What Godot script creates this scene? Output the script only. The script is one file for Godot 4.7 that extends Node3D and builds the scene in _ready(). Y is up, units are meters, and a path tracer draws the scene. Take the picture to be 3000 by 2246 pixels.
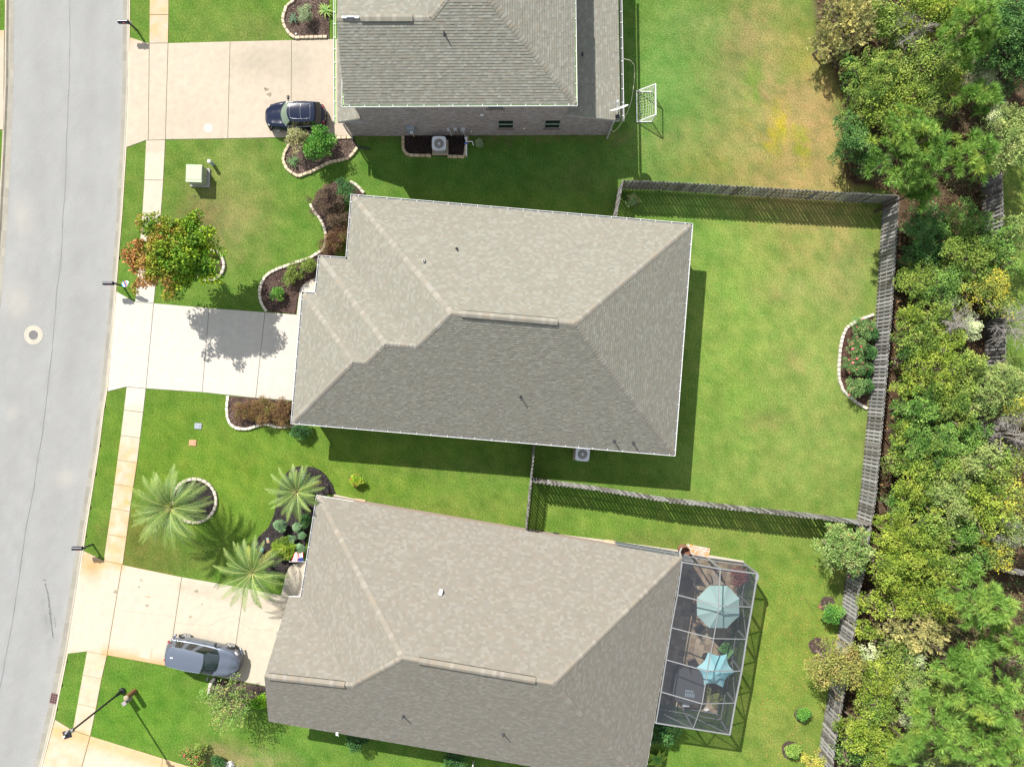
extends Node3D
# Neighbourhood from above: one metre per unit, x to the east of the picture, z to the south of it.
const S := 0.0213            # metres of ground per unit of the survey plan
const HC := 44.375           # flying height the plan was drawn from
const PX := 1500.0
const PZ := 1123.0
const SUN_EL := 43.5
const SUN_DX := 0.535
const SUN_DZ := 0.845

var rng := RandomNumberGenerator.new()
var nz := FastNoiseLite.new()
var nz2 := FastNoiseLite.new()
var M := {}
var used := {}

class MB:
	var v := PackedVector3Array()
	var n := PackedVector3Array()
	var c := PackedColorArray()
	func tri(a: Vector3, b: Vector3, d: Vector3, hint: Vector3, col := Color.WHITE) -> void:
		var nn := (b - a).cross(d - a)
		if nn.length_squared() < 1e-16:
			return
		nn = nn.normalized()
		if nn.dot(hint) < 0.0:
			nn = -nn
			v.append(a); v.append(b); v.append(d)
		else:
			v.append(a); v.append(d); v.append(b)
		n.append(nn); n.append(nn); n.append(nn)
		c.append(col); c.append(col); c.append(col)
	func quad(a: Vector3, b: Vector3, d: Vector3, e: Vector3, hint: Vector3, col := Color.WHITE) -> void:
		tri(a, b, d, hint, col)
		tri(a, d, e, hint, col)
	func tric(a: Vector3, b: Vector3, d: Vector3, hint: Vector3, ca: Color, cb: Color, cd: Color) -> void:
		var nn := (b - a).cross(d - a)
		if nn.length_squared() < 1e-16:
			return
		nn = nn.normalized()
		if nn.dot(hint) < 0.0:
			nn = -nn
			v.append(a); v.append(b); v.append(d)
			c.append(ca); c.append(cb); c.append(cd)
		else:
			v.append(a); v.append(d); v.append(b)
			c.append(ca); c.append(cd); c.append(cb)
		n.append(nn); n.append(nn); n.append(nn)
	func tris(a: Vector3, b: Vector3, d: Vector3, na: Vector3, nb: Vector3, nd: Vector3, col := Color.WHITE) -> void:
		var nn := (b - a).cross(d - a)
		if nn.length_squared() < 1e-16:
			return
		if nn.dot(na + nb + nd) < 0.0:
			v.append(a); v.append(b); v.append(d)
			n.append(na); n.append(nb); n.append(nd)
		else:
			v.append(a); v.append(d); v.append(b)
			n.append(na); n.append(nd); n.append(nb)
		c.append(col); c.append(col); c.append(col)
	func quads(a: Vector3, b: Vector3, d: Vector3, e: Vector3, na: Vector3, nb: Vector3, nd: Vector3, ne: Vector3, col := Color.WHITE) -> void:
		tris(a, b, d, na, nb, nd, col)
		tris(a, d, e, na, nd, ne, col)
	# box given by centre, half axes (three vectors)
	func box(p: Vector3, x: Vector3, y: Vector3, z: Vector3, col := Color.WHITE) -> void:
		for s in [-1.0, 1.0]:
			quad(p + x * s - y - z, p + x * s + y - z, p + x * s + y + z, p + x * s - y + z, x * s, col)
			quad(p + y * s - x - z, p + y * s + x - z, p + y * s + x + z, p + y * s - x + z, y * s, col)
			quad(p + z * s - x - y, p + z * s + x - y, p + z * s + x + y, p + z * s - x + y, z * s, col)
	# box with chamfered edges, half sizes h, chamfer b
	func bevel(p: Vector3, x: Vector3, y: Vector3, z: Vector3, h: Vector3, b: float, col := Color.WHITE) -> void:
		var i := Vector3(h.x - b, h.y - b, h.z - b)
		for s in [-1.0, 1.0]:
			quad(p + x * h.x * s - y * i.y - z * i.z, p + x * h.x * s + y * i.y - z * i.z, p + x * h.x * s + y * i.y + z * i.z, p + x * h.x * s - y * i.y + z * i.z, x * s, col)
			quad(p + y * h.y * s - x * i.x - z * i.z, p + y * h.y * s + x * i.x - z * i.z, p + y * h.y * s + x * i.x + z * i.z, p + y * h.y * s - x * i.x + z * i.z, y * s, col)
			quad(p + z * h.z * s - x * i.x - y * i.y, p + z * h.z * s + x * i.x - y * i.y, p + z * h.z * s + x * i.x + y * i.y, p + z * h.z * s - x * i.x + y * i.y, z * s, col)
			for t in [-1.0, 1.0]:
				quad(p + x * h.x * s + y * i.y * t - z * i.z, p + x * i.x * s + y * h.y * t - z * i.z, p + x * i.x * s + y * h.y * t + z * i.z, p + x * h.x * s + y * i.y * t + z * i.z, x * s + y * t, col)
				quad(p + x * h.x * s + z * i.z * t - y * i.y, p + x * i.x * s + z * h.z * t - y * i.y, p + x * i.x * s + z * h.z * t + y * i.y, p + x * h.x * s + z * i.z * t + y * i.y, x * s + z * t, col)
				quad(p + y * h.y * s + z * i.z * t - x * i.x, p + y * i.y * s + z * h.z * t - x * i.x, p + y * i.y * s + z * h.z * t + x * i.x, p + y * h.y * s + z * i.z * t + x * i.x, y * s + z * t, col)
				for r in [-1.0, 1.0]:
					tri(p + x * h.x * s + y * i.y * t + z * i.z * r, p + x * i.x * s + y * h.y * t + z * i.z * r, p + x * i.x * s + y * i.y * t + z * h.z * r, x * s + y * t + z * r, col)
	# straight or tapered tube between two points
	func tube(a: Vector3, b: Vector3, ra: float, rb: float, k := 6, col := Color.WHITE, caps := true) -> void:
		var d := (b - a).normalized()
		var u := d.cross(Vector3.UP if absf(d.y) < 0.9 else Vector3.RIGHT).normalized()
		var w := d.cross(u)
		for i in k:
			var t0 := TAU * i / k
			var t1 := TAU * (i + 1) / k
			var e0 := u * cos(t0) + w * sin(t0)
			var e1 := u * cos(t1) + w * sin(t1)
			quads(a + e0 * ra, a + e1 * ra, b + e1 * rb, b + e0 * rb, e0, e1, e1, e0, col)
			if caps:
				tri(b, b + e0 * rb, b + e1 * rb, d, col)
				tri(a, a + e0 * ra, a + e1 * ra, -d, col)
	# surface of revolution about the y axis through o: pairs (radius, height)
	func lathe(o: Vector3, prof: Array, k := 12, col := Color.WHITE, sx := 1.0, sz := 1.0) -> void:
		for j in prof.size() - 1:
			var p: Vector2 = prof[j]
			var q: Vector2 = prof[j + 1]
			var m := Vector2(q.y - p.y, p.x - q.x).normalized()
			for i in k:
				var t0 := TAU * i / k
				var t1 := TAU * (i + 1) / k
				var e0 := Vector3(cos(t0) * sx, 0, sin(t0) * sz)
				var e1 := Vector3(cos(t1) * sx, 0, sin(t1) * sz)
				var n0 := (e0 * m.x + Vector3.UP * m.y).normalized()
				var n1 := (e1 * m.x + Vector3.UP * m.y).normalized()
				quads(o + e0 * p.x + Vector3.UP * p.y, o + e1 * p.x + Vector3.UP * p.y, o + e1 * q.x + Vector3.UP * q.y, o + e0 * q.x + Vector3.UP * q.y, n0, n1, n1, n0, col)
	func path(pts: Array, r: float, k := 6, col := Color.WHITE) -> void:
		for i in pts.size() - 1:
			tube(pts[i], pts[i + 1], r, r, k, col)
	func flat(poly: PackedVector2Array, y: float, up: float, col := Color.WHITE) -> void:
		var ids := Geometry2D.triangulate_polygon(poly)
		for i in range(0, ids.size(), 3):
			tri(Vector3(poly[ids[i]].x, y, poly[ids[i]].y), Vector3(poly[ids[i + 1]].x, y, poly[ids[i + 1]].y), Vector3(poly[ids[i + 2]].x, y, poly[ids[i + 2]].y), Vector3(0, up, 0), col)
	func rim(poly: PackedVector2Array, y0: float, y1: float, col := Color.WHITE) -> void:
		var cen := Vector2.ZERO
		for p in poly:
			cen += p / poly.size()
		for i in poly.size():
			var a := poly[i]
			var b := poly[(i + 1) % poly.size()]
			var o := (a + b) * 0.5 - cen
			quad(Vector3(a.x, y0, a.y), Vector3(b.x, y0, b.y), Vector3(b.x, y1, b.y), Vector3(a.x, y1, a.y), Vector3(o.x, 0, o.y), col)
	func mesh() -> ArrayMesh:
		var arr := []
		arr.resize(Mesh.ARRAY_MAX)
		arr[Mesh.ARRAY_VERTEX] = v
		arr[Mesh.ARRAY_NORMAL] = n
		arr[Mesh.ARRAY_COLOR] = c
		var am := ArrayMesh.new()
		if v.size() > 0:
			am.add_surface_from_arrays(Mesh.PRIMITIVE_TRIANGLES, arr)
		return am

func P(x: float, y: float, h := 0.0) -> Vector3:
	var f := 1.0 - h / HC
	return Vector3((x - PX) * S * f, h, (y - PZ) * S * f)

func Q(x: float, y: float) -> Vector2:
	return Vector2((x - PX) * S, (y - PZ) * S)

func plan(a: Array) -> PackedVector2Array:      # flat list of plan coordinates -> ground polygon
	var r := PackedVector2Array()
	for i in range(0, a.size(), 2):
		r.append(Q(a[i], a[i + 1]))
	return r

func R(a: float, b: float) -> float:
	return rng.randf_range(a, b)

func lin(r: float, g: float, b: float) -> Color:
	return Color(r, g, b)

func vary(c: Color, k: float) -> Color:
	var f := 1.0 + R(-k, k)
	return Color(c.r * f, c.g * f, c.b * f)

func mixc(a: Color, b: Color, t: float) -> Color:
	return Color(lerpf(a.r, b.r, t), lerpf(a.g, b.g, t), lerpf(a.b, b.b, t))

func numbered(parent: Node, called: String) -> String:
	var key := str(parent.get_instance_id()) + "/" + called
	var k: int = used.get(key, 0)
	used[key] = k + 1
	return called if k == 0 else "%s_%03d" % [called, k]

func thing(called: String, label: String, category: String, at := Vector3.ZERO, group := "", turn := 0.0) -> Node3D:
	var o := Node3D.new()
	o.name = numbered(self, called)
	o.position = at
	o.rotation.y = turn
	add_child(o, true)
	tag(o, label, category, group)
	return o

func tag(o: Node3D, label: String, category: String, group := "") -> void:
	o.set_meta("label", label)
	o.set_meta("category", category)
	if group != "":
		o.set_meta("group", group)

func kind(o: Node, k: String) -> void:
	o.set_meta("kind", k)

# adds one mesh under a parent; world = the mesh is given in world coordinates
func part(called: String, mesh: Mesh, mat: Material, parent: Node3D, at := Transform3D.IDENTITY, world := false) -> MeshInstance3D:
	var o := MeshInstance3D.new()
	o.mesh = mesh
	o.material_override = mat
	o.name = numbered(parent, called)
	if world:
		var g := Transform3D.IDENTITY
		var p: Node = parent
		while p != self:
			g = p.transform * g
			p = p.get_parent()
		o.transform = g.affine_inverse() * at
	else:
		o.transform = at
	parent.add_child(o, true)
	return o

func struct(called: String, mesh: Mesh, mat: Material, label := "") -> MeshInstance3D:
	var o := part(called, mesh, mat, self)
	kind(o, "structure")
	if label != "":
		o.set_meta("label", label)
	return o

func multi(called: String, mesh: Mesh, mat: Material, parent: Node3D, xf: Array, cols: Array) -> MultiMeshInstance3D:
	var mm := MultiMesh.new()
	mm.transform_format = MultiMesh.TRANSFORM_3D
	mm.use_colors = true
	mm.mesh = mesh
	mm.instance_count = xf.size()
	for i in xf.size():
		mm.set_instance_transform(i, xf[i])
		mm.set_instance_color(i, cols[i])
	var o := MultiMeshInstance3D.new()
	o.multimesh = mm
	o.material_override = mat
	o.name = numbered(parent, called)
	kind(o, "stuff")
	parent.add_child(o, true)
	return o

func mat(col: Color, rough := 0.85, metal := 0.0, spec := 0.5) -> StandardMaterial3D:
	var m := StandardMaterial3D.new()
	m.albedo_color = col.linear_to_srgb()
	m.roughness = rough
	m.metallic = metal
	m.metallic_specular = spec
	return m

func vmat(rough := 0.9, spec := 0.4) -> StandardMaterial3D:   # colour comes from the vertices
	var m := StandardMaterial3D.new()
	m.albedo_color = Color.WHITE
	m.vertex_color_use_as_albedo = true
	m.roughness = rough
	m.metallic_specular = spec
	return m

# grey grain tile: base brightness lo..1 from two layers of seamless noise
func grain(size: int, f1: float, f2: float, w1: float, lo: float, sd: int, speck := 0.0) -> ImageTexture:
	var a := FastNoiseLite.new()
	a.seed = sd
	a.frequency = f1
	a.fractal_octaves = 3
	var b := FastNoiseLite.new()
	b.seed = sd + 7
	b.frequency = f2
	b.fractal_octaves = 2
	var da := a.get_seamless_image(size, size).get_data()
	var db := b.get_seamless_image(size, size).get_data()
	var out := PackedByteArray()
	out.resize(size * size)
	var r := RandomNumberGenerator.new()
	r.seed = sd
	for i in size * size:
		var x := (w1 * da[i] + (1.0 - w1) * db[i]) / 255.0
		if speck > 0.0:
			x += r.randf_range(-speck, speck)
		out[i] = int(clampf(lo + (1.0 - lo) * x, 0.0, 1.0) * 255.0)
	var im := Image.create_from_data(size, size, false, Image.FORMAT_L8, out)
	im.convert(Image.FORMAT_RGB8)
	return ImageTexture.create_from_image(im)

func tri_tex(m: StandardMaterial3D, t: Texture2D, metres: float, bump := 0.0, world := true) -> StandardMaterial3D:
	m.albedo_texture = t
	m.uv1_triplanar = true
	m.uv1_world_triplanar = world
	m.uv1_scale = Vector3.ONE / metres
	if bump > 0.0:
		m.heightmap_enabled = true
		m.heightmap_texture = t
		m.heightmap_scale = bump
	return m

# a flat polygon cut along a grid, so that its vertex colours can vary; top at y, sides down to y - deep
func sheet(poly: PackedVector2Array, y: float, deep: float, cell: float, colour: Callable, bev := 0.0) -> ArrayMesh:
	var mb := MB.new()
	var lo := poly[0]
	var hi := poly[0]
	for p in poly:
		lo = lo.min(p)
		hi = hi.max(p)
	var top := poly
	if bev > 0.0:
		var off := Geometry2D.offset_polygon(poly, -bev, Geometry2D.JOIN_MITER)
		if off.size() == 1:
			top = off[0]
	var nx := int(ceil((hi.x - lo.x) / cell))
	var ny := int(ceil((hi.y - lo.y) / cell))
	for i in nx:
		for j in ny:
			var x0 := lo.x + i * cell
			var y0 := lo.y + j * cell
			var sq := PackedVector2Array([Vector2(x0, y0), Vector2(x0 + cell, y0), Vector2(x0 + cell, y0 + cell), Vector2(x0, y0 + cell)])
			var got: Array = []
			var inside := true
			for q in sq:
				if not Geometry2D.is_point_in_polygon(q, top):
					inside = false
					break
			if inside:
				got = [sq]
			else:
				got = Geometry2D.intersect_polygons(sq, top)
			for g in got:
				var gp: PackedVector2Array = g
				var cols := []
				for q in gp:
					cols.append(colour.call(q))
				var ids := Geometry2D.triangulate_polygon(gp)
				for k in range(0, ids.size(), 3):
					mb.tric(Vector3(gp[ids[k]].x, y, gp[ids[k]].y), Vector3(gp[ids[k + 1]].x, y, gp[ids[k + 1]].y), Vector3(gp[ids[k + 2]].x, y, gp[ids[k + 2]].y), Vector3.UP, cols[ids[k]], cols[ids[k + 1]], cols[ids[k + 2]])
	if bev > 0.0 and top.size() == poly.size():
		var k0 := 0
		var best := 1e9
		for i in top.size():
			if top[i].distance_to(poly[0]) < best:
				best = top[i].distance_to(poly[0])
				k0 = i
		var cw := 1 if Geometry2D.is_polygon_clockwise(top) == Geometry2D.is_polygon_clockwise(poly) else -1
		for i in poly.size():
			var a := poly[i]
			var b := poly[(i + 1) % poly.size()]
			var ta := top[posmod(k0 + cw * i, top.size())]
			var tb := top[posmod(k0 + cw * (i + 1), top.size())]
			var ca: Color = colour.call(ta)
			mb.quad(Vector3(ta.x, y, ta.y), Vector3(tb.x, y, tb.y), Vector3(b.x, y - bev, b.y), Vector3(a.x, y - bev, a.y), Vector3.UP, ca)
	if deep > 0.0:
		var cc: Color = colour.call(poly[0])
		mb.rim(poly, y - deep, y - bev, cc)
	return mb.mesh()

func along(pts: Array, x: float) -> float:      # piecewise linear: pts = [x, y, x, y ...], value of x at y
	for i in range(0, pts.size() - 2, 2):
		if x <= pts[i + 3]:
			return lerpf(pts[i], pts[i + 2], (x - pts[i + 1]) / (pts[i + 3] - pts[i + 1]))
	return pts[pts.size() - 2]
func _ready() -> void:
	rng.seed = 20240611
	# camera: straight down
	var cam := Camera3D.new()
	cam.name = "camera"
	cam.position = Vector3(0, HC, 0)
	cam.rotation_degrees = Vector3(-90, 0, 0)
	cam.fov = rad_to_deg(2.0 * atan(1123.0 * S / HC))
	cam.near = 0.5
	cam.far = 6000.0
	add_child(cam)
	cam.current = true
	# sky, air and exposure
	var env := Environment.new()
	env.background_mode = Environment.BG_SKY
	var sky := Sky.new()
	var sm := ProceduralSkyMaterial.new()
	sm.sky_top_color = Color(.40, .445, .50).linear_to_srgb()
	sm.sky_horizon_color = Color(.58, .61, .64).linear_to_srgb()
	sm.sky_curve = .16
	sm.ground_bottom_color = Color(.12, .13, .10).linear_to_srgb()
	sm.ground_horizon_color = Color(.35, .38, .38).linear_to_srgb()
	sm.sky_energy_multiplier = .92
	sky.sky_material = sm
	env.sky = sky
	env.tonemap_mode = Environment.TONE_MAPPER_LINEAR
	env.tonemap_exposure = 2.42
	env.sdfgi_enabled = true
	env.ssao_enabled = true
	env.ssil_enabled = true
	var we := WorldEnvironment.new()
	we.name = "world_environment"
	we.environment = env
	add_child(we)
	# sun
	var sun := DirectionalLight3D.new()
	sun.name = "sun"
	var el := deg_to_rad(SUN_EL)
	var dir := Vector3(SUN_DX, 0, SUN_DZ).normalized() * cos(el) + Vector3.DOWN * sin(el)
	sun.basis = Basis.looking_at(dir)
	sun.light_energy = 1.34
	sun.light_color = Color(1.0, .978, .945)
	sun.light_angular_distance = 0.53
	sun.shadow_enabled = true
	add_child(sun)
	# noise fields
	nz.seed = 5
	nz.frequency = .008
	nz.fractal_octaves = 3
	nz2.seed = 9
	nz2.frequency = .016
	nz2.fractal_octaves = 3
	make_materials()
	make_clumps()
	make_ground()
	make_roads()
	make_paving()
	make_middle_house()
	make_south_house()
	make_north_house()
	make_fences()
	make_woods()
	make_beds()
	make_garden_plants()
	make_patio()
	make_cars()
	make_objects()
	make_grass()
# ---------------------------------------------------------------- materials and assembly
func make_materials() -> void:
	var fine := grain(512, .06, .22, .45, .55, 11, .12)
	var turf := grain(1024, .055, .21, .45, .40, 21, .22)
	var blot := grain(512, .012, .06, .6, .80, 31, .04)
	var woodt := grain(256, .03, .3, .4, .70, 41, .10)
	M.turf = tri_tex(vmat(1.0, .1), turf, 7.3, 2.0)
	M.blade = vmat(.9, .2)
	M.blade.backlight_enabled = true
	M.blade.backlight = Color(.5, .5, .5)
	M.asphalt = tri_tex(vmat(.92, .3), grain(1024, .04, .35, .25, .80, 51, .13), 6.0, .25)
	M.conc = tri_tex(vmat(.88, .3), grain(512, .012, .28, .5, .90, 61, .035), 3.1, .08)
	M.shingle = tri_tex(vmat(.95, .15), grain(256, .1, .4, .4, .80, 71, .13), .9)
	M.brickv = tri_tex(vmat(.93, .2), fine, .7)
	M.brick = mat(Color(.27, .215, .19), .92, 0, .2)
	M.mortar = mat(Color(.30, .27, .25), .95, 0, .1)
	M.underlay = mat(Color(.12, .11, .10), .95, 0, .1)
	M.wood = tri_tex(vmat(.9, .2), woodt, .5, .1, false)
	M.soil = tri_tex(vmat(1.0, .1), fine, 1.2, 1.0)
	M.chip = vmat(.95, .15)
	M.tar = mat(Color(.13, .13, .135), .7, 0, .4)
	M.crack = mat(Color(.30, .25, .18), .95, 0, .1)
	M.leaf = vmat(.55, .35)
	M.leaf.backlight_enabled = true
	M.leaf.backlight = Color(.26, .30, .13)
	M.needle = vmat(.55, .35)
	M.needle.backlight_enabled = true
	M.needle.backlight = Color(.4, .45, .2)
	M.frond = vmat(.5, .4)
	M.frond.backlight_enabled = true
	M.frond.backlight = Color(.22, .26, .12)
	M.petal = vmat(.6, .3)
	M.petal.backlight_enabled = true
	M.petal.backlight = Color(.5, .4, .4)
	M.bark = vmat(.95, .15)
	M.bark_v = vmat(.95, .15)
	M.pine_bark = mat(Color(.065, .048, .038), .95, 0, .15)
	M.dead_wood = mat(Color(.27, .25, .23), .9, 0, .2)
	M.vplain = vmat(.7, .4)
	M.vsoft = vmat(.55, .5)
	M.iron = vmat(.6, .5)
	M.white_paint = mat(Color(.62, .62, .62), .5)
	M.ac_white = mat(Color(.50, .52, .55), .45)
	M.grey_paint = mat(Color(.33, .33, .32), .5)
	M.grey_frame = mat(Color(.22, .23, .23), .5)
	M.pale_green = mat(Color(.35, .48, .40), .4)
	M.grey_box = mat(Color(.36, .38, .41), .5)
	M.meter = mat(Color(.25, .29, .34), .45, .3)
	M.dial_glass = mat(Color(.6, .62, .62), .1)
	M.orange_pipe = mat(Color(.52, .24, .05), .6)
	M.cream = mat(Color(.62, .58, .42), .6)
	M.trough = mat(Color(.20, .205, .205), .8)
	M.green_trough = mat(Color(.24, .36, .15), .8)
	M.dark = mat(Color(.045, .045, .048), .7)
	M.black = mat(Color(.022, .022, .024), .5)
	M.lead = mat(Color(.09, .09, .10), .5, .2)
	M.window_glass = mat(Color(.010, .012, .012), .12, 0, .25)
	M.blue_grey = mat(Color(.26, .33, .38), .5)
	M.blue = mat(Color(.02, .08, .35), .4)
	M.red = mat(Color(.6, .05, .04), .4)
	M.trans_green = mat(Color(.26, .295, .205), .5)
	M.navy_gloss = mat(Color(.012, .014, .024), .25)
	M.lamp_black = mat(Color(.012, .013, .016), .35)
	M.lamp_glass = mat(Color(.55, .55, .52), .3)
	M.ped_brown = mat(Color(.15, .070, .032), .7)
	M.ped_cap = mat(Color(.25, .205, .145), .7)
	M.ped_grey = mat(Color(.24, .215, .21), .6)
	M.fan_metal = mat(Color(.10, .11, .12), .35, .6)
	M.rust = mat(Color(.16, .075, .045), .8)
	M.turquoise = mat(Color(.10, .38, .46), .4)
	M.cloth = vmat(.8, .2)
	M.cloth.backlight_enabled = true
	M.cloth.backlight = Color(.5, .5, .5)
	M.net = mat(Color(.60, .64, .54), .8)
	M.cage = mat(Color(.20, .205, .21), .5, .2)
	M.screen = mat(Color(.040, .046, .058), .8, 0, .3)
	M.screen.transparency = BaseMaterial3D.TRANSPARENCY_ALPHA
	M.screen.albedo_color.a = .41
	M.screen_solid = mat(Color(.10, .11, .12), .75, 0, .3)
	M.bronze = mat(Color(.045, .035, .03), .5, .3)
	M.wicker = mat(Color(.28, .24, .19), .8)
	M.brown_cushion = mat(Color(.16, .11, .09), .9)
	M.green_cushion = mat(Color(.12, .26, .10), .9)
	M.teal = mat(Color(.36, .52, .50), .85)
	M.teal2 = mat(Color(.33, .49, .47), .85)
	M.aqua = mat(Color(.26, .56, .62), .85)
	M.aqua2 = mat(Color(.34, .62, .66), .85)
	M.navy_paint = mat(Color(.005, .009, .026), .25, 0, .2)
	M.navy_paint.clearcoat_enabled = true
	M.navy_paint.clearcoat = .6
	M.navy_paint.clearcoat_roughness = .04
	M.silver_paint = mat(Color(.125, .145, .19), .34, .55)
	M.silver_paint.clearcoat_enabled = true
	M.silver_paint.clearcoat = .8
	M.silver_paint.clearcoat_roughness = .06
	M.car_glass = mat(Color(.010, .013, .013), .05, 0, .7)
	M.screen_glass = mat(Color(.018, .032, .036), .05, 0, .8)
	M.pale_screen = mat(Color(.115, .150, .112), .12, 0, .5)
	M.chrome = mat(Color(.6, .6, .62), .2, .9)
	M.rubber = mat(Color(.018, .018, .018), .85)
	M.rim = vmat(.3, .6)
	M.rim.metallic = .7
	M.arch = mat(Color(.012, .012, .012), .8)
	M.bumper = mat(Color(.012, .014, .02), .4)
	M.lamp_clear = mat(Color(.55, .58, .60), .12, .3)
	M.tail_red = mat(Color(.35, .02, .03), .2)

# ---------------------------------------------------------------- ground
var KERB := [380, -700, 380, 0, 378, 250, 370, 430, 358, 620, 348, 741, 333, 935, 314, 1142, 304, 1200, 290, 1312, 273, 1420, 254, 1540, 228, 1720, 200, 1905, 160, 2102, 122, 2246, 20, 2700, -60, 3100]
var ASPH := [358, -700, 358, 0, 356, 250, 349, 427, 336, 680, 317, 900, 294, 1142, 284, 1200, 269, 1312, 251, 1420, 230, 1540, 204, 1720, 176, 1890, 140, 2070, 99, 2246, -2, 2700, -82, 3100]
var BACK := [2634, 572, 2613, 918, 2593, 1165, 2567, 1450, 2553, 1538, 2535, 1666, 2519, 1732, 2507, 1829, 2494, 1906, 2476, 2013, 2466, 2080, 2450, 2166, 2440, 2246, 2400, 2560]
# soft patches of the lawns: x, y, rx, ry, r, g, b, weight
var PATCH := [
	[560, 520, 300, 210, .105, .150, .036, .7], [690, 590, 110, 190, .185, .180, .075, .7], [630, 640, 110, 90, .185, .150, .085, .7], [575, 640, 60, 60, .130, .085, .045, .5], [700, 560, 90, 160, .140, .170, .052, .4],
	[600, 50, 260, 120, .110, .165, .040, .6], [760, 90, 160, 50, .135, .140, .055, .5],
	[480, 1330, 330, 260, .105, .162, .024, .7], [700, 1420, 200, 200, .118, .190, .028, .5], [1000, 1400, 420, 120, .128, .188, .030, .7], [1350, 1500, 260, 60, .160, .180, .050, .5],
	[400, 1590, 110, 120, .130, .095, .036, .6], [520, 1640, 150, 60, .110, .120, .040, .5], [440, 1290, 110, 90, .085, .150, .024, .4],
	[420, 2080, 240, 160, .084, .175, .024, .75], [660, 2130, 160, 90, .110, .170, .040, .5], [720, 2225, 130, 34, .270, .200, .130, .75], [640, 2190, 60, 30, .230, .165, .100, .6], [880, 2190, 190, 70, .085, .165, .032, .6],
	[2200, 900, 480, 420, .165, .225, .060, .85], [2420, 1150, 220, 380, .190, .215, .075, .6], [2250, 1380, 380, 130, .185, .220, .070, .5], [2100, 720, 120, 80, .130, .205, .050, .5], [2330, 850, 120, 60, .190, .185, .085, .4], [2480, 780, 90, 160, .210, .190, .095, .5], [2340, 1060, 45, 40, .230, .190, .090, .45], [2160, 1160, 50, 180, .135, .205, .045, .5], [2240, 1230, 90, 24, .200, .150, .080, .35],
	[1950, 300, 170, 420, .110, .190, .060, .8], [2360, 400, 200, 330, .300, .205, .105, 1.0], [2200, 440, 330, 80, .235, .195, .085, .75], [2250, 520, 260, 50, .260, .190, .095, .6], [2200, 120, 110, 200, .215, .175, .085, .7], [2290, 250, 130, 160, .250, .190, .10, .6], [2180, 110, 40, 40, .210, .160, .090, .6], [2140, 250, 110, 150, .160, .170, .075, .5],
	[2210, 250, 26, 90, .120, .200, .040, .8], [2290, 365, 26, 60, .330, .270, .018, .75], [2308, 388, 40, 20, .33, .27, .02, .6], [2350, 430, 18, 60, .200, .225, .030, .8], [2262, 425, 15, 50, .310, .250, .025, .7], [2360, 448, 10, 30, .32, .25, .03, .6], [2355, 80, 40, 24, .28, .23, .05, .5], [2366, 180, 30, 40, .26, .24, .05, .55], [2330, 170, 60, 70, .180, .190, .050, .6], [2370, 60, 60, 60, .120, .170, .050, .6], [2300, 210, 30, 50, .130, .185, .045, .6], [2060, 490, 100, 30, .210, .200, .050, .5], [2175, 355, 20, 16, .30, .22, .06, .5], [2050, 60, 120, 60, .150, .180, .075, .5],
	[2300, 1900, 260, 360, .165, .205, .048, .85], [2150, 1560, 300, 60, .170, .195, .058, .6], [1800, 1530, 320, 40, .130, .200, .040, .6], [1950, 1590, 200, 26, .180, .185, .060, .6], [2280, 2150, 160, 120, .180, .190, .060, .5], [2480, 1700, 40, 100, .200, .180, .075, .4],
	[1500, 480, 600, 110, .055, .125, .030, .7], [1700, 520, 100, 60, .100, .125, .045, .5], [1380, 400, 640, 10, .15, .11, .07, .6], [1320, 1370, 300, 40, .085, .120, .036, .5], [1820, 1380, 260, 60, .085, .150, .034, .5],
	[320, 560, 40, 260, .085, .150, .028, .6], [235, 1500, 40, 260, .075, .140, .026, .7], [2970, 900, 60, 300, .13, .17, .05, .8], [2970, 600, 40, 130, .17, .18, .06, .8]]

func woods(px: float, py: float) -> float:      # 1 = under the trees behind the gardens
	var edge := 0.0
	if py < 572.0:
		edge = along([2370, -700, 2385, 0, 2400, 130, 2470, 260, 2470, 420, 2475, 530, 2640, 572], py)
	else:
		edge = along(BACK, py) * 0.957 + PX * 0.043 + 8.0
	var far := 2938.0 if py > 430.0 and py < 1180.0 else 4200.0
	return clampf((px - edge) / 26.0 + 0.5, 0.0, 1.0) * clampf((far - px) / 20.0 + 0.5, 0.0, 1.0)

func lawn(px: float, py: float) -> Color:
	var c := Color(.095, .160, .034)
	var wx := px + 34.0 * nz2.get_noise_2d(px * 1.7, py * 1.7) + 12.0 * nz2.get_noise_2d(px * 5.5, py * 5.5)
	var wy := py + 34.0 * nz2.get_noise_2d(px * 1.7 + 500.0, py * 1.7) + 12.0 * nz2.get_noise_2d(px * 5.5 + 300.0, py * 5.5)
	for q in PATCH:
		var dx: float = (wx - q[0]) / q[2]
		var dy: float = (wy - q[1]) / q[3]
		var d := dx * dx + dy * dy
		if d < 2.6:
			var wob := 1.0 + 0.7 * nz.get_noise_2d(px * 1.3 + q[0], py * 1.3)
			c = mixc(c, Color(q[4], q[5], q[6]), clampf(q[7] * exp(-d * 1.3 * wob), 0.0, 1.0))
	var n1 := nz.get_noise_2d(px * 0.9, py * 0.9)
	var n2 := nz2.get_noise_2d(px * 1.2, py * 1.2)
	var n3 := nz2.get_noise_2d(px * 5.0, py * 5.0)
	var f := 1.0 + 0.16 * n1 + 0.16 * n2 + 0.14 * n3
	return Color(1.72 * c.r * (f + 0.22 * n2), 1.80 * c.g * f, 1.46 * c.b * (f + 0.15 * n2))

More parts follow.
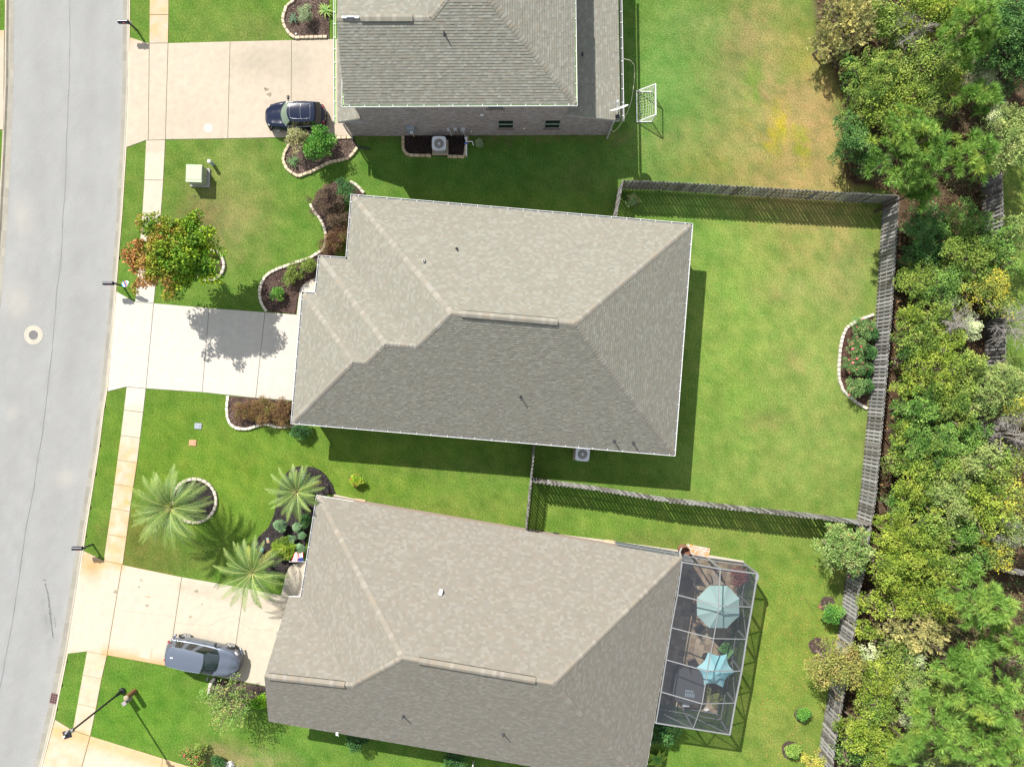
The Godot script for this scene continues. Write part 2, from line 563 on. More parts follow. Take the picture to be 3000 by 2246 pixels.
func soil(px: float, py: float) -> Color:
	var n1 := nz.get_noise_2d(px * 2.0, py * 2.0)
	var n2 := nz2.get_noise_2d(px * 4.0, py * 4.0)
	return mixc(Color(.105, .062, .040), Color(.19, .14, .09), clampf(0.4 + 0.7 * n1 + 0.5 * n2, 0.0, 1.0))

func turf(px: float, py: float) -> Color:
	var w := woods(px, py)
	if w <= 0.0:
		return lawn(px, py)
	return mixc(lawn(px, py), soil(px, py), w)

func concrete(px: float, py: float) -> Color:
	var c := Color(.42, .375, .30)
	if py < 440.0:
		c = Color(.385, .33, .262)
		var d := Vector2((px - 760) / 90.0, (py - 180) / 50.0).length()
		c = mixc(c, Color(.26, .23, .18), 0.75 * exp(-d * d) * (0.6 + 0.6 * absf(nz2.get_noise_2d(px * 3, py * 3))))
		d = Vector2((px - 870) / 50.0, (py - 185) / 60.0).length()
		c = mixc(c, Color(.28, .25, .20), 0.5 * exp(-d * d))
		d = Vector2((px - 560) / 110.0, (py - 360) / 60.0).length()
		c = mixc(c, Color(.32, .27, .21), 0.3 * exp(-d * d))
	elif py < 1180.0 and px > 300.0 and py > 840.0:
		c = Color(.43, .40, .355)
	elif py > 1560.0 and px > 230.0:
		c = Color(.415, .375, .30)
	if px < 520.0 and (py < 130.0 or py > 1270.0) and px < along(KERB, py) + 125.0:   # rust-coloured sprinkler stains on the walk
		var w := 0.0
		if py < 130.0:
			w = 0.8 * clampf((128.0 - py) / 20.0, 0.0, 1.0)
		elif py < 1660.0:
			w = clampf((py - 1270.0) / 60.0, 0.0, 0.85)
		elif py < 1700.0:
			w = 0.55 - (py - 1660.0) * 0.012
		elif py > 1900.0:
			w = 0.45
		w *= clampf(0.62 + 1.3 * nz2.get_noise_2d(px * 1.6, py * 1.6), 0.1, 1.0)
		c = mixc(c, Color(.46, .29, .14), clampf(w, 0.0, 1.0))
	if py > 1880.0 and px > 300.0 and px < 640.0:
		var e := 1919.0 + (px - 313.0) * 0.205
		var dd := absf(py - e + 6.0)
		c = mixc(c, Color(.46, .24, .09), 0.75 * exp(-dd * dd / 260.0))
	if py > 2100.0:
		var e2 := 2156.0 + (px - 264.0) * 0.31
		var d2 := absf(py - e2 - 14.0)
		c = mixc(c, Color(.50, .27, .09), 0.65 * exp(-d2 * d2 / 500.0))
	if py > 1600.0 and py < 1720.0 and px < 300.0:
		var d3 := Vector2((px - 275) / 40.0, (py - 1660) / 36.0).length()
		c = mixc(c, Color(.42, .235, .10), 0.7 * exp(-d3 * d3))
	if py > 1690.0 and py < 1790.0 and px > 520.0:
		var e4 := 1698.0 + (px - 532.0) * 0.2
		c = mixc(c, Color(.32, .26, .19), 0.5 * exp(-absf(py - e4 - 22.0) / 14.0))
	var n := nz2.get_noise_2d(px * 2.2, py * 2.2)
	var m := nz.get_noise_2d(px * 4.0, py * 4.0)
	var f := 1.0 + 0.07 * n + 0.05 * m
	return Color(c.r * f, c.g * f, c.b * (f - 0.03 * n))

func conc_at(p: Vector2) -> Color:
	return concrete(p.x / S + PX, p.y / S + PZ)

func road_colour(p: Vector2) -> Color:
	var px := p.x / S + PX
	var py := p.y / S + PZ
	var c := Color(.272, .274, .270)
	var a := along(ASPH, py)
	var lane := (a - px) / 322.0
	c = mixc(c, Color(.252, .251, .245), 0.6 * exp(-pow((lane - 0.30) / 0.10, 2.0)) + 0.6 * exp(-pow((lane - 0.72) / 0.12, 2.0)))
	c = mixc(c, Color(.305, .298, .28), 0.6 * exp(-pow((lane - 0.02) / 0.035, 2.0)))
	c = mixc(c, Color(.225, .224, .22), 0.5 * exp(-pow((lane - 0.49) / 0.012, 2.0)))
	for q in [[40, 880, 40, 60], [190, 1400, 34, 26], [30, 1210, 14, 18], [60, 640, 30, 60], [300, 1090, 10, 50]]:
		var d := Vector2((px - q[0]) / q[2], (py - q[1]) / q[3]).length()
		c = mixc(c, Color(.36, .34, .30), 0.55 * exp(-d * d))
	for q in [[135, 1830, 16, 90, 14.0]]:
		var dx: float = px - q[0] - q[4] * (py - q[1]) / q[3]
		var d := Vector2(dx / q[2], (py - q[1]) / q[3]).length()
		c = mixc(c, Color(.18, .18, .18), 0.4 * exp(-d * d * 1.6) * clampf(0.6 + 1.8 * nz2.get_noise_2d(px * 9, py * 3), 0.0, 1.0))
	var f := 1.0 + 0.05 * nz.get_noise_2d(px * 0.8, py * 0.8) + 0.05 * nz2.get_noise_2d(px * 3, py * 1.5) + 0.055 * nz2.get_noise_2d(lane * 1900.0, py * 0.25 + 900.0)
	return Color(c.r * f, c.g * f, c.b * f)

func make_ground() -> void:
	var xs := []
	var zs := []
	for v in [-2500.0, -800.0, -300.0, -120.0]:
		xs.append(v); zs.append(v)
	var x := -46.0
	while x < 47.0:
		xs.append(x)
		x += 0.3
	var z := -38.0
	while z < 38.5:
		zs.append(z)
		z += 0.3
	for v in [120.0, 300.0, 800.0, 2500.0]:
		xs.append(v); zs.append(v)
	var st := MB.new()
	var pos := []
	var cols := []
	for j in zs.size():
		var row := []
		var crow := []
		for i in xs.size():
			var px: float = xs[i] / S + PX
			var py: float = zs[j] / S + PZ
			var h := 0.0
			var k := along(KERB, clampf(py, -700, 3100))
			var l := along(ASPH, clampf(py, -700, 3100)) - 344.0
			if absf(px - k) < 7.1 and absf(xs[i]) < 60:
				px = k + 1.0
			elif absf(px - l) < 7.1 and absf(xs[i]) < 60:
				px = l - 1.0
			elif px < k and px > l:
				h = -0.3
			h += 0.0 if h < 0 else 0.012 * nz.get_noise_2d(px * 2.0, py * 2.0) - 0.012
			row.append(Vector3((px - PX) * S, h, zs[j]))
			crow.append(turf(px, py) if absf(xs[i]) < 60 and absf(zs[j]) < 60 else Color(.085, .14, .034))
		pos.append(row)
		cols.append(crow)
	for j in zs.size() - 1:
		for i in xs.size() - 1:
			st.tric(pos[j][i], pos[j][i + 1], pos[j + 1][i + 1], Vector3.UP, cols[j][i], cols[j][i + 1], cols[j + 1][i + 1])
			st.tric(pos[j][i], pos[j + 1][i + 1], pos[j + 1][i], Vector3.UP, cols[j][i], cols[j + 1][i + 1], cols[j + 1][i])
	struct("ground", st.mesh(), M.turf, "mown lawns with green, yellow and dried-out patches round the houses")

func make_grass() -> void:
	# short blades standing on the lawns: one mass
	var b := MB.new()
	for k in 7:
		var a := R(0, TAU)
		var o := Vector3(R(-.045, .045), 0, R(-.045, .045))
		var lean := Vector3(cos(a), 0, sin(a)) * R(.010, .034)
		var w := Vector3(-sin(a), 0, cos(a)) * R(.006, .010)
		var t := R(.022, .045)
		b.tris(o - w, o + w, o + lean + Vector3.UP * t, Vector3.UP, Vector3.UP, Vector3.UP)
	var mesh := b.mesh()
	var xf := []
	var cs := []
	var keep_out := []
	for e in NO_GRASS:
		keep_out.append(plan(e))
	var boxes := []
	for e in keep_out:
		var r := Rect2(e[0], Vector2.ZERO)
		for p in e:
			r = r.expand(p)
		boxes.append(r)
	for i in 230000:
		var px := R(-40, 3040)
		var py := R(-30, 2276)
		var k := along(KERB, py)
		if px < k + 3.0 and px > along(ASPH, py) - 350.0:
			continue
		if woods(px, py) > 0.4:
			continue
		var p := Q(px, py)
		var bad := false
		for e in keep_out.size():
			if boxes[e].has_point(p) and Geometry2D.is_point_in_polygon(p, keep_out[e]):
				bad = true
				break
		if bad:
			continue
		var c := lawn(px, py)
		var f := R(0.66, 1.0)
		c = Color(c.r * f * R(.92, 1.08), c.g * f, c.b * f)
		xf.append(Transform3D(Basis(Vector3.UP, R(0, TAU)).scaled(Vector3.ONE * R(.75, 1.25)), Vector3(p.x, -0.012, p.y)))
		cs.append(c)
	var o := multi("grass", mesh, M.blade, self, xf, cs)
	tag(o, "short mown grass covering the front and back lawns", "grass")

# outlines where no grass grows (plan coordinates)
var NO_GRASS := [
	[380, 105, 437, 125, 492, 124, 1000, 112, 1035, 400, 831, 405, 484, 411, 427, 413, 368, 434], [-200, 86, 16, 86, 16, 384, -200, 384],
	[338, 850, 395, 882, 452, 886, 612, 900, 778, 912, 880, 924, 866, 1175, 427, 1140, 370, 1135, 312, 1150],
	[242, 1610, 303, 1640, 359, 1652, 669, 1712, 836, 1744, 840, 2024, 775, 2011, 628, 1986, 536, 1963, 313, 1921, 254, 1910, 196, 1918],
	[158, 2103, 212, 2136, 264, 2154, 475, 2219, 560, 2242, 560, 2300, 100, 2300],
	[436, -60, 496, -60, 493, 128, 436, 128], [426, 409, 486, 409, 474, 560, 466, 720, 453, 890, 393, 886, 405, 800, 420, 527], [369, 1132, 429, 1136, 400, 1356, 371, 1574, 360, 1656, 301, 1642, 334, 1418, 353, 1275],
	[253, 1907, 315, 1918, 282, 2074, 265, 2158, 210, 2136, 226, 2061],
	[1010, 330, 1790, 330, 1790, 393, 1040, 398], [965, -60, 1850, -60, 1800, 360, 985, 360],
	[1042, 580, 2000, 668, 1955, 1322, 868, 1228, 900, 850, 950, 750], [936, 1448, 2000, 1622, 1890, 2300, 790, 2110, 780, 1980, 850, 1740],
	[2000, 1620, 2190, 1640, 2115, 2100, 1925, 2070],
	[830, -60, 962, -60, 962, 118, 862, 112, 834, 70, 834, 20], [835, 460, 850, 420, 850, 400, 1033, 400, 1046, 434, 1022, 462, 962, 474, 874, 514, 840, 494],
	[1000, 540, 1065, 566, 1010, 590, 930, 760, 870, 928, 782, 912, 764, 868, 766, 836, 810, 790, 865, 770, 920, 752, 956, 690, 920, 610, 940, 560],
	[668, 1160, 870, 1176, 876, 1246, 812, 1250, 772, 1240, 724, 1256, 684, 1250, 666, 1222],
	[842, 1382, 875, 1366, 917, 1368, 956, 1393, 985, 1445, 930, 1452, 850, 1745, 770, 1720, 720, 1690, 730, 1600, 786, 1546, 803, 1507, 814, 1443],
	[626, 1984, 775, 2011, 780, 2052, 720, 2050, 640, 2020], [2562, 921, 2516, 936, 2480, 959, 2465, 1005, 2459, 1062, 2458, 1113, 2470, 1144, 2506, 1175, 2545, 1197, 2560, 1060],
	[1182, 398, 1368, 398, 1364, 458, 1196, 456, 1182, 436]]

func make_roads() -> void:
	var road := PackedVector2Array()
	var right := []
	for i in range(0, ASPH.size(), 2):
		right.append(Vector2(ASPH[i], ASPH[i + 1]))
	for p in right:
		road.append(Q(p.x, p.y))
	right.reverse()
	for p in right:
		road.append(Q(p.x - 322.0, p.y))
	var o := struct("road", sheet(road, -0.10, 0.0, 0.35, road_colour), M.asphalt, "pale grey asphalt street with a long seam")
	# tar line along the seam
	var tar := MB.new()
	var y := -100.0
	while y < 2400.0:
		var y2 := y + 24.0
		var a := along(ASPH, y) - 157.0 + 5.0 * nz.get_noise_2d(y * 0.6, 3.0)
		var b := along(ASPH, y2) - 157.0 + 5.0 * nz.get_noise_2d(y2 * 0.6, 3.0)
		var w := 1.1 + 0.9 * nz2.get_noise_1d(y * 4.0)
		var pa := P(a - w, y); var pb := P(a + w, y); var pc := P(b + w, y2); var pd := P(b - w, y2)
		for q in 1:
			pa.y = -0.096; pb.y = -0.096; pc.y = -0.096; pd.y = -0.096
		tar.quad(pa, pb, pc, pd, Vector3.UP)
		y = y2
	part("seam", tar.mesh(), M.tar, o)
	# dark tyre scuffs near the southern driveway
	var sk := MB.new()
	for line in [[126, 1699, 127, 1702, 6.0], [128, 1710, 136, 1740, 4.0], [136, 1738, 141, 1775, 4.0], [140, 1768, 146, 1830, 5.5], [144, 1800, 150, 1862, 3.0], [147, 1838, 152, 1872, 2.0], [156, 1806, 158, 1840, 1.2], [129, 1800, 131, 1826, 1.0]]:
		var n := 9
		for k in n:
			var w0: float = line[4] * R(.3, 1.0)
			var w1: float = line[4] * R(.3, 1.0)
			var xa := lerpf(line[0], line[2], k / 9.0) + R(-1.0, 1.0)
			var ya := lerpf(line[1], line[3], k / 9.0)
			var xb := lerpf(line[0], line[2], (k + .9) / 9.0) + R(-1.0, 1.0)
			var yb := lerpf(line[1], line[3], (k + .9) / 9.0)
			var q4 := [P(xa - w0, ya), P(xa + w0 * .6, ya), P(xb + w1, yb), P(xb - w1 * .6, yb)]
			for e in 4: q4[e].y = -0.0955 + .0004 * k
			sk.quad(q4[0], q4[1], q4[2], q4[3], Vector3.UP, vary(Color(.135, .135, .132), .2))
	part("scuff_mark", sk.mesh(), M.conc, o)
	# kerb and gutter pan on both sides, in cast lengths
	for side in [0, 1]:
		var kb := Node3D.new()
		kb.name = numbered(self, "kerb")
		add_child(kb, true)
		kind(kb, "structure")
		var step := 150.0
		var yy := -150.0
		while yy < 2420.0:
			var mb := MB.new()
			var prof := [[0.0, -.098], [0.5, -.112], [0.66, -.085], [0.84, -.012], [0.93, .008], [1.0, .012], [1.03, -.3]]
			var n := 6
			for s in n:
				var y0 := yy + (step - 0.06) * s / n
				var y1 := yy + (step - 0.06) * (s + 1) / n
				for k in prof.size() - 1:
					var pts := []
					for e in [[y0, k], [y0, k + 1], [y1, k + 1], [y1, k]]:
						var f: float = prof[e[1]][0]
						var xx := 0.0
						if side == 0:
							xx = lerpf(along(ASPH, e[0]) - 1.0, along(KERB, e[0]), f)
						else:
							xx = along(ASPH, e[0]) - 321.0 - 23.0 * f
						var pt := P(xx, e[0])
						pt.y = prof[e[1]][1]
						pts.append(pt)
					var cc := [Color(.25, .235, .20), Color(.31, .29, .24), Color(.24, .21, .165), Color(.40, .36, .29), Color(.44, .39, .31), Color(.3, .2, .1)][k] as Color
					cc = vary(cc, .05)
					var ps := 0.10 * nz2.get_noise_2d(y0 * 3.0, k * 40.0)
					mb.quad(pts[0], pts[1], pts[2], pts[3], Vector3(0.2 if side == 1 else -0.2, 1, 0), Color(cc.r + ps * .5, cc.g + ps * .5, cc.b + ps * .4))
			part("kerb_block", mb.mesh(), M.conc, kb)
			yy += step

func slabs(called: String, label: String, list: Array, h := 0.02) -> void:
	var o := Node3D.new()
	o.name = numbered(self, called)
	add_child(o, true)
	kind(o, "structure")
	o.set_meta("label", label)
	for e in list:
		var poly := plan(e)
		var off := Geometry2D.offset_polygon(poly, -0.011, Geometry2D.JOIN_MITER)
		if off.size() == 1:
			poly = off[0]
		part("slab", sheet(poly, h, 0.12, 0.32, conc_at, 0.012), M.conc, o)

func make_paving() -> void:
	slabs("driveway", "stained concrete driveway of the north house under the small dark car", [
		[380, 109, 437, 127, 434, 411, 427, 411, 370, 432], [437, 127, 492, 126, 484, 409, 434, 411], [492, 126, 674, 121, 667, 406, 484, 409], [674, 121, 854, 117, 852, 402, 667, 406], [854, 117, 1012, 113, 1034, 398, 852, 402]])
	slabs("driveway", "clean pale concrete driveway of the middle house with tree shadow on it", [
		[340, 853, 395, 884, 450, 888, 427, 1138, 370, 1133, 314, 1147], [450, 888, 612, 902, 592, 1149, 427, 1138], [612, 902, 776, 914, 749, 1166, 592, 1149], [776, 914, 905, 924, 892, 1176, 749, 1166]])
	slabs("driveway", "cracked concrete driveway of the south house under the silver car", [
		[244, 1613, 303, 1642, 357, 1654, 313, 1919, 254, 1908, 196, 1915], [357, 1654, 532, 1690, 493, 1952, 313, 1919], [532, 1690, 715, 1722, 676, 1990, 493, 1952], [715, 1722, 836, 1746, 860, 1760, 840, 2022, 676, 1990]])
	slabs("driveway", "rust stained concrete driveway at the bottom by the street lamp", [
		[160, 2106, 212, 2138, 264, 2156, 238, 2250, 236, 2330, 100, 2330, 122, 2246], [264, 2156, 475, 2221, 470, 2330, 236, 2330, 238, 2250], [475, 2221, 700, 2290, 700, 2330, 470, 2330]])
	slabs("driveway", "concrete driveway across the street at the picture's top edge", [[-200, 90, 12, 88, 10, 380, -200, 380]])
	slabs("sidewalk", "rust stained walk north of the first driveway", [[438, -60, 494, -60, 493.5, 43, 437.5, 43], [437.5, 43, 493.5, 43, 492, 126, 437, 127]])
	slabs("sidewalk", "cream concrete walk running beneath the orange and green tree", [[427, 411, 484, 409, 478, 528, 422, 527], [422, 527, 478, 528, 471, 626, 416, 624], [416, 624, 471, 626, 466, 712, 409.5, 710], [409.5, 710, 466, 712, 459, 801, 402.5, 799], [402.5, 799, 459, 801, 450, 888, 395, 884]])
	slabs("sidewalk", "walk turning from cream to rust between the two southern driveways", [[370, 1133, 427, 1138, 419, 1208, 362, 1201], [362, 1201, 419, 1208, 410, 1283, 353, 1275], [353, 1275, 410, 1283, 401, 1356, 343, 1347], [343, 1347, 401, 1356, 390, 1427, 334, 1418], [334, 1418, 390, 1427, 380, 1499, 325, 1489], [325, 1489, 380, 1499, 370, 1574, 314, 1565], [314, 1565, 370, 1574, 359, 1654, 303, 1642]])
	slabs("sidewalk", "short rust edged walk beside the street lamp", [[254, 1908, 313, 1919, 297, 1989, 241, 1977], [241, 1977, 297, 1989, 281, 2074, 226, 2061], [226, 2061, 281, 2074, 264, 2156, 212, 2138]])
	slabs("path", "short curved entry walk of the middle house", [[925, 812, 905, 818, 889, 828, 880, 842, 876, 857, 868, 924, 950, 930, 950, 812]])
	slabs("path", "tan entry walk of the south house beneath the flag", [[900, 1644, 858, 1651, 846, 1662, 836, 1684, 822, 1746, 860, 1760, 930, 1740]], 0.03)
	slabs("path", "long concrete strip along the north wall of the south house", [[978, 1447, 1045, 1462, 1300, 1512, 1300, 1530, 975, 1470], [1300, 1512, 1542, 1552, 1545, 1575, 1300, 1530], [1542, 1552, 1790, 1583, 1800, 1612, 1545, 1575], [1790, 1583, 2000, 1612, 2180, 1642, 2182, 1656, 1800, 1612]])
	# oil and rust spots on the concrete
	var sp := MB.new()
	for e in [[413, 1699, 3.2, .30], [430, 1773, 4.0, .27], [575, 1731, 4.5, .25], [558, 1806, 4.2, .30], [338, 1733, 5.0, .26], [592, 1770, 2.0, .24], [780, 262, 4.5, .20], [789, 277, 6.0, .22], [776, 259, 2.5, .16], [300, 1000, 0.0, .3], [407, 1719, 2.0, .15]]:
		var c0 := P(e[0], e[1])
		c0.y = .0242
		for i in 9:
			var a0 := TAU * i / 9
			var a1 := TAU * (i + 1) / 9
			var r0: float = e[2] * S * (1.0 + .35 * sin(i * 2.3 + e[0]))
			var r1: float = e[2] * S * (1.0 + .35 * sin((i + 1) % 9 * 2.3 + e[0]))
			sp.tri(c0, c0 + Vector3(cos(a0) * r0 * 1.3, 0, sin(a0) * r0), c0 + Vector3(cos(a1) * r1 * 1.3, 0, sin(a1) * r1), Vector3.UP, Color(e[3], e[3] * .84, e[3] * .6))
	for k in 5:
		var c1 := P(424 + k * 3.5, 1746 + k * .5)
		c1.y = .0243
		sp.box(c1, Vector3(.04, 0, .005), Vector3(0, .0003, 0), Vector3(0, 0, .010 + .004 * k), Color(.42, .19, .05))
	var spots := struct("driveway_stain", sp.mesh(), M.conc)
	spots.set_meta("label", "small oil and rust spots on the driveways")
	# cracks in the southern driveway
	var cr := MB.new()
	for line in [[343, 1788, 430, 1795, 470, 1801, 515, 1806], [515, 1823, 560, 1827, 612, 1834, 640, 1816, 690, 1803], [700, 1823, 735, 1842, 800, 1848]]:
		var px: float = line[0]
		var py: float = line[1]
		for i in range(2, line.size(), 2):
			var n := 8
			for k in n:
				var qx: float = lerpf(line[i - 2], line[i], (k + 1.0) / n) + R(-2, 2)
				var qy: float = lerpf(line[i - 1], line[i + 1], (k + 1.0) / n) + R(-2, 2)
				var a := P(px, py); var b := P(qx, qy)
				var t := (b - a).normalized()
				var w := Vector3(-t.z, 0, t.x) * R(.006, .012)
				a.y = 0.0245; b.y = 0.0245
				cr.quad(a - w, b - w, b + w, a + w, Vector3.UP)
				px = qx
				py = qy
	var c := struct("driveway_crack", cr.mesh(), M.crack)
	c.set_meta("label", "thin branching cracks across the southern driveway")
# ---------------------------------------------------------------- roofs and walls
func eplane(a: Vector3, b: Vector3, mid: Vector3, pitch: float, inset: float, upright := false) -> Dictionary:
	var u := (b - a)
	u.y = 0
	u = u.normalized()
	var i := Vector3(-u.z, 0, u.x)
	if i.dot(mid - a) < 0:
		i = -i
	var n := (Vector3.UP - i * pitch).normalized()
	if upright:
		n = -i
	var o := a + i * inset
	return {"n": n, "d": n.dot(o), "u": u, "v": (i + Vector3.UP * pitch).normalized(), "o": o, "out": -i, "a": a, "b": b}

func meet(p: Dictionary, q: Dictionary, r: Dictionary) -> Vector3:
	var den: float = p.n.dot(q.n.cross(r.n))
	return (q.n.cross(r.n) * p.d + r.n.cross(p.n) * q.d + p.n.cross(q.n) * r.d) / den

func level(h: float) -> Dictionary:
	return {"n": Vector3.UP, "d": h}

# lays lapped pieces over one face; they collect in pool until lay() builds them
func tiles(pool: Array, face: Array, pl: Dictionary, tones: int, row: float, wmin: float, wmax: float, thick: float, gap := 0.0, holes := []) -> void:
	var poly := PackedVector2Array()
	var lo := Vector2(1e9, 1e9)
	var hi := -lo
	for p in face:
		var q := Vector2((p - pl.o).dot(pl.u), (p - pl.o).dot(pl.v))
		poly.append(q)
		lo = lo.min(q)
		hi = hi.max(q)
	var y := lo.y
	var k := 0
	while y < hi.y:
		var x := lo.x - R(0.0, wmax)
		if gap > 0.0:
			x = lo.x - wmax * (0.5 if k % 2 == 0 else 0.0)
		while x < hi.x:
			var w := R(wmin, wmax)
			var y1 := y + row - gap
			if gap == 0.0:
				y1 = y + row + 0.012
			var sq := PackedVector2Array([Vector2(x, y), Vector2(x + w - gap, y), Vector2(x + w - gap, y1), Vector2(x, y1)])
			var cen := Vector2(x + w * 0.5, y + row * 0.5)
			x += w
			var hid := false
			for h in holes:
				if (h as Rect2).has_point(cen):
					hid = true
			if hid:
				continue
			var ins := 0
			for q in sq:
				if Geometry2D.is_point_in_polygon(q, poly):
					ins += 1
			var got: Array = [sq]
			if ins < 4:
				got = Geometry2D.intersect_polygons(sq, poly)
			for g in got:
				if (g as PackedVector2Array).size() < 3:
					continue
				var c3: Vector3 = pl.o + pl.u * cen.x + pl.v * cen.y
				pool.append([g, rng.randi() % tones, thick * R(0.55, 1.25), pl, y, y1, c3.distance_to(Vector3(0, HC, 0)) + (0.0 if ins == 4 else 1000.0), gap > 0.0])
		y += row
		k += 1

func emit_piece(mb: MB, e: Array, col: Color) -> void:
	var g: PackedVector2Array = e[0]
	var pl: Dictionary = e[3]
	var n: Vector3 = pl.n
	var pts := []
	var low := []
	for q in g:
		var f := clampf(1.0 - (q.y - e[4]) / (e[5] - e[4]), 0.0, 1.0)
		var lift: float = e[2] if e[7] else e[2] * f + 0.004
		var b: Vector3 = pl.o + pl.u * q.x + pl.v * q.y
		pts.append(b + n * lift)
		low.append(b)
	for i in range(1, pts.size() - 1):
		mb.tri(pts[0], pts[i], pts[i + 1], n, col)
	for i in pts.size():
		var j := (i + 1) % pts.size()
		if e[7] or (absf(g[i].y - e[4]) < 1e-4 and absf(g[j].y - e[4]) < 1e-4):
			var mid := (g[i] + g[j]) * 0.5 - (g[0] + g[2]) * 0.5
			mb.quad(pts[i], pts[j], low[j], low[i], pl.u * mid.x + pl.v * mid.y, Color(col.r * .8, col.g * .78, col.b * .76) if not e[7] else col)

func lay(pool: Array, called: String, owner_: Node3D, palette: Array, m: Material, most := 300) -> void:
	pool.sort_custom(func(a, b): return a[6] < b[6])
	var rest := MB.new()
	for i in pool.size():
		var col: Color = palette[pool[i][1]]
		if i < most:
			var mb := MB.new()
			emit_piece(mb, pool[i], vary(col, .03))
			part(called, mb.mesh(), m, owner_, Transform3D.IDENTITY, true)
		else:
			emit_piece(rest, pool[i], vary(col, .03))
	if pool.size() > most:
		kind(part(called, rest.mesh(), m, owner_, Transform3D.IDENTITY, true), "stuff")

# bent caps over a hip or ridge from a (low end) to b
func caps(owner_: Node3D, a: Vector3, b: Vector3, n1: Vector3, n2: Vector3, palette: Array, lift := 0.0, half := 0.16) -> void:
	var t := (b - a).normalized()
	var len := a.distance_to(b)
	var d1 := t.cross(n1)
	if d1.y > 0: d1 = -d1
	var d2 := t.cross(n2)
	if d2.y > 0: d2 = -d2
	var up := (n1 + n2).normalized()
	var kinds := []
	for c in palette:
		var mb := MB.new()
		var z0 := up * (0.030 + lift)
		var z1 := up * (0.014 + lift)
		var l := 0.235
		var e1 := d1 * half + n1 * 0.004
		var e2 := d2 * half + n2 * 0.004
		mb.quads(z0, t * l + z1, t * l + z1 + e1, z0 + e1, (up + n1).normalized(), (up + n1).normalized(), n1, n1, c)
		mb.quads(z0, t * l + z1, t * l + z1 + e2, z0 + e2, (up + n2).normalized(), (up + n2).normalized(), n2, n2, c)
		var dk := Color(c.r * .75, c.g * .75, c.b * .75)
		mb.quad(z0, z0 + e1, z0 + e1 - n1 * 0.02, z0 - up * 0.02, -t, dk)
		mb.quad(z0, z0 + e2, z0 + e2 - n2 * 0.02, z0 - up * 0.02, -t, dk)
		mb.quad(z0 + e1, t * l + z1 + e1, t * l + e1 * 1.0 - n1 * 0.03, e1 - n1 * 0.03, d1, dk)
		mb.quad(z0 + e2, t * l + z1 + e2, t * l + e2 * 1.0 - n2 * 0.03, e2 - n2 * 0.03, d2, dk)
		kinds.append(mb.mesh())
	var n := int(len / 0.2)
	for i in n:
		part("ridge_cap", kinds[rng.randi() % kinds.size()], M.shingle, owner_, Transform3D(Basis.IDENTITY, a + t * (len * i / n)), true)

func vent_strip(owner_: Node3D, a: Vector3, b: Vector3, n1: Vector3, n2: Vector3, palette: Array, from: float, to: float) -> void:
	var p := a.lerp(b, from)
	var q := a.lerp(b, to)
	caps(owner_, p, q, n1, n2, palette, 0.075, 0.21)
	var t := (b - a).normalized()
	var mb := MB.new()
	for s in 2:
		var n := n1 if s == 0 else n2
		var d := t.cross(n)
		if d.y > 0: d = -d
		mb.quad(p + d * 0.20 + n * 0.07, q + d * 0.20 + n * 0.07, q + d * 0.20, p + d * 0.20, d)
		for e in [p, q]:
			mb.quad(e, e + d * 0.2, e + d * 0.2 + n * 0.075, e + n * 0.08, t if e == q else -t)
	part("ridge_vent", mb.mesh(), M.dark, owner_, Transform3D.IDENTITY, true)

func gutter(owner_: Node3D, a: Vector3, b: Vector3, out: Vector3, trough: Material, every := 0.85) -> void:
	# a and b lie on the outer lip
	var mb := MB.new()
	var i := -out
	var t := (b - a).normalized()
	mb.box((a + b) * 0.5 - Vector3.UP * 0.055 + i * 0.009, t * a.distance_to(b) * 0.5, Vector3.UP * 0.06, out * 0.009)
	var g := part("gutter", mb.mesh(), M.white_paint, owner_, Transform3D.IDENTITY, true)
	var fl := MB.new()
	fl.quad(a + i * .016 - Vector3.UP * .06, b + i * .016 - Vector3.UP * .06, b + i * .125 - Vector3.UP * .06, a + i * .125 - Vector3.UP * .06, Vector3.UP)
	part("trough", fl.mesh(), trough, g, Transform3D.IDENTITY, true)
	var n := int(a.distance_to(b) / every)
	var br := MB.new()
	br.box(Vector3.ZERO, t * 0.012, Vector3.UP * 0.006, out * 0.065)
	var bm := br.mesh()
	for k in n:
		var p := a.lerp(b, (k + 0.5 + R(-.1, .1)) / n) + i * 0.06 + Vector3.UP * 0.008
		part("gutter_bracket", bm, M.white_paint, owner_, Transform3D(Basis.IDENTITY, p), true)

func shell(owner_: Node3D, corners: Array, h: float, over: float, wallm: Material) -> void:
	# fascia, soffit and walls below one eave outline
	var poly := PackedVector2Array()
	for c in corners:
		poly.append(Vector2(c.x, c.z))
	var inn := Geometry2D.offset_polygon(poly, -0.115, Geometry2D.JOIN_MITER)
	var fp: PackedVector2Array = inn[0]
	var f := MB.new()
	f.rim(fp, h - 0.20, h - 0.012)
	part("fascia", f.mesh(), M.white_paint, owner_, Transform3D.IDENTITY, true)
	var so := MB.new()
	so.flat(fp, h - 0.19, -1.0)
	part("soffit", so.mesh(), M.white_paint, owner_, Transform3D.IDENTITY, true)
	if wallm:
		var wl: PackedVector2Array = Geometry2D.offset_polygon(poly, -over, Geometry2D.JOIN_MITER)[0]
		var w := MB.new()
		w.rim(wl, -0.1, h - 0.192)
		part("wall", w.mesh(), wallm, owner_, Transform3D.IDENTITY, true)

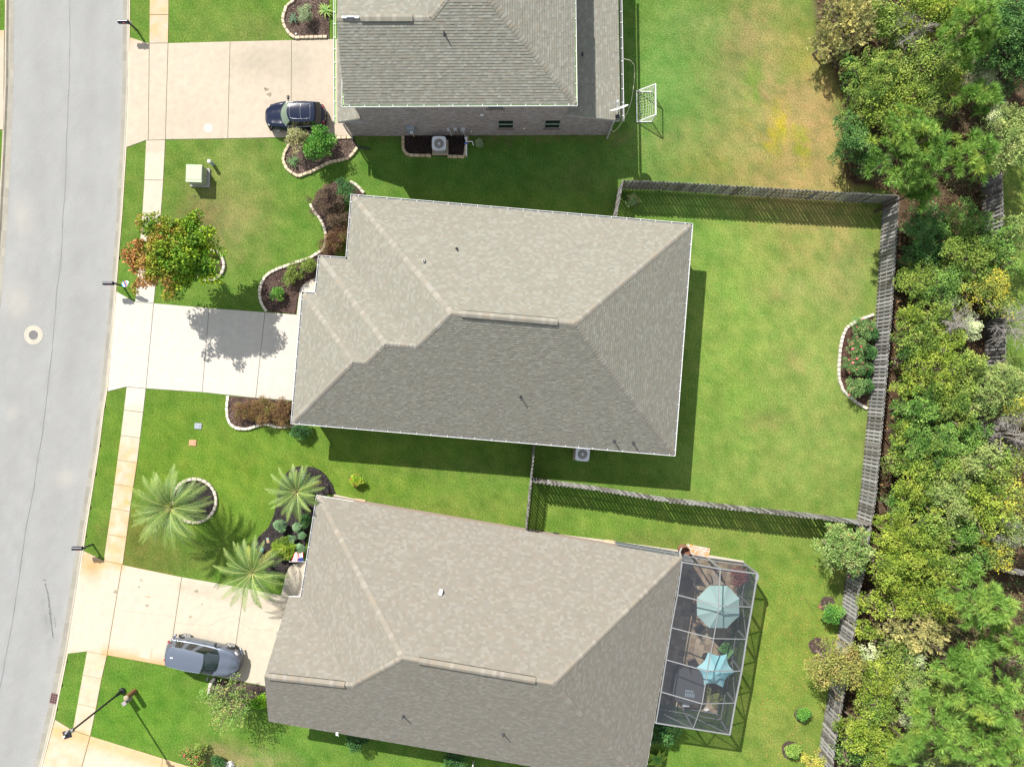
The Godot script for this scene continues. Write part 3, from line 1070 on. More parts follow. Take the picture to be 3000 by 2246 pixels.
func roof_base(owner_: Node3D, faces: Array) -> void:
	var mb := MB.new()
	for f in faces:
		var n: Vector3 = f[1].n
		var pts: Array = f[0]
		var poly := PackedVector2Array()
		for p in pts:
			poly.append(Vector2((p - f[1].o).dot(f[1].u), (p - f[1].o).dot(f[1].v)))
		var ids := Geometry2D.triangulate_polygon(poly)
		for i in range(0, ids.size(), 3):
			mb.tri(pts[ids[i]] - n * .003, pts[ids[i + 1]] - n * .003, pts[ids[i + 2]] - n * .003, n)
	part("roof", mb.mesh(), M.underlay, owner_, Transform3D.IDENTITY, true)

func vent_pipe(owner_: Node3D, x: float, y: float, h: float, tall: float, col: Material, called := "vent_pipe", rad := 0.045) -> void:
	var p := P(x, y, h)
	var mb := MB.new()
	mb.lathe(Vector3.ZERO, [Vector2(0.13, -0.10), Vector2(0.10, 0.03), Vector2(rad + .012, 0.05), Vector2(rad + .006, 0.09)], 12)
	var o := part("pipe_boot", mb.mesh(), M.dark, owner_, Transform3D(Basis.IDENTITY, p), true)
	var pp := MB.new()
	pp.lathe(Vector3.ZERO, [Vector2(rad, -0.1), Vector2(rad, tall), Vector2(rad * .78, tall), Vector2(rad * .78, tall - .2)], 12)
	part(called, pp.mesh(), col, owner_, Transform3D(Basis.IDENTITY, p), true)

func roof_height(pl: Dictionary, x: float, y: float) -> float:    # height at which the sight line through a plan point meets a roof plane
	var o := Vector3(0, HC, 0)
	var d := P(x, y) - o
	var t: float = (pl.d - pl.n.dot(o)) / pl.n.dot(d)
	return (o + d * t).y

func tones(base: Color, k: float) -> Array:
	var a := []
	for m in [[1, 1, 1], [1.14, 1.15, 1.17], [.91, .90, .88], [1.04, .98, .92], [.96, .975, .95], [1.17, 1.17, 1.16], [.98, .96, .93], [1.0, .99, .97]]:
		a.append(Color(base.r * (1 + (m[0] - 1) * k), base.g * (1 + (m[1] - 1) * k), base.b * (1 + (m[2] - 1) * k)))
	return a

func make_middle_house() -> void:
	var h := 2.75
	var mid := P(1450, 980, h)
	mid.y = 0
	var o := thing("brick_house", "single-storey middle house with stepped hip roof and white gutters", "house", mid)
	var pts := [[1027, 568], [2031, 654], [1979, 1336], [851, 1241], [883, 853], [921, 856], [932, 747], [1012, 753]]
	var c := []
	for p in pts:
		c.append(P(p[0], p[1], h))
	var cen := P(1450, 980, h)
	var E := []
	for i in 8:
		E.append(eplane(c[i], c[(i + 1) % 8], cen, 0.667, 0.115))
	# 0 N, 1 E, 2 S, 3 W3, 4 N3, 5 W2, 6 N2, 7 W1
	var k := []
	for i in 8:
		k.append(meet(E[(i + 7) % 8], E[i], level(h)))
	var A := meet(E[2], E[0], E[7])
	var B := meet(E[2], E[0], E[1])
	var C := meet(E[2], E[7], E[6])
	var D := meet(E[2], E[6], E[5])
	var F := meet(E[2], E[5], E[4])
	var G := meet(E[2], E[4], E[3])
	var faces := [[[k[0], k[1], B, A], E[0]], [[k[1], k[2], B], E[1]], [[k[2], k[3], G, F, D, C, A, B], E[2]], [[k[3], k[4], G], E[3]], [[k[4], k[5], F, G], E[4]], [[k[5], k[6], D, F], E[5]], [[k[6], k[7], C, D], E[6]], [[k[7], k[0], A, C], E[7]]]
	roof_base(o, faces)
	var pal := tones(Color(.218, .211, .180), .75)
	var pool := []
	for f in faces:
		tiles(pool, f[0], f[1], 8, 0.145, 0.12, 0.25, 0.018)
	lay(pool, "shingle", o, pal, M.shingle)
	var cp := tones(Color(.246, .230, .198), .9)
	for e in [[k[0], A, 0, 7], [k[1], B, 0, 1], [k[2], B, 1, 2], [C, A, 2, 7], [C, D, 2, 6], [k[6], D, 6, 5], [F, D, 2, 5], [G, F, 2, 4], [k[4], G, 4, 3], [k[3], G, 3, 2], [A, B, 0, 2]]:
		caps(o, e[0], e[1], E[e[2]].n, E[e[3]].n, cp)
	vent_strip(o, A, B, E[0].n, E[2].n, cp, 0.09, 0.86)
	for i in 8:
		gutter(o, c[i], c[(i + 1) % 8], E[i].out, M.trough)
	shell(o, c, h, 0.45, M.brick)
	vent_pipe(o, 1338, 729, roof_height(E[0], 1338, 729), 0.28, M.lead)
	vent_pipe(o, 1242, 765, roof_height(E[0], 1242, 765), 0.22, M.white_paint, "vent_pipe", 0.07)
	vent_pipe(o, 1525, 1161, roof_height(E[2], 1525, 1161), 0.32, M.lead)
	vent_pipe(o, 1799, 1290, roof_height(E[2], 1799, 1290), 0.32, M.lead)
	vent_pipe(o, 1855, 1295, roof_height(E[2], 1855, 1295), 0.32, M.lead)

func make_south_house() -> void:
	var h := 2.75
	var mid := P(1390, 1900, h)
	mid.y = 0
	var o := thing("brick_house", "large tan roofed house with a screened patio at its back", "house", mid)
	var pts := [[926, 1450], [1999, 1631], [1886, 2302], [785, 2113], [845, 1747], [879, 1747]]
	var c := []
	for p in pts:
		c.append(P(p[0], p[1], h))
	var cen := P(1390, 1900, h)
	var E := []
	for i in 6:
		E.append(eplane(c[i], c[(i + 1) % 6], cen, 0.655, 0.11 if i == 5 else 0.02, i == 3))
	var k := []
	for i in 6:
		k.append(meet(E[(i + 5) % 6], E[i], level(h)))
	var A := meet(E[2], E[0], E[5])
	var B := meet(E[2], E[0], E[1])
	var C := meet(E[2], E[5], E[4])
	var G := meet(E[2], E[4], E[3])
	var faces := [[[k[0], k[1], B, A], E[0]], [[k[1], k[2], B], E[1]], [[k[2], k[3], G, C, A, B], E[2]], [[k[4], k[5], C, G], E[4]], [[k[5], k[0], A, C], E[5]]]
	roof_base(o, faces)
	var pal := tones(Color(.215, .200, .173), .7)
	var pool := []
	for f in faces:
		tiles(pool, f[0], f[1], 8, 0.145, 0.13, 0.27, 0.014)
	lay(pool, "shingle", o, pal, M.shingle)
	var cp := tones(Color(.246, .225, .192), 1.0)
	for e in [[k[0], A, 0, 5], [k[1], B, 0, 1], [k[2], B, 1, 2], [C, A, 2, 5], [G, C, 2, 4], [A, B, 0, 2]]:
		caps(o, e[0], e[1], E[e[2]].n, E[e[3]].n, cp)
	vent_strip(o, A, B, E[0].n, E[2].n, cp, 0.11, 0.88)
	vent_strip(o, G, C, E[4].n, E[2].n, cp, 0.05, 0.92)
	gutter(o, c[5], c[0], E[5].out, M.trough)
	gutter(o, c[0], c[0].lerp(c[1], 0.103), E[0].out, M.white_paint, 0.6)
	gutter(o, c[4], c[5], E[4].out, M.white_paint, 0.3)
	gutter(o, c[1], c[2], E[1].out, M.dark, 3.0)
	shell(o, c, h, 0.42, M.brick)
	var gb := MB.new()
	gb.tri(k[3] + E[3].out * -.3, k[4] + E[3].out * -.3, G + E[3].out * -.3 - Vector3.UP * .05, E[3].out)
	part("gable", gb.mesh(), M.brick, o, Transform3D.IDENTITY, true)
	var rk := MB.new()
	for e in [[k[3], G], [k[4], G]]:
		rk.quad(e[0] + Vector3.UP * .01, e[1] + Vector3.UP * .01, e[1] - Vector3.UP * .18, e[0] - Vector3.UP * .18, E[3].out)
	part("rake_board", rk.mesh(), M.white_paint, o, Transform3D.IDENTITY, true)
	var bx := MB.new()
	bx.bevel(Vector3(0, .1, 0), Vector3.RIGHT, Vector3.UP, Vector3.BACK, Vector3(.10, .12, .15), .03)
	part("roof_vent", bx.mesh(), M.white_paint, o, Transform3D(Basis(Vector3.UP, -.17), P(1292, 1733, roof_height(E[0], 1292, 1733))), true)
	vent_pipe(o, 1181, 2096, roof_height(E[2], 1181, 2096), 0.34, M.lead)
	vent_pipe(o, 1474, 2149, roof_height(E[2], 1474, 2149), 0.34, M.lead)
	var an := MB.new()
	an.path([Vector3(0, -.1, 0), Vector3(0, .25, 0), Vector3(.1, .3, .1)], .02)
	an.bevel(Vector3(0, .22, 0), Vector3.RIGHT, Vector3.UP, Vector3.BACK, Vector3(.07, .05, .09), .02)
	part("antenna_mount", an.mesh(), M.white_paint, o, Transform3D(Basis.IDENTITY, P(990, 2144, 2.8)), true)
	# concrete splash block under the end of the short gutter
	for e in [[1055, 1468, .15], [1787, 1588, .15]]:
		var sb := MB.new()
		sb.bevel(Vector3(0, .05, 0), Vector3.RIGHT, Vector3.UP, Vector3.BACK, Vector3(.34, .05, .15), .02, Color(.55, .45, .32))
		sb.bevel(Vector3(0, .10, -.12), Vector3.RIGHT, Vector3.UP, Vector3.BACK, Vector3(.34, .03, .03), .01, Color(.50, .36, .2))
		var t := thing("splash_block", "tan splash block by the white gutter's end" if e[0] < 1200 else "tan splash block at the dark screen wall's corner", "splash block", P(e[0], e[1]), "", -e[2])
		part("block", sb.mesh(), M.conc, t)

func make_north_house() -> void:
	var h := 5.4
	var mid := P(1390, 180, 0)
	var o := thing("brick_house", "two-storey brick house with its shaded wall facing the narrow lawn", "house", mid)
	var pts := [[1001, 313], [1692, 309], [1688, -420], [1061, -420], [1061, -113], [1000, -113]]
	var c := []
	for p in pts:
		c.append(P(p[0], p[1], h))
	var cen := P(1400, 0, h)
	var E := []
	for i in 6:
		E.append(eplane(c[i], c[(i + 1) % 6], cen, 0.45, 0.12, i == 5))
	# 0 S, 1 E, 2 N, 3 W1, 4 N2, 5 gable
	E[5].d = E[5].n.dot(P(1008, 100, h))
	var k := []
	for i in 6:
		k.append(meet(E[(i + 5) % 6], E[i], level(h)))
	var A := meet(E[0], E[2], E[3])
	var B := meet(E[0], E[2], E[1])
	var C := meet(E[0], E[3], E[4])
	var G := meet(E[0], E[4], E[5])
	var faces := [[[k[0], k[1], B, A, C, G], E[0]], [[k[1], k[2], B], E[1]], [[k[2], k[3], A, B], E[2]], [[k[3], k[4], C, A], E[3]], [[k[4], k[5], G, C], E[4]]]
	# sheds to the west and east
	var w0 := P(978, 358, 2.7); var w1 := P(975, -180, 2.7)
	var WS := eplane(w0, w1, cen, 0.45, 0.12)
	var e0 := P(1829, 354, 2.7); var e1 := P(1820, -180, 2.7)
	var ES := eplane(e0, e1, cen, 0.21, 0.12)
	var hw := 2.7 + 0.45 * 77.0 * S
	var wt0 := Vector3(-412 * S, hw, -717 * S); var wt1 := Vector3(-414 * S, hw, -1250 * S)
	var he := 2.7 + 0.21 * 163.0 * S
	var et0 := Vector3(146 * S, he, -727 * S); var et1 := Vector3(141 * S, he, -1250 * S)
	var up_w := eplane(wt0, wt1, cen, 0, 0, true)
	var up_e := eplane(et0, et1, cen, 0, 0, true)
	var ws_s := eplane(w0, wt0, cen, 0, 0, true)
	var es_s := eplane(e0, et0, cen, 0, 0, true)
	var far_n := eplane(P(900, -160, 0), P(1900, -160, 0), cen, 0, 0, true)
	var fw := [meet(WS, ws_s, level(2.7 + .12 * .45)), meet(WS, ws_s, up_w), meet(WS, far_n, up_w), meet(WS, far_n, level(2.7 + .12 * .45))]
	var fe := [meet(ES, es_s, level(2.7 + .12 * .21)), meet(ES, es_s, up_e), meet(ES, far_n, up_e), meet(ES, far_n, level(2.7 + .12 * .21))]
	faces.append([fw, WS])
	faces.append([fe, ES])
	roof_base(o, faces)
	var pal := tones(Color(.215, .211, .181), .85)
	var pool := []
	for f in faces:
		tiles(pool, f[0], f[1], 8, 0.145, 0.13, 0.27, 0.020)
	lay(pool, "shingle", o, pal, M.shingle)
	var cp := tones(Color(.235, .225, .19), 1.0)
	for e in [[k[1], B, 0, 1], [C, A, 0, 3], [G, C, 0, 4]]:
		caps(o, e[0], e[1], E[e[2]].n, E[e[3]].n, cp)
	vent_strip(o, G, C, E[0].n, E[4].n, cp, 0.26, 0.80)
	gutter(o, c[0], c[1], E[0].out, M.green_trough, 0.8)
	gutter(o, c[1], P(1687, -60, h), E[1].out, M.green_trough, 0.8)
	gutter(o, P(1001, 160, h), c[0], Vector3.LEFT, M.green_trough, 0.8)
	gutter(o, w0, w1, WS.out, M.green_trough, 0.75)
	gutter(o, e0, e1, ES.out, M.dark, 0.75)
	var fb := MB.new()
	for e in [[fw, WS, -412.0], [fe, ES, 281.0]]:
		var fa: Vector3 = e[0][0]
		var fz: Vector3 = e[0][3]
		fb.quad(fa - Vector3.UP * .01, fz - Vector3.UP * .01, fz - Vector3.UP * .2, fa - Vector3.UP * .2, e[1].out)
		fb.quad(fa - Vector3.UP * .18, fz - Vector3.UP * .18, Vector3(e[2] * S, fz.y - .18, fz.z), Vector3(e[2] * S, fa.y - .18, fa.z), Vector3.DOWN)
		fb.quad(fa - Vector3.UP * .01, e[0][1] - Vector3.UP * .01, e[0][1] - Vector3.UP * .16, fa - Vector3.UP * .18, Vector3.BACK)
	part("fascia", fb.mesh(), M.grey_paint, o, Transform3D.IDENTITY, true)
	shell(o, [c[0], c[1], c[2], c[3], c[4], c[5]], h, 0.42, null)
	# walls: south face carries real bricks
	var z := -727.0 * S
	var so := Vector3(-468 * S, 0, -725.5 * S)
	var su := Vector3(281 * S, 0, -729.5 * S) - so
	var L := su.length()
	su = su.normalized()
	var WP := {"o": so, "u": su, "v": Vector3.UP, "n": Vector3(-su.z, 0, su.x)}
	var X := func(px: float) -> float: return (px + 468.0) * S
	var prof := [Vector2(0, -.05), Vector2(L, -.05), Vector2(L, 2.72), Vector2(X.call(150), 3.42), Vector2(X.call(150), 5.2), Vector2(X.call(-414), 5.2), Vector2(X.call(-414), 3.4), Vector2(0, 2.75)]
	var poly := PackedVector2Array(prof)
	var bk := MB.new()
	var ids := Geometry2D.triangulate_polygon(poly)
	var face := []
	for q in prof:
		face.append(so + su * q.x + Vector3.UP * q.y)
	for i in range(0, ids.size(), 3):
		bk.tri(face[ids[i]], face[ids[i + 1]], face[ids[i + 2]], WP.n)
	# remaining walls
	var ring := [so, so + su * L, Vector3(278 * S, 0, -1250 * S), Vector3(-470 * S, 0, -1250 * S)]
	bk.quad(ring[1], ring[2], ring[2] + Vector3.UP * 2.6, ring[1] + Vector3.UP * 2.6, Vector3.RIGHT)
	bk.quad(ring[0], ring[3], ring[3] + Vector3.UP * 2.6, ring[0] + Vector3.UP * 2.6, Vector3.LEFT)
	bk.quad(Vector3(150 * S, 2.6, z), Vector3(146 * S, 2.6, -1250 * S), Vector3(146 * S, 5.2, -1250 * S), Vector3(150 * S, 5.2, z), Vector3.RIGHT)
	bk.quad(Vector3(-414 * S, 2.6, z), Vector3(-418 * S, 2.6, -1250 * S), Vector3(-418 * S, 5.2, -1250 * S), Vector3(-414 * S, 5.2, z), Vector3.LEFT)
	var wall := part("wall", bk.mesh(), M.mortar, o, Transform3D.IDENTITY, true)
	var holes := [Rect2(X.call(-40), 1.2, .96, 1.32), Rect2(X.call(91), 1.2, .96, 1.32), Rect2(X.call(-66), 4.35, .95, .9)]
	var bp := []
	tiles(bp, face, WP, 8, 0.076, 0.215, 0.216, 0.018, 0.010, holes)
	var bt := []
	for q in [[.46, .42, .40], [.52, .475, .455], [.41, .375, .36], [.56, .52, .50], [.47, .40, .365], [.44, .41, .40], [.37, .32, .30], [.53, .485, .465]]:
		bt.append(Color(q[0], q[1], q[2]))
	lay(bp, "brick", wall, bt, M.brickv)
	var at := func(x: float, y: float, out: float) -> Vector3: return so + su * x + Vector3.UP * y + WP.n * out
	for r in holes:
		var x0: float = r.position.x; var y0: float = r.position.y; var x1: float = r.end.x; var y1: float = r.end.y
		var fr := MB.new()
		var cm: Vector3 = at.call((x0 + x1) / 2, (y0 + y1) / 2, .014)
		for s in [-1, 1]:
			fr.box(cm + su * s * ((x1 - x0) / 2 - .02), su * .03, Vector3.UP * (y1 - y0) / 2, WP.n * .014)
			fr.box(cm + Vector3.UP * s * ((y1 - y0) / 2 - .02), su * (x1 - x0) / 2, Vector3.UP * .028, WP.n * .0145)
		var w := part("window", fr.mesh(), M.grey_frame, o, Transform3D.IDENTITY, true)
		var rail := MB.new()
		rail.box(cm + WP.n * .004, su * (x1 - x0 - .07) / 2, Vector3.UP * .02, WP.n * .012)
		part("meeting_rail", rail.mesh(), M.pale_green, w, Transform3D.IDENTITY, true)
		var pn := MB.new()
		pn.quad(at.call(x0, y0, .006), at.call(x1, y0, .006), at.call(x1, y1, .006), at.call(x0, y1, .006), WP.n)
		part("pane", pn.mesh(), M.window_glass, w, Transform3D.IDENTITY, true)
		for i in 9:   # soldier course under the window
			var sb := MB.new()
			sb.bevel(at.call(lerpf(x0 - .04, x1 + .04, (i + .5) / 9.0), y0 - .105, .03), su, Vector3.UP, WP.n, Vector3(.050, .10, .03), .006, vary(Color(.25, .20, .18), .15))
			part("sill_brick", sb.mesh(), M.brickv, w, Transform3D.IDENTITY, true)
	# things fixed to the wall
	var box := func(called: String, x: float, y: float, hx: float, hy: float, hz: float, m: Material) -> MeshInstance3D:
		var b := MB.new()
		b.bevel(at.call(x, y, .02 + hz), su, Vector3.UP, WP.n, Vector3(hx, hy, hz), .012)
		return part(called, b.mesh(), m, o, Transform3D.IDENTITY, true)
	var pipe := func(x: float, ya: float, yb: float, r: float, m: Material, dx := 0.0) -> void:
		var b := MB.new()
		b.tube(at.call(x, ya, .06), at.call(x + dx, yb, .08), r, r, 8)
		part("conduit", b.mesh(), m, o, Transform3D.IDENTITY, true)
	var xm: float = X.call(-287)
	var meter: MeshInstance3D = box.call("electric_meter", xm, 1.35, .24, .38, .10, M.meter)
	var dial := MB.new()
	dial.tube(at.call(xm, 1.2, .2), at.call(xm, 1.2, .29), .085, .08, 14)
	part("dial", dial.mesh(), M.dial_glass, meter, Transform3D.IDENTITY, true)
	pipe.call(xm, 1.0, 0.35, .035, M.white_paint)
	pipe.call(xm, 0.35, 0.0, .036, M.orange_pipe)
	box.call("junction_box", X.call(-181), 1.25, .085, .15, .06, M.grey_box)
	box.call("junction_box", X.call(-161), 1.25, .10, .15, .06, M.grey_box)
	box.call("junction_box", X.call(-140), 1.22, .13, .17, .06, M.grey_box)
	pipe.call(X.call(-179), 1.05, 0.1, .022, M.white_paint, .05)
	pipe.call(X.call(-163), 1.05, 0.1, .02, M.dark, .02)
	pipe.call(X.call(-153), 1.05, 0.1, .02, M.dark, .02)
	pipe.call(X.call(-140), 1.0, 0.05, .022, M.white_paint, .06)
	pipe.call(X.call(-117), .95, 0.6, .02, M.white_paint)
	box.call("wall_vent", X.call(-81), 3.45, .10, .07, .03, M.white_paint)
	box.call("outlet_box", X.call(35), 1.25, .055, .055, .03, M.cream)
	for e in [[P(1798, 353, 2.66), P(1790, 372, 1.5), P(1781, 397, 0.2), P(1778, 402, 0.05)], [P(1006, 361, 2.62), P(1017, 380, 1.4), P(1033, 402, 0.1)]]:
		for j in e.size() - 1:
			var dn := MB.new()
			var d: Vector3 = (e[j + 1] - e[j]).normalized()
			var sd := d.cross(WP.n).normalized()
			dn.box((e[j] + e[j + 1]) / 2 + WP.n * .06, d * e[j].distance_to(e[j + 1]) * .52, sd * .045, sd.cross(d) * .035)
			part("downspout", dn.mesh(), M.grey_paint, o, Transform3D.IDENTITY, true)
	vent_pipe(o, 1302, 99, roof_height(E[0], 1302, 99), 0.36, M.lead)
	vent_pipe(o, 1706, 160, roof_height(ES, 1706, 160), 0.30, M.lead)
	var cap := MB.new()
	cap.box(Vector3.ZERO, Vector3(.45, 0, 0), Vector3(0, .03, 0), Vector3(0, 0, .055))
	cap.box(Vector3(0, .05, 0), Vector3(.2, 0, 0), Vector3(0, .04, 0), Vector3(0, 0, .03))
	part("ridge_end_cap", cap.mesh(), M.meter, o, Transform3D(Basis.IDENTITY, G + Vector3(.75, .06, 0)), true)
	# drainage hose from the west downspout
	var hs := MB.new()
	hs.path([P(1033, 401, .1), P(1036, 412, .09), P(1043, 424, .07), P(1052, 430, .06), P(1066, 433, .05), P(1083, 436, .05)], .055, 8)
	var ht := thing("drain_hose", "black ribbed drain hose on the grass below the downspout", "hose", P(1050, 425))
	part("hose", hs.mesh(), M.black, ht, Transform3D.IDENTITY, true)
	# satellite dish
	var sd0 := thing("satellite_dish", "white satellite dish on the low roof's corner", "satellite dish", P(1809, 341, 2.85))
	var ft := MB.new()
	ft.bevel(Vector3(0, .05, 0), Vector3.RIGHT, Vector3.UP, Vector3.BACK, Vector3(.13, .05, .10), .02)
	ft.tube(Vector3(0, .05, 0), Vector3(.02, .55, -.05), .03, .025, 8)
	part("mount", ft.mesh(), M.black, sd0)
	var ds := MB.new()
	for s in [[-.20, .62, -.12, .30, -.25], [.23, .66, -.26, .33, -.38]]:
		var tmp := MB.new()
		tmp.lathe(Vector3.ZERO, [Vector2(0, 0), Vector2(.5, .03), Vector2(.85, .10), Vector2(1.0, .17), Vector2(.98, .18), Vector2(.5, .05), Vector2(0, .02)], 20)
		var bs := Basis(Vector3.RIGHT, -1.12).rotated(Vector3.UP, s[4] * -1.0 + .0).scaled(Vector3.ONE * s[3])
		for i in tmp.v.size():
			ds.v.append(bs * tmp.v[i] + Vector3(s[0], s[1], s[2]))
			ds.n.append((bs * tmp.n[i]).normalized())
			ds.c.append(Color.WHITE)
	part("reflector", ds.mesh(), M.white_paint, sd0)
	var arm := MB.new()
	arm.path([Vector3(0, .5, -.05), Vector3(-.06, .55, -.3), Vector3(-.1, .75, -.55)], .022, 6)
	arm.bevel(Vector3(-.1, .78, -.58), Vector3.RIGHT, Vector3.UP, Vector3.BACK, Vector3(.05, .05, .07), .015)
	part("feed_arm", arm.mesh(), M.grey_box, sd0)
	# cable slung from the gutter to the ground
	var cb := MB.new()
	cb.path([P(1829, 172, 2.6), P(1848, 177, 2.2), P(1858, 190, 1.7), P(1860, 212, 1.2), P(1857, 250, .7), P(1850, 295, .4), P(1838, 330, .3), P(1822, 358, .25), P(1808, 378, .15), P(1797, 386, .05), P(1790, 378, .05)], .016, 5)
	var ct := thing("coaxial_cable", "thin pale cable drooping from the low gutter over dark grass", "cable", P(1857, 250))
	part("cable", cb.mesh(), M.cream, ct, Transform3D.IDENTITY, true)
# ---------------------------------------------------------------- fences
func fence(label: String, top: Array, called := "wooden_fence", h := 1.83, both := true, flip := 1.0) -> void:
	var pts := []
	for i in range(0, top.size(), 2):
		var q := P(top[i], top[i + 1], h)
		q.y = 0
		pts.append(q)
	var o := thing(called, label, "fence", pts[0], "weathered board fences")
	var pk := []
	for v in 7:
		var b := MB.new()
		var t: Color = [Color(.27, .262, .25), Color(.33, .322, .31), Color(.20, .192, .182), Color(.29, .28, .262), Color(.25, .245, .24), Color(.41, .40, .39), Color(.155, .143, .13)][v]
		var hh: float = h / 2 + [0, .006, -.008, .004, .010, -.004, 0][v]
		b.bevel(Vector3(0, hh + .03, 0), Vector3.RIGHT, Vector3.UP, Vector3.BACK, Vector3(.070, hh, .0085), .004, t)
		pk.append(b.mesh())
	var rl := 0.0
	var carry := 0.1
	for s in pts.size() - 1:
		var a: Vector3 = pts[s]
		var b: Vector3 = pts[s + 1]
		var d := (b - a).normalized()
		var n := Vector3(-d.z, 0, d.x)
		var len := a.distance_to(b)
		var bs := Basis(d, Vector3.UP, n)
		var x := carry
		var k := 0
		while x < len:
			for side in ([-1.0, 1.0] if both else [flip]):
				var xx: float = x + (0.0 if side < 0 else 0.116)
				if xx > len: continue
				var tilt := Basis(n, R(-.008, .008)) * Basis(d, R(-.006, .006))
				part("picket", pk[rng.randi() % 7 if rng.randf() < .85 else 5], M.wood, o, Transform3D(tilt * bs, a + d * xx + n * side * .031), true)
			x += 0.232 if both else 0.152
			k += 1
		carry = maxf(x - len, 0.0)
		var np := maxi(1, int(round(len / 2.4)))
		for i in np + (1 if s == pts.size() - 2 else 0):
			var p := a + d * len * i / np
			var pm := MB.new()
			pm.bevel(Vector3(0, h * .49, 0), Vector3.RIGHT, Vector3.UP, Vector3.BACK, Vector3(.047, h * .49, .020), .006, vary(Color(.30, .28, .25), .15))
			part("post", pm.mesh(), M.wood, o, Transform3D(bs, p), true)
			if i < np:
				for y in [.28, .98, 1.66]:
					var r := MB.new()
					r.box(Vector3(len / np / 2 , 0, 0), Vector3(len / np / 2 - .05, 0, 0), Vector3(0, .042, 0), Vector3(0, 0, .0195), vary(Color(.32, .30, .27), .12))
					part("rail", r.mesh(), M.wood, o, Transform3D(bs, p + Vector3.UP * y), true)

func make_fences() -> void:
	fence("grey board fence along the shaded north side of the big back lawn", [1826, 529, 1950, 533, 2282, 553, 2633, 573])
	fence("short grey fence stub meeting the middle house's north eave", [1825, 533, 1816, 580, 1806, 632])
	fence("long grey board fence between the big back lawn and the trees", [2634, 576, 2613, 918, 2593, 1165, 2567, 1450, 2554, 1536])
	fence("thin grey fence between the big back lawn and the patio garden", [1560, 1411, 1750, 1436, 1950, 1469, 2200, 1498, 2400, 1519, 2550, 1540])
	fence("fence linking the middle house with the south house's wall", [1566, 1300, 1557, 1408, 1542, 1556])
	fence("grey fence half hidden by two crape myrtles behind the patio garden", [2553, 1544, 2535, 1666, 2519, 1732, 2507, 1829, 2494, 1906, 2476, 2013, 2466, 2080, 2450, 2166, 2438, 2262])
	fence("dark fence piece showing through the trees by the far lawn", [2936, 500, 2942, 700, 2946, 920, 2947, 1130])
	fence("dark old fence under the pines near the top corner", [2934, 262, 3010, 205])
	fence("pale fence piece leaning among dry leaves at the far edge", [2950, 1676, 3000, 1684, 3060, 1692])

# ---------------------------------------------------------------- beds
func bed(label: String, outline: Array, stones: Array, dark: Color, light: Color, stone := Color(.50, .43, .33), chips := 170.0, called := "flower_bed") -> Node3D:
	var poly := plan(outline)
	var cen := Vector2.ZERO
	for p in poly:
		cen += p / poly.size()
	var o := thing(called, label, "flower bed", Vector3(cen.x, 0, cen.y))
	part("soil", sheet(poly, 0.035, 0.1, 0.4, func(q): return mixc(dark, light, clampf(.28 + .5 * nz2.get_noise_2d(q.x * 90, q.y * 90), 0, 1))), M.soil, o, Transform3D.IDENTITY, true)
	var area := 0.0
	for i in poly.size():
		var a := poly[i]; var b := poly[(i + 1) % poly.size()]
		area += (a.x * b.y - b.x * a.y) * .5
	area = absf(area)
	var cb := MB.new()
	cb.box(Vector3.ZERO, Vector3(.034, 0, 0), Vector3(0, .006, 0), Vector3(0, 0, .011))
	var lo := poly[0]; var hi := poly[0]
	for p in poly:
		lo = lo.min(p); hi = hi.max(p)
	var xf := []
	var cs := []
	var n := int(area * chips)
	var tries := 0
	while xf.size() < n and tries < n * 6:
		tries += 1
		var q := Vector2(R(lo.x, hi.x), R(lo.y, hi.y))
		if not Geometry2D.is_point_in_polygon(q, poly): continue
		xf.append(Transform3D(Basis.from_euler(Vector3(R(-.7, .7), R(0, TAU), R(-.7, .7))).scaled(Vector3.ONE * R(.6, 1.7)), Vector3(q.x - cen.x, R(.036, .055), q.y - cen.y)))
		cs.append(vary(mixc(dark, light, .85 * pow(rng.randf(), 1.6)), .25))
	multi("mulch", cb.mesh(), M.chip, o, xf, cs)
	edging(o, stones, stone)
	return o

func edging(o: Node3D, stones: Array, stone: Color) -> void:
	var i := 0
	while i + 3 < stones.size():
		var a := P(stones[i], stones[i + 1])
		var b := P(stones[i + 2], stones[i + 3])
		var n := maxi(1, int(round(a.distance_to(b) / .31)))
		var d := (b - a).normalized()
		for k in n:
			var l := a.distance_to(b) / n
			var mb := MB.new()
			var w := Vector3(-d.z, 0, d.x)
			var up := (Vector3.UP + w * R(-.06, .06) + d * R(-.06, .06)).normalized()
			var dd := (d + w * R(-.10, .10)).normalized()
			mb.bevel(Vector3.ZERO, dd, up, dd.cross(up), Vector3(l * R(.44, .485), R(.070, .085), R(.078, .095)), R(.014, .026), vary(mixc(stone, Color(.40, .36, .30), rng.randf() * .45), .10))
			part("edging_stone", mb.mesh(), M.conc, o, Transform3D(Basis.IDENTITY, a + d * l * (k + .5) + Vector3.UP * .06), true)
		i += 2

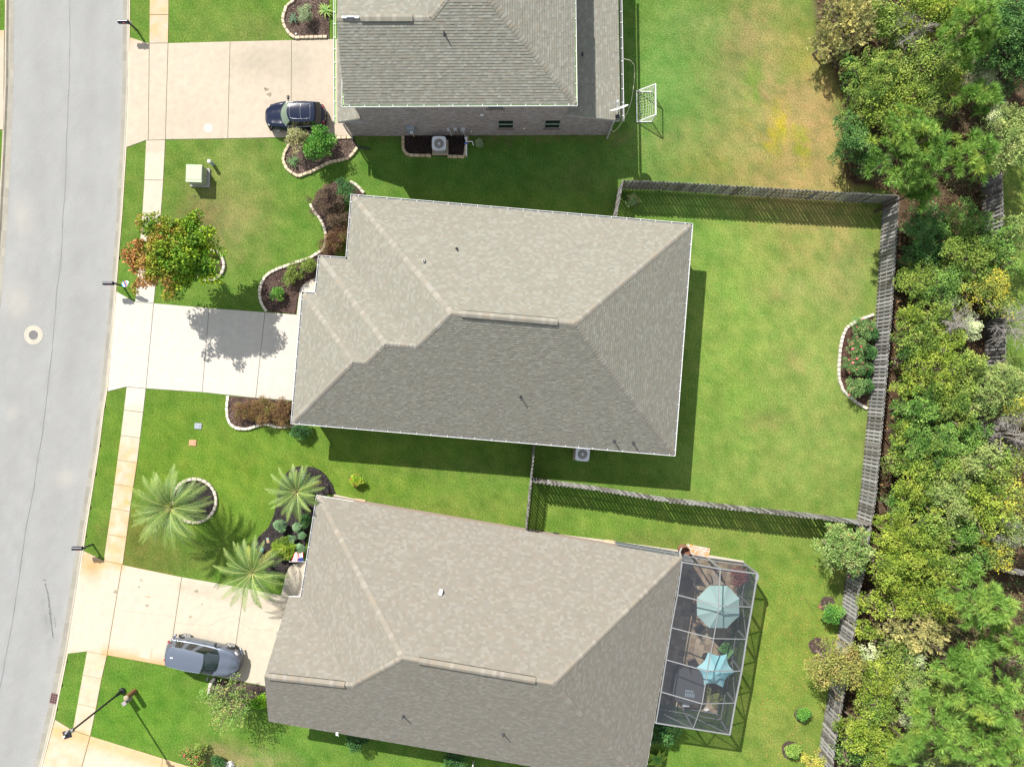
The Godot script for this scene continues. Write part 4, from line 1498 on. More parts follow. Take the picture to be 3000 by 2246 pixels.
func make_beds() -> void:
	var d1 := Color(.075, .052, .045)
	var l1 := Color(.30, .22, .18)
	var tan_ := Color(.53, .42, .28)
	bed("brown mulch bed with spiky plants beside the north house's front", [863, -60, 962, -60, 964, 112, 866, 114, 847, 98, 834, 80, 829, 58, 834, 34, 843, 16, 863, 0], [870, -30, 862, 2, 841, 18, 833, 38, 829, 56, 831, 70, 838, 86, 849, 100, 864, 112, 880, 111, 920, 110, 959, 109], d1, l1, Color(.50, .40, .29))
	bed("mulch bed with leafy bushes between the dark car and the lawn", [848, 422, 866, 405, 1034, 405, 1046, 432, 1022, 462, 964, 474, 913, 502, 873, 514, 841, 494, 831, 471, 834, 449], [850, 420, 834, 448, 830, 471, 841, 496, 858, 508, 874, 517, 914, 503, 964, 476, 1000, 469, 1022, 463, 1037, 448, 1047, 432], d1, l1, tan_)
	bed("row of edging stones and bark by the north house's downspout", [984, 402, 1033, 400, 1036, 408, 984, 410], [984, 405, 1032, 403], d1, l1, tan_)
	bed("curving front bed with purple bushes by the middle house", [1027, 535, 1067, 566, 1010, 590, 985, 740, 925, 812, 895, 828, 880, 842, 872, 870, 866, 919, 784, 911, 764, 877, 764, 838, 780, 808, 816, 788, 865, 771, 908, 757, 947, 733, 956, 684, 940, 640, 912, 600, 930, 560, 980, 530], [1026, 532, 1048, 545, 1067, 567], Color(.060, .040, .036), Color(.22, .15, .12), Color(.56, .49, .39))
	edging(get_node("flower_bed_003"), [909, 598, 922, 622, 938, 640, 950, 665, 956, 690, 953, 715, 944, 734, 908, 756, 865, 770, 816, 787, 795, 797, 778, 809, 764, 836, 761, 856, 763, 878, 770, 896, 782, 912], Color(.58, .51, .41))
	bed("narrow bed with a brown hedge south of the middle driveway", [668, 1160, 868, 1176, 876, 1246, 812, 1249, 773, 1239, 725, 1254, 686, 1249, 667, 1224], [669, 1159, 665, 1192, 667, 1224, 675, 1241, 688, 1252, 706, 1256, 726, 1256, 750, 1248, 773, 1241, 792, 1244, 812, 1251, 846, 1249, 880, 1245], d1, Color(.26, .17, .14), Color(.62, .56, .47))
	bed("rose bed edged with white stones against the back fence", [2558, 924, 2516, 938, 2482, 961, 2467, 1005, 2461, 1062, 2460, 1113, 2472, 1144, 2506, 1175, 2540, 1196, 2550, 1060], [2560, 921, 2538, 929, 2516, 937, 2498, 947, 2480, 960, 2470, 982, 2464, 1005, 2460, 1034, 2458, 1062, 2457, 1090, 2459, 1114, 2470, 1144, 2490, 1163, 2508, 1177, 2524, 1188, 2541, 1197], Color(.065, .038, .032), Color(.20, .12, .09), Color(.50, .46, .40))
	bed("bark bed round the air conditioner under the brick wall", [1182, 397, 1368, 397, 1363, 459, 1196, 454, 1184, 440], [1181, 398, 1181, 436, 1187, 447, 1197, 455, 1230, 456, 1264, 457], Color(.028, .020, .020), Color(.07, .05, .045), Color(.42, .33, .2))
	edging(get_node("flower_bed_006"), [1311, 459, 1340, 460, 1361, 460, 1364, 440, 1369, 398], Color(.42, .33, .2))
	bed("black mulch bed with round clipped shrubs beneath the south house", [842, 1382, 858, 1370, 875, 1366, 917, 1368, 940, 1378, 956, 1393, 972, 1416, 983, 1446, 930, 1452, 882, 1648, 858, 1651, 842, 1664, 832, 1690, 800, 1690, 760, 1660, 750, 1600, 756, 1573, 786, 1546, 803, 1507, 810, 1470, 814, 1443, 825, 1404], [], Color(.030, .027, .028), Color(.105, .090, .085))
	bed("dark mulch strip with a crape myrtle beside the silver car", [628, 1986, 775, 2011, 781, 2048, 756, 2052, 724, 2042, 690, 2050, 640, 2036, 616, 2028, 616, 2006], [630, 1984, 620, 1996, 614, 2012, 613, 2032], Color(.05, .04, .038), Color(.17, .13, .11), Color(.52, .47, .40))
	bed("black mulch ring edged with thin stones round the leaning palm", [507, 1466, 516, 1434, 540, 1410, 570, 1403, 600, 1410, 624, 1434, 633, 1466, 628, 1490, 616, 1510, 600, 1524, 570, 1529, 540, 1520, 516, 1496], [], Color(.03, .027, .028), Color(.10, .085, .08))
	var ring := []
	for i in 27:
		ring.append(570 + 64 * cos(TAU * i / 26.0)); ring.append(1466 + 64 * sin(TAU * i / 26.0))
	edging(get_node("flower_bed_009"), ring, Color(.46, .42, .35))
	bed("mulch ring under the orange and green front tree", [570, 775, 580, 750, 600, 735, 622, 733, 645, 745, 655, 770, 648, 796, 628, 815, 600, 818, 580, 804], [], d1, Color(.2, .13, .1))
	ring = []
	for i in 21:
		ring.append(612 + 45 * cos(TAU * i / 20.0)); ring.append(776 + 45 * sin(TAU * i / 20.0))
	edging(get_node("flower_bed_010"), ring, Color(.50, .46, .40))
	for e in [[2424, 1768, 22, "small mulch circle by the bird feeder pole"], [2394, 1891, 24, "mulch circle under the bronze crape myrtle"], [2350, 2094, 22, "mulch circle round the small bright green shrub"], [2316, 2196, 26, "mulch circle round the lowest small shrub on the garden lawn"], [1042, 1404, 15, "tiny mulch patch on the lawn north of the south house"]]:
		var a := []
		for i in 14:
			var r: float = e[2] * R(.9, 1.1)
			a.append(e[0] + r * cos(TAU * i / 14)); a.append(e[1] + r * sin(TAU * i / 14))
		bed(e[3], a, [], Color(.06, .045, .04), Color(.20, .145, .12), Color.WHITE, 200.0, "mulch_circle")
# ---------------------------------------------------------------- plants
var CL := {}

func leaf(mb: MB, p: Vector3, dir: Vector3, nrm: Vector3, l: float, w: float, c: Color) -> void:
	var s := dir.cross(nrm).normalized()
	var up := s.cross(dir).normalized()
	var m := p + dir * l * .5
	var e := p + dir * l - up * l * .12
	mb.tri(p, m + s * w * .5 + up * w * .12, e, up, c)
	mb.tri(p, e, m - s * w * .5 + up * w * .12, up, c)

func ball(up := -1.0) -> Vector3:
	while true:
		var v := Vector3(R(-1, 1), R(-1, 1), R(-1, 1))
		var l := v.length()
		if l < 1.0 and l > 0.05 and v.y / l > up:
			return v / l
	return Vector3.UP

func make_clumps() -> void:
	for e in [["broad", 22, .20, .105, .056], ["fine", 30, .13, .055, .026], ["bold", 13, .20, .17, .075], ["loose", 15, .26, .10, .05], ["maple", 20, .22, .14, .095]]:
		var mb := MB.new()
		for i in e[1]:
			var d := ball(-.35)
			var p: Vector3 = d * e[2] * R(.35, 1.0)
			var dir := (d + ball() * .8).normalized()
			var nn := (Vector3.UP * .9 + d * .6 + ball() * .7).normalized()
			if absf(nn.dot(dir)) > .9: nn = (nn + Vector3(.5, .3, -.4)).normalized()
			var f := R(.72, 1.2)
			leaf(mb, p, dir, nn, e[3] * R(.75, 1.25), e[4] * R(.8, 1.2), Color(f, f * R(.95, 1.05), f * R(.85, 1.1)))
		CL[e[0]] = mb.mesh()
	var pl := MB.new()      # feathery plume
	for i in 34:
		var t := i / 34.0
		var a := R(0, TAU)
		var p := Vector3(0, t * .40, 0)
		var d := (Vector3(cos(a), R(.5, 1.3), sin(a))).normalized()
		var f := R(.75, 1.2)
		leaf(pl, p, d, Vector3(-sin(a), .6, cos(a)).normalized(), R(.10, .17) * (1.15 - t * .6), .020, Color(f, f, f))
	CL["plume"] = pl.mesh()
	var tf := MB.new()      # pine tuft: long needles from one twig end
	for i in 80:
		var d := ball(-.05)
		d = (d + Vector3.UP * .25).normalized()
		var l := R(.22, .34)
		var s := d.cross(Vector3(R(-1, 1), R(-1, 1), R(-1, 1))).normalized() * R(.0085, .0120)
		var f := R(.7, 1.25)
		var o := d * R(0, .05)
		tf.tri(o - s, o + s, o + d * l - Vector3.UP * l * .10, s.cross(d), Color(f, f, f * .95))
	tf.tube(Vector3(0, -.2, 0), Vector3.ZERO, .010, .008, 4, Color(.8, .4, .5))
	CL["tuft"] = tf.mesh()
	var rs := MB.new()      # small rose blossom
	for i in 14:
		var a := TAU * i / 7.0 + (0.4 if i > 6 else 0.0)
		var d := Vector3(cos(a), .35 if i < 7 else .9, sin(a)).normalized()
		leaf(rs, Vector3.ZERO, d, (Vector3.UP + d * -.3).normalized(), .055 if i < 7 else .035, .045, Color(1, R(.9, 1.1), 1))
	CL["blossom"] = rs.mesh()

# lobes of a crown: list of [centre, radius]
func lobes(c: Vector3, r: float, tall: float, n: int, spread := 0.62) -> Array:
	if n > 6:
		n = int(n * 1.7)
	var a := [[c + Vector3(0, tall * .10, 0), r * R(.46, .54)]]
	for i in n:
		var t := TAU * (i + R(-.3, .3)) / n
		var d := r * spread * sqrt(R(.10, 1.55))
		a.append([c + Vector3(cos(t) * d, tall * (R(-.30, .34) - .12 * d / r), sin(t) * d), r * (R(.34, .50) if n < 7 else R(.24, .38))])
	return a

func cloak(ls: Array, per: float, size: float, pal: Array, up := -.25, squash := .85) -> Array:   # leaf clumps over the lobes -> [transforms, colours]
	var xf := []
	var cs := []
	for L in ls:
		var n := int(per * L[1] * L[1])
		var tint: float = R(.86, 1.14)
		for i in n:
			var d := ball(up)
			var rr: float = L[1] * (1.0 - pow(rng.randf(), 2.2) * .55) * (1.0 + .16 * nz.get_noise_3d(L[0].x * 60 + d.x * 90, d.y * 90, L[0].z * 60 + d.z * 90))
			var p: Vector3 = L[0] + Vector3(d.x, d.y * squash, d.z) * rr
			if p.y < .05: continue
			var ax := (d * .7 + Vector3.UP * .6 + ball() * .35).normalized()
			var b := Basis(Quaternion(Vector3.UP, ax)) * Basis(Vector3.UP, R(0, TAU))
			xf.append(Transform3D(b.scaled(Vector3.ONE * size * R(.75, 1.3)), p))
			var k := clampf(.5 + .9 * nz2.get_noise_3d(p.x * 70, p.y * 70, p.z * 70) + R(-.32, .32), 0, .999) * (pal.size() - 1)
			var c := mixc(pal[int(k)], pal[int(k) + 1], k - int(k))
			var f := tint * R(.82, 1.18)
			cs.append(Color(c.r * f * 1.85, c.g * f * 1.85, c.b * f * 1.5))
	return [xf, cs]

func limbs(base: Vector3, ls: Array, rad: float, col: Color, wig := .25) -> ArrayMesh:
	var mb := MB.new()
	var fork := base.lerp(ls[0][0], .45)
	fork.x = base.x + R(-.1, .1); fork.z = base.z + R(-.1, .1)
	mb.tube(base - Vector3.UP * .05, fork, rad, rad * .75, 8, col)
	for L in ls:
		var m: Vector3 = fork.lerp(L[0], .5) + Vector3(R(-wig, wig), R(0, wig), R(-wig, wig))
		mb.tube(fork, m, rad * .6, rad * .4, 6, col)
		mb.tube(m, L[0], rad * .4, rad * .22, 5, col)
		for j in 4:
			var e: Vector3 = L[0] + ball(-.1) * L[1] * .85
			mb.tube(m.lerp(L[0], R(.4, 1.0)), e, rad * .18, .006, 4, col)
	return mb.mesh()

func mapped(a: Array, o: Node3D) -> Array:
	for i in a.size():
		a[i].origin -= o.position
	return a

# tree or bush whose crown centre is seen at a plan point
func bush(called: String, cat: String, label: String, x: float, y: float, r_: float, h: float, clump: String, pal: Array, opt := {}) -> Node3D:
	var hc: float = h * opt.get("mid", .62)
	var c := P(x, y, hc)
	var r: float = r_ * S * (1 - hc / HC)
	var base: Vector3 = Vector3(c.x, 0, c.z) + opt.get("foot", Vector3.ZERO)
	var o := thing(called, label, cat, base, opt.get("group", ""))
	var ls := lobes(c, r, h * .5, opt.get("n", maxi(5, int(r * 5.5))), opt.get("spread", .62))
	var sa := R(0, PI)
	var sx := R(.86, 1.20) if not opt.has("neat") else 1.0
	for L in ls:
		var dv: Vector3 = (L[0] - c).rotated(Vector3.UP, sa)
		L[0] = c + Vector3(dv.x * sx, dv.y, dv.z / sx).rotated(Vector3.UP, -sa)
	if opt.get("flat", false):
		for L in ls: L[0].y = c.y + R(-.1, .1) * h
	if r > 0.8 and not opt.has("neat"):   # break the outline with smaller outer tufts
		for i in int(r * 9):
			var t := R(0, TAU)
			ls.append([c + Vector3(cos(t) * r * R(.70, 1.06), h * R(-.30, .14), sin(t) * r * R(.70, 1.06)), r * R(.10, .24)])
	var size: float = opt.get("size", 1.0)
	var cl := cloak(ls, opt.get("per", 150.0) / (size * size), size, pal, opt.get("up", -.3), opt.get("squash", .85))
	part("trunk", limbs(base, ls, opt.get("trunk", clampf(r * .07, .015, .14)), opt.get("bark", Color(.16, .125, .10))), M.bark, o, Transform3D.IDENTITY, true)
	multi("crown" if h > 1.6 else "foliage", CL[clump], M.leaf, o, mapped(cl[0], o), cl[1])
	if opt.has("bloom"):
		var xf := []
		var cs := []
		for i in opt.get("blooms", 40):
			var L = ls[rng.randi() % ls.size()]
			var d := ball(.1)
			xf.append(Transform3D(Basis(Quaternion(Vector3.UP, (d + Vector3.UP * .6).normalized())).scaled(Vector3.ONE * R(.8, 1.5) * opt.get("bsize", 1.0)), L[0] + Vector3(d.x, d.y * .85, d.z) * L[1] * 1.04 - base))
			cs.append(vary(opt.bloom, .25))
		multi("blossoms", CL["blossom"], M.petal, o, xf, cs)
	return o

func pine(label: String, x: float, y: float, r_: float, h: float, lean := Vector3.ZERO, dens := 1.0) -> void:
	var hc := h * .78
	var c := P(x, y, hc)
	var r: float = r_ * S * (1 - hc / HC)
	var base := Vector3(c.x, 0, c.z) - lean
	var o := thing("pine_tree", label, "pine tree", base, "pines in the tree belt")
	var wood := MB.new()
	wood.tube(base, c + Vector3(0, -h * .15, 0), .075, .05, 8)
	wood.tube(c + Vector3(0, -h * .15, 0), c + Vector3(0, h * .2, 0), .05, .02, 7)
	var xf := []
	var cs := []
	var pal := [Color(.075, .170, .022), Color(.145, .285, .048), Color(.225, .375, .075), Color(.33, .42, .07)]
	var n := int(14 * clampf(r, 1.0, 2.2) * dens)
	for i in n:
		var a := TAU * i * .381966 + R(-.25, .25)
		var f := R(.25, 1.0)
		var lev := c.y + (h * .20) * (1.0 - f) - h * R(0, .14)
		var tip := Vector3(c.x + cos(a) * r * f, lev + r * .12, c.z + sin(a) * r * f)
		var root := Vector3(c.x, lev - r * f * .25, c.z)
		var m := root.lerp(tip, .6) - Vector3.UP * r * .06
		wood.tube(root, m, .024, .018, 5)
		wood.tube(m, tip, .018, .008, 5)
		var out := Vector3(cos(a), 0, sin(a))
		var k := int(R(4, 8))
		for j in k:
			var t: float = 1.0 - .62 * (j / float(k)) * R(.8, 1.2)
			var side := out.cross(Vector3.UP) * R(-1, 1) * r * .26
			var p := root.lerp(tip, clampf(t, .2, 1.0)) + side * (1.15 - t * .5) + Vector3.UP * R(-.05, .18)
			var ax := (out * R(.1, .6) + Vector3.UP * R(.8, 1.2) + side.normalized() * R(0, .5)).normalized()
			xf.append(Transform3D((Basis(Quaternion(Vector3.UP, ax)) * Basis(Vector3.UP, R(0, TAU))).scaled(Vector3.ONE * R(1.0, 1.55)), p - base))
			var q := clampf(.5 + .7 * nz2.get_noise_3d(p.x * 50, p.y * 50, p.z * 50) + R(-.25, .25), 0, .999) * 3
			cs.append(vary(mixc(pal[int(q)], pal[int(q) + 1], q - int(q)), .12))
			wood.tube(p - ax * .3, p, .010, .008, 4)
	part("trunk", wood.mesh(), M.pine_bark, o, Transform3D.IDENTITY, true)
	multi("crown", CL["tuft"], M.needle, o, xf, cs)

func bare(label: String, x: float, y: float, r_: float, h: float) -> void:
	var c := P(x, y, h * .8)
	var r: float = r_ * S * .9
	var base := Vector3(c.x, 0, c.z)
	var o := thing("bare_shrub", label, "bare shrub", base, "leafless grey shrubs in the tree belt")
	var mb := MB.new()
	for i in 16:
		var a := R(0, TAU)
		var f := R(.35, 1.0)
		var p := Vector3.ZERO + Vector3(R(-.1, .1), 0, R(-.1, .1))
		var tip := Vector3(cos(a) * r * f, h * R(.75, 1.05), sin(a) * r * f)
		var m := tip * .5 + Vector3(R(-.15, .15), h * .16, R(-.15, .15))
		mb.tube(p, m, .026, .018, 5)
		mb.tube(m, tip, .018, .010, 5)
		for j in 9:
			var s := m.lerp(tip, R(0, 1))
			var e := s + (Vector3(cos(a), .5, sin(a)) + ball() * 1.3).normalized() * R(.3, .75)
			mb.tube(s, e, .010, .007, 4)
			for q in 3:
				var s2 := s.lerp(e, R(.3, 1))
				mb.tube(s2, s2 + (e - s).normalized() * .2 + ball() * .22, .007, .005, 4)
	part("branches", mb.mesh(), M.dead_wood, o)

func palm(label: String, x: float, y: float, h: float, bx: float, by: float, r: float, n: int, droop: float) -> void:
	var c := P(x, y, h)
	var base := P(bx, by)
	var o := thing("palm_tree", label, "palm tree", base, "palms in the front garden of the south house")
	var tr := MB.new()
	var k := 9
	for i in k:
		var a := base.lerp(c, i / float(k)); var b := base.lerp(c, (i + 1) / float(k))
		tr.tube(a, b, .15 - .003 * i, .125 - .003 * i, 9, vary(Color(.19, .15, .11), .15))
	for i in 40:
		var t := R(.15, 1.0)
		var a := R(0, TAU)
		tr.tube(base.lerp(c, t), base.lerp(c, t) + Vector3(cos(a) * .22, .16, sin(a) * .22), .035, .015, 4, vary(Color(.22, .17, .12), .2))
	part("trunk", tr.mesh(), M.bark_v, o, Transform3D.IDENTITY, true)
	for v in n:
		var a := TAU * v * .381966 + R(-.15, .15)
		var f := v / float(n)                      # 0 = upright young frond, 1 = hanging old one
		var el := lerpf(1.25, -.15, pow(f, .8)) + R(-.1, .1)
		var len := r * lerpf(.85, 1.12, sin(f * PI)) * R(.92, 1.08) / maxf(.55, cos(clampf(el * .62, -.6, 1.0)))
		len = minf(len, r * 1.3)
		var mb := MB.new()
		var steps := 24
		var curl := R(-.45, .45)
		var p := c + Vector3(cos(a) * .08, .02 + .2 * (1 - f), sin(a) * .08)
		var e := el
		var base_c := mixc(Color(.130, .210, .042), Color(.055, .125, .030), clampf(f * 1.6, 0, 1))
		if f > .8 and rng.randf() < .35: base_c = Color(.30, .30, .07)
		for s in steps:
			var t := s / float(steps)
			var dir := Vector3(cos(a) * cos(e), sin(e), sin(a) * cos(e))
			var q := p + dir * len / steps
			mb.tube(p, q, .018 * (1 - t) + .004, .018 * (1 - t) + .003, 4, Color(.36, .38, .14), false)
			if t > .10:
				var ll := len * .135 * sin(clampf(PI * (t * .92 + .10), 0, PI)) + .05
				for sd in [-1.0, 1.0]:
					for h2 in 2:
						var side: Vector3 = dir.cross(Vector3.UP).normalized() * sd
						var upn: Vector3 = side.cross(dir) * sd
						var ld: Vector3 = (side * .78 + dir * R(.55, .75) + upn.abs() * R(.10, .38) - Vector3.UP * .05).normalized()
						var pp := p.lerp(q, h2 * .5)
						var le: Vector3 = pp + ld * ll * R(.88, 1.08) - Vector3.UP * ll * .16
						var md: Vector3 = pp.lerp(le, .5) + Vector3.UP * ll * .05
						var w := dir * .011
						var cc := vary(mixc(base_c, Color(.22, .27, .06), t * t * .6), .16)
						mb.tri(pp - w, pp + w, md + w, Vector3.UP, cc)
						mb.tri(pp - w, md + w, md - w, Vector3.UP, cc)
						mb.tri(md - w, md + w, le, Vector3.UP, cc)
			p = q
			e -= droop / steps * (1.0 + t)
			a += curl / steps
		part("frond", mb.mesh(), M.frond, o, Transform3D.IDENTITY, true)

func sago(label: String, called: String, cat: String, x: float, y: float, r: float, n: int, c1: Color, c2: Color, w: float) -> void:
	var c := P(x, y, .3)
	var o := thing(called, label, cat, Vector3(c.x, 0, c.z))
	for v in n:
		var a := TAU * v / n + R(-.25, .25)
		var mb := MB.new()
		var el := R(.35, 1.1)
		var p := Vector3(0, .1, 0)
		var l := r * R(.8, 1.15)
		for s in 5:
			var t := s / 5.0
			var d := Vector3(cos(a) * cos(el), sin(el), sin(a) * cos(el))
			var q := p + d * l / 5
			var sd := d.cross(Vector3.UP).normalized()
			var w0 := w * sin(PI * clampf(t + .12, 0, 1)); var w1 := w * sin(PI * clampf(t + .32, 0, 1))
			mb.quads(p - sd * w0 + Vector3.UP * w0 * .4, p, q, q - sd * w1 + Vector3.UP * w1 * .4, Vector3.UP, Vector3.UP, Vector3.UP, Vector3.UP, vary(mixc(c1, c2, t), .1))
			mb.quads(p, p + sd * w0 + Vector3.UP * w0 * .4, q + sd * w1 + Vector3.UP * w1 * .4, q, Vector3.UP, Vector3.UP, Vector3.UP, Vector3.UP, vary(mixc(c1, c2, t), .1))
			p = q
			el -= .28
		part("leaf_blade", mb.mesh(), M.leaf, o)

func make_garden_plants() -> void:
	var olive := [Color(.045, .080, .020), Color(.090, .130, .030), Color(.130, .165, .045)]
	var deep := [Color(.018, .050, .018), Color(.030, .085, .028), Color(.055, .125, .040)]
	var fresh := [Color(.030, .095, .020), Color(.055, .150, .028), Color(.110, .210, .040)]
	var grey := [Color(.10, .14, .09), Color(.16, .21, .14), Color(.22, .26, .18)]
	var purple := [Color(.028, .019, .018), Color(.055, .036, .030), Color(.085, .060, .045)]
	var rust := [Color(.050, .024, .016), Color(.085, .042, .026), Color(.075, .072, .024)]
	var tan_ := [Color(.20, .165, .10), Color(.17, .18, .09), Color(.30, .28, .20)]
	# the maple turning colour by the walk
	var hc := 4.0
	var c := P(512, 741, hc)
	var base := P(610, 772)
	var o := thing("maple_tree", "young maple with green leaves turning orange beside the walk", "tree", base)
	var ls := [[c + Vector3(.5, .8, .3), .8], [c + Vector3(-.2, 1.3, -.1), .5]]
	for i in 46:
		var a := TAU * i * .381966 + R(-.15, .15)
		var reach := R(1.6, 3.15) * (1.0 if i % 3 else .62)
		var rise := R(-.75, 1.1) * (1.1 - reach / 4.0)
		var n := int(reach / .40)
		for j in n:
			var f := (j + .6) / n
			var bend := a + R(-.10, .10)
			ls.append([c + Vector3(cos(bend) * reach * f * 1.02, rise * f + .25 - .5 * f * f + R(-.15, .15), sin(bend) * reach * f * .96), lerpf(.54, .19, f) * R(.8, 1.15)])
	var cl := cloak(ls, 165, .95, [Color(.030, .085, .008), Color(.075, .155, .010), Color(.16, .205, .015)], -.5)
	for i in cl[0].size():
		var p: Vector3 = cl[0][i].origin
		var west := clampf((c.x - p.x) / 2.6 + .12 + R(-.5, .5) + 1.2 * nz.get_noise_3d(p.x * 60, p.y * 60, p.z * 60), 0, 1)
		var red := clampf(west * 1.7 - 1.0, 0, 1)
		cl[1][i] = mixc(mixc(cl[1][i], vary(Color(.33, .27, .04), .2), west), vary(Color(.36, .13, .06), .25), red)
	part("trunk", limbs(base, ls.slice(0, 20), .09, Color(.20, .17, .14)), M.bark, o, Transform3D.IDENTITY, true)
	multi("crown", CL["maple"], M.leaf, o, mapped(cl[0], o), cl[1])
	# front beds
	bush("shrub", "shrub", "small pale green shrub at the middle of the top mulch bed", 896, 42, 23, .9, "fine", grey, {"per": 420.0, "size": .9})
	sago("dark green spiky plant beside the pale shrub in the top bed", "spiky_plant", "plant", 858, 50, .5, 14, Color(.02, .06, .02), Color(.03, .10, .03), .035)
	sago("bright lime bromeliad next to the white gutter", "bromeliad", "plant", 952, 26, .6, 15, Color(.07, .18, .02), Color(.22, .30, .03), .05)
	bush("bush", "bush", "tan wispy bush touching the dark car", 868, 400, 38, 1.7, "loose", tan_, {"per": 120.0, "up": -.2, "size": .8, "spread": .7})
	bush("bush", "bush", "glossy bright green bush behind the dark car", 937, 422, 44, 1.9, "bold", fresh, {"per": 170.0, "size": .85})
	sago("spiky green plant below the tan wispy bush", "spiky_plant", "plant", 858, 470, .55, 16, Color(.03, .09, .02), Color(.08, .16, .03), .04)
	bush("bush", "bush", "big purple-brown bush at the middle house's corner", 960, 590, 52, 1.5, "fine", purple, {"per": 330.0, "n": 8})
	bush("bush", "bush", "dark green bush fused with the purple-brown one", 1010, 556, 30, 1.4, "fine", deep, {"per": 380.0})
	bush("bush", "bush", "purple-brown bush tucked against the middle house's front gutter", 990, 640, 34, 1.3, "fine", purple, {"per": 330.0})
	bush("hedge", "hedge", "rust red low hedge beside the middle house wall", 982, 702, 44, 1.0, "fine", rust, {"per": 330.0})
	bush("shrub", "shrub", "loose green shrub under the stepped gutter", 905, 778, 26, .8, "broad", olive, {"per": 170.0, "size": .7})
	bush("shrub", "shrub", "green shrub right of the small round one in the curving bed", 858, 802, 28, .7, "broad", olive, {"per": 170.0, "size": .7})
	bush("shrub", "shrub", "small round shrub alone on bark near the middle driveway", 814, 858, 21, .7, "broad", fresh, {"per": 230.0, "size": .6})
	for e in [[718, 1200, 36, "brown hedge tuft at the narrow bed's stone end"], [768, 1204, 38, "brown hedge tuft in the narrow bed's middle"], [822, 1212, 40, "brown hedge tuft nearest the middle house's gutter corner"]]:
		bush("hedge_bush", "bush", e[3], e[0], e[1], e[2], .75, "fine", [Color(.065, .036, .020), Color(.105, .060, .030), Color(.095, .085, .030)], {"per": 330.0, "group": "brown hedge south of the middle driveway"})
	bush("bush", "bush", "dark leafy bush half under the middle house's southwest gutter", 880, 1262, 26, .8, "broad", deep, {"per": 200.0, "size": .7})
	# palms
	palm("leaning palm in the stone ring on the south front lawn", 506, 1485, 2.9, 566, 1466, 2.1, 56, .9)
	palm("palm at the black bed's top beside the south house's corner", 872, 1440, 2.2, 903, 1424, 1.55, 32, .85)
	palm("palm standing by the southern driveway and entry walk", 742, 1676, 2.7, 786, 1643, 1.95, 34, .85)
	# clipped shrubs under the south house
	for e in [[821, 1541, 19, "blue-green clipped ball shrub nearest the lawn edge"], [869, 1543, 16, "clipped ball shrub below the black bed's palm"], [853, 1578, 15, "small clipped ball shrub in the black bed's middle"], [884, 1568, 14, "smallest pale ball shrub touching the south house's gutter"], [881, 1607, 17, "clipped ball shrub just above the flag"]]:
		bush("ball_shrub", "shrub", e[3], e[0], e[1], e[2], .8, "fine", [Color(.05, .10, .06), Color(.11, .19, .12), Color(.19, .27, .18)], {"per": 900.0, "size": .62, "spread": .42, "neat": 1, "group": "clipped ball shrubs"})
	bush("shrub", "shrub", "dark green shrub squeezed behind the ball shrubs", 895, 1523, 22, .8, "fine", deep, {"per": 420.0, "size": .8})
	bush("bush", "bush", "yellow-green bush between the flag and the driveway palm", 831, 1606, 34, 1.0, "broad", [Color(.05, .10, .012), Color(.10, .16, .018), Color(.17, .21, .03)], {"per": 190.0, "size": .7})
	bush("shrub", "shrub", "tiny red and lime shrub alone on the lawn", 1042, 1408, 18, .6, "bold", [Color(.10, .20, .02), Color(.20, .28, .03), Color(.20, .06, .05)], {"per": 300.0, "size": .5})
	bush("crape_myrtle", "tree", "loose crape myrtle with reddish tips beside the silver car's bed", 664, 2055, 66, 3.0, "loose", [Color(.05, .10, .025), Color(.10, .16, .045), Color(.19, .16, .08)], {"per": 46.0, "mid": .7, "spread": .7, "n": 9})
	bush("shrub", "shrub", "vivid lime shrub against the south house's west wall", 764, 2056, 22, .9, "bold", [Color(.06, .16, .01), Color(.12, .24, .015), Color(.2, .3, .03)], {"per": 260.0, "size": .55})
	bush("rose_bush", "rose bush", "pink rose bush at the picture's bottom edge", 568, 2216, 34, .9, "broad", olive, {"per": 200.0, "size": .7, "bloom": Color(.75, .10, .14), "blooms": 42, "bsize": 1.1})
	bush("shrub", "shrub", "small green shrub next to the bottom pink roses", 640, 2228, 20, .5, "broad", deep, {"per": 200.0, "size": .6})
	bush("shrub", "shrub", "dark shrub in the shade of the south house's south wall", 1042, 2170, 32, 1.2, "broad", deep, {"per": 150.0, "size": .8})
	bush("shrub", "shrub", "dark shrub near the post at the south house's south wall", 1328, 2230, 34, 1.2, "broad", deep, {"per": 150.0, "size": .8})
	# roses by the back fence
	for e in [[2524, 958, 36, "rose bush at the north end of the fence bed"], [2512, 1014, 34, "second rose bush from the north in the fence bed"], [2504, 1072, 32, "third rose bush from the north in the fence bed"], [2508, 1132, 32, "rose bush at the south end of the fence bed"]]:
		bush("rose_bush", "rose bush", e[3], e[0], e[1], e[2], 1.0, "broad", [Color(.04, .085, .03), Color(.075, .135, .05), Color(.12, .17, .07)], {"per": 120.0, "size": .7, "bloom": Color(.72, .16, .20), "blooms": 14, "group": "rose bushes by the back fence"})
	for e in [[2556, 975, 20, "dark green shrub beside the north rose at the fence"], [2548, 1028, 22, "dark green shrub between the second and third roses at the fence"], [2544, 1086, 18, "dark green shrub beside the third rose at the fence"], [2540, 1136, 18, "dark green shrub beside the southern rose at the fence"]]:
		bush("shrub", "shrub", e[3], e[0], e[1], e[2], .8, "broad", deep, {"per": 220.0, "size": .65, "group": "dark shrubs between roses and fence"})
	bush("potted_rose", "plant", "potted rose with red blossoms in the shaded lawn corner", 1850, 586, 18, .6, "broad", [Color(.08, .15, .06), Color(.15, .24, .11), Color(.2, .3, .15)], {"per": 200.0, "size": .6, "bloom": Color(.8, .15, .15), "blooms": 12})
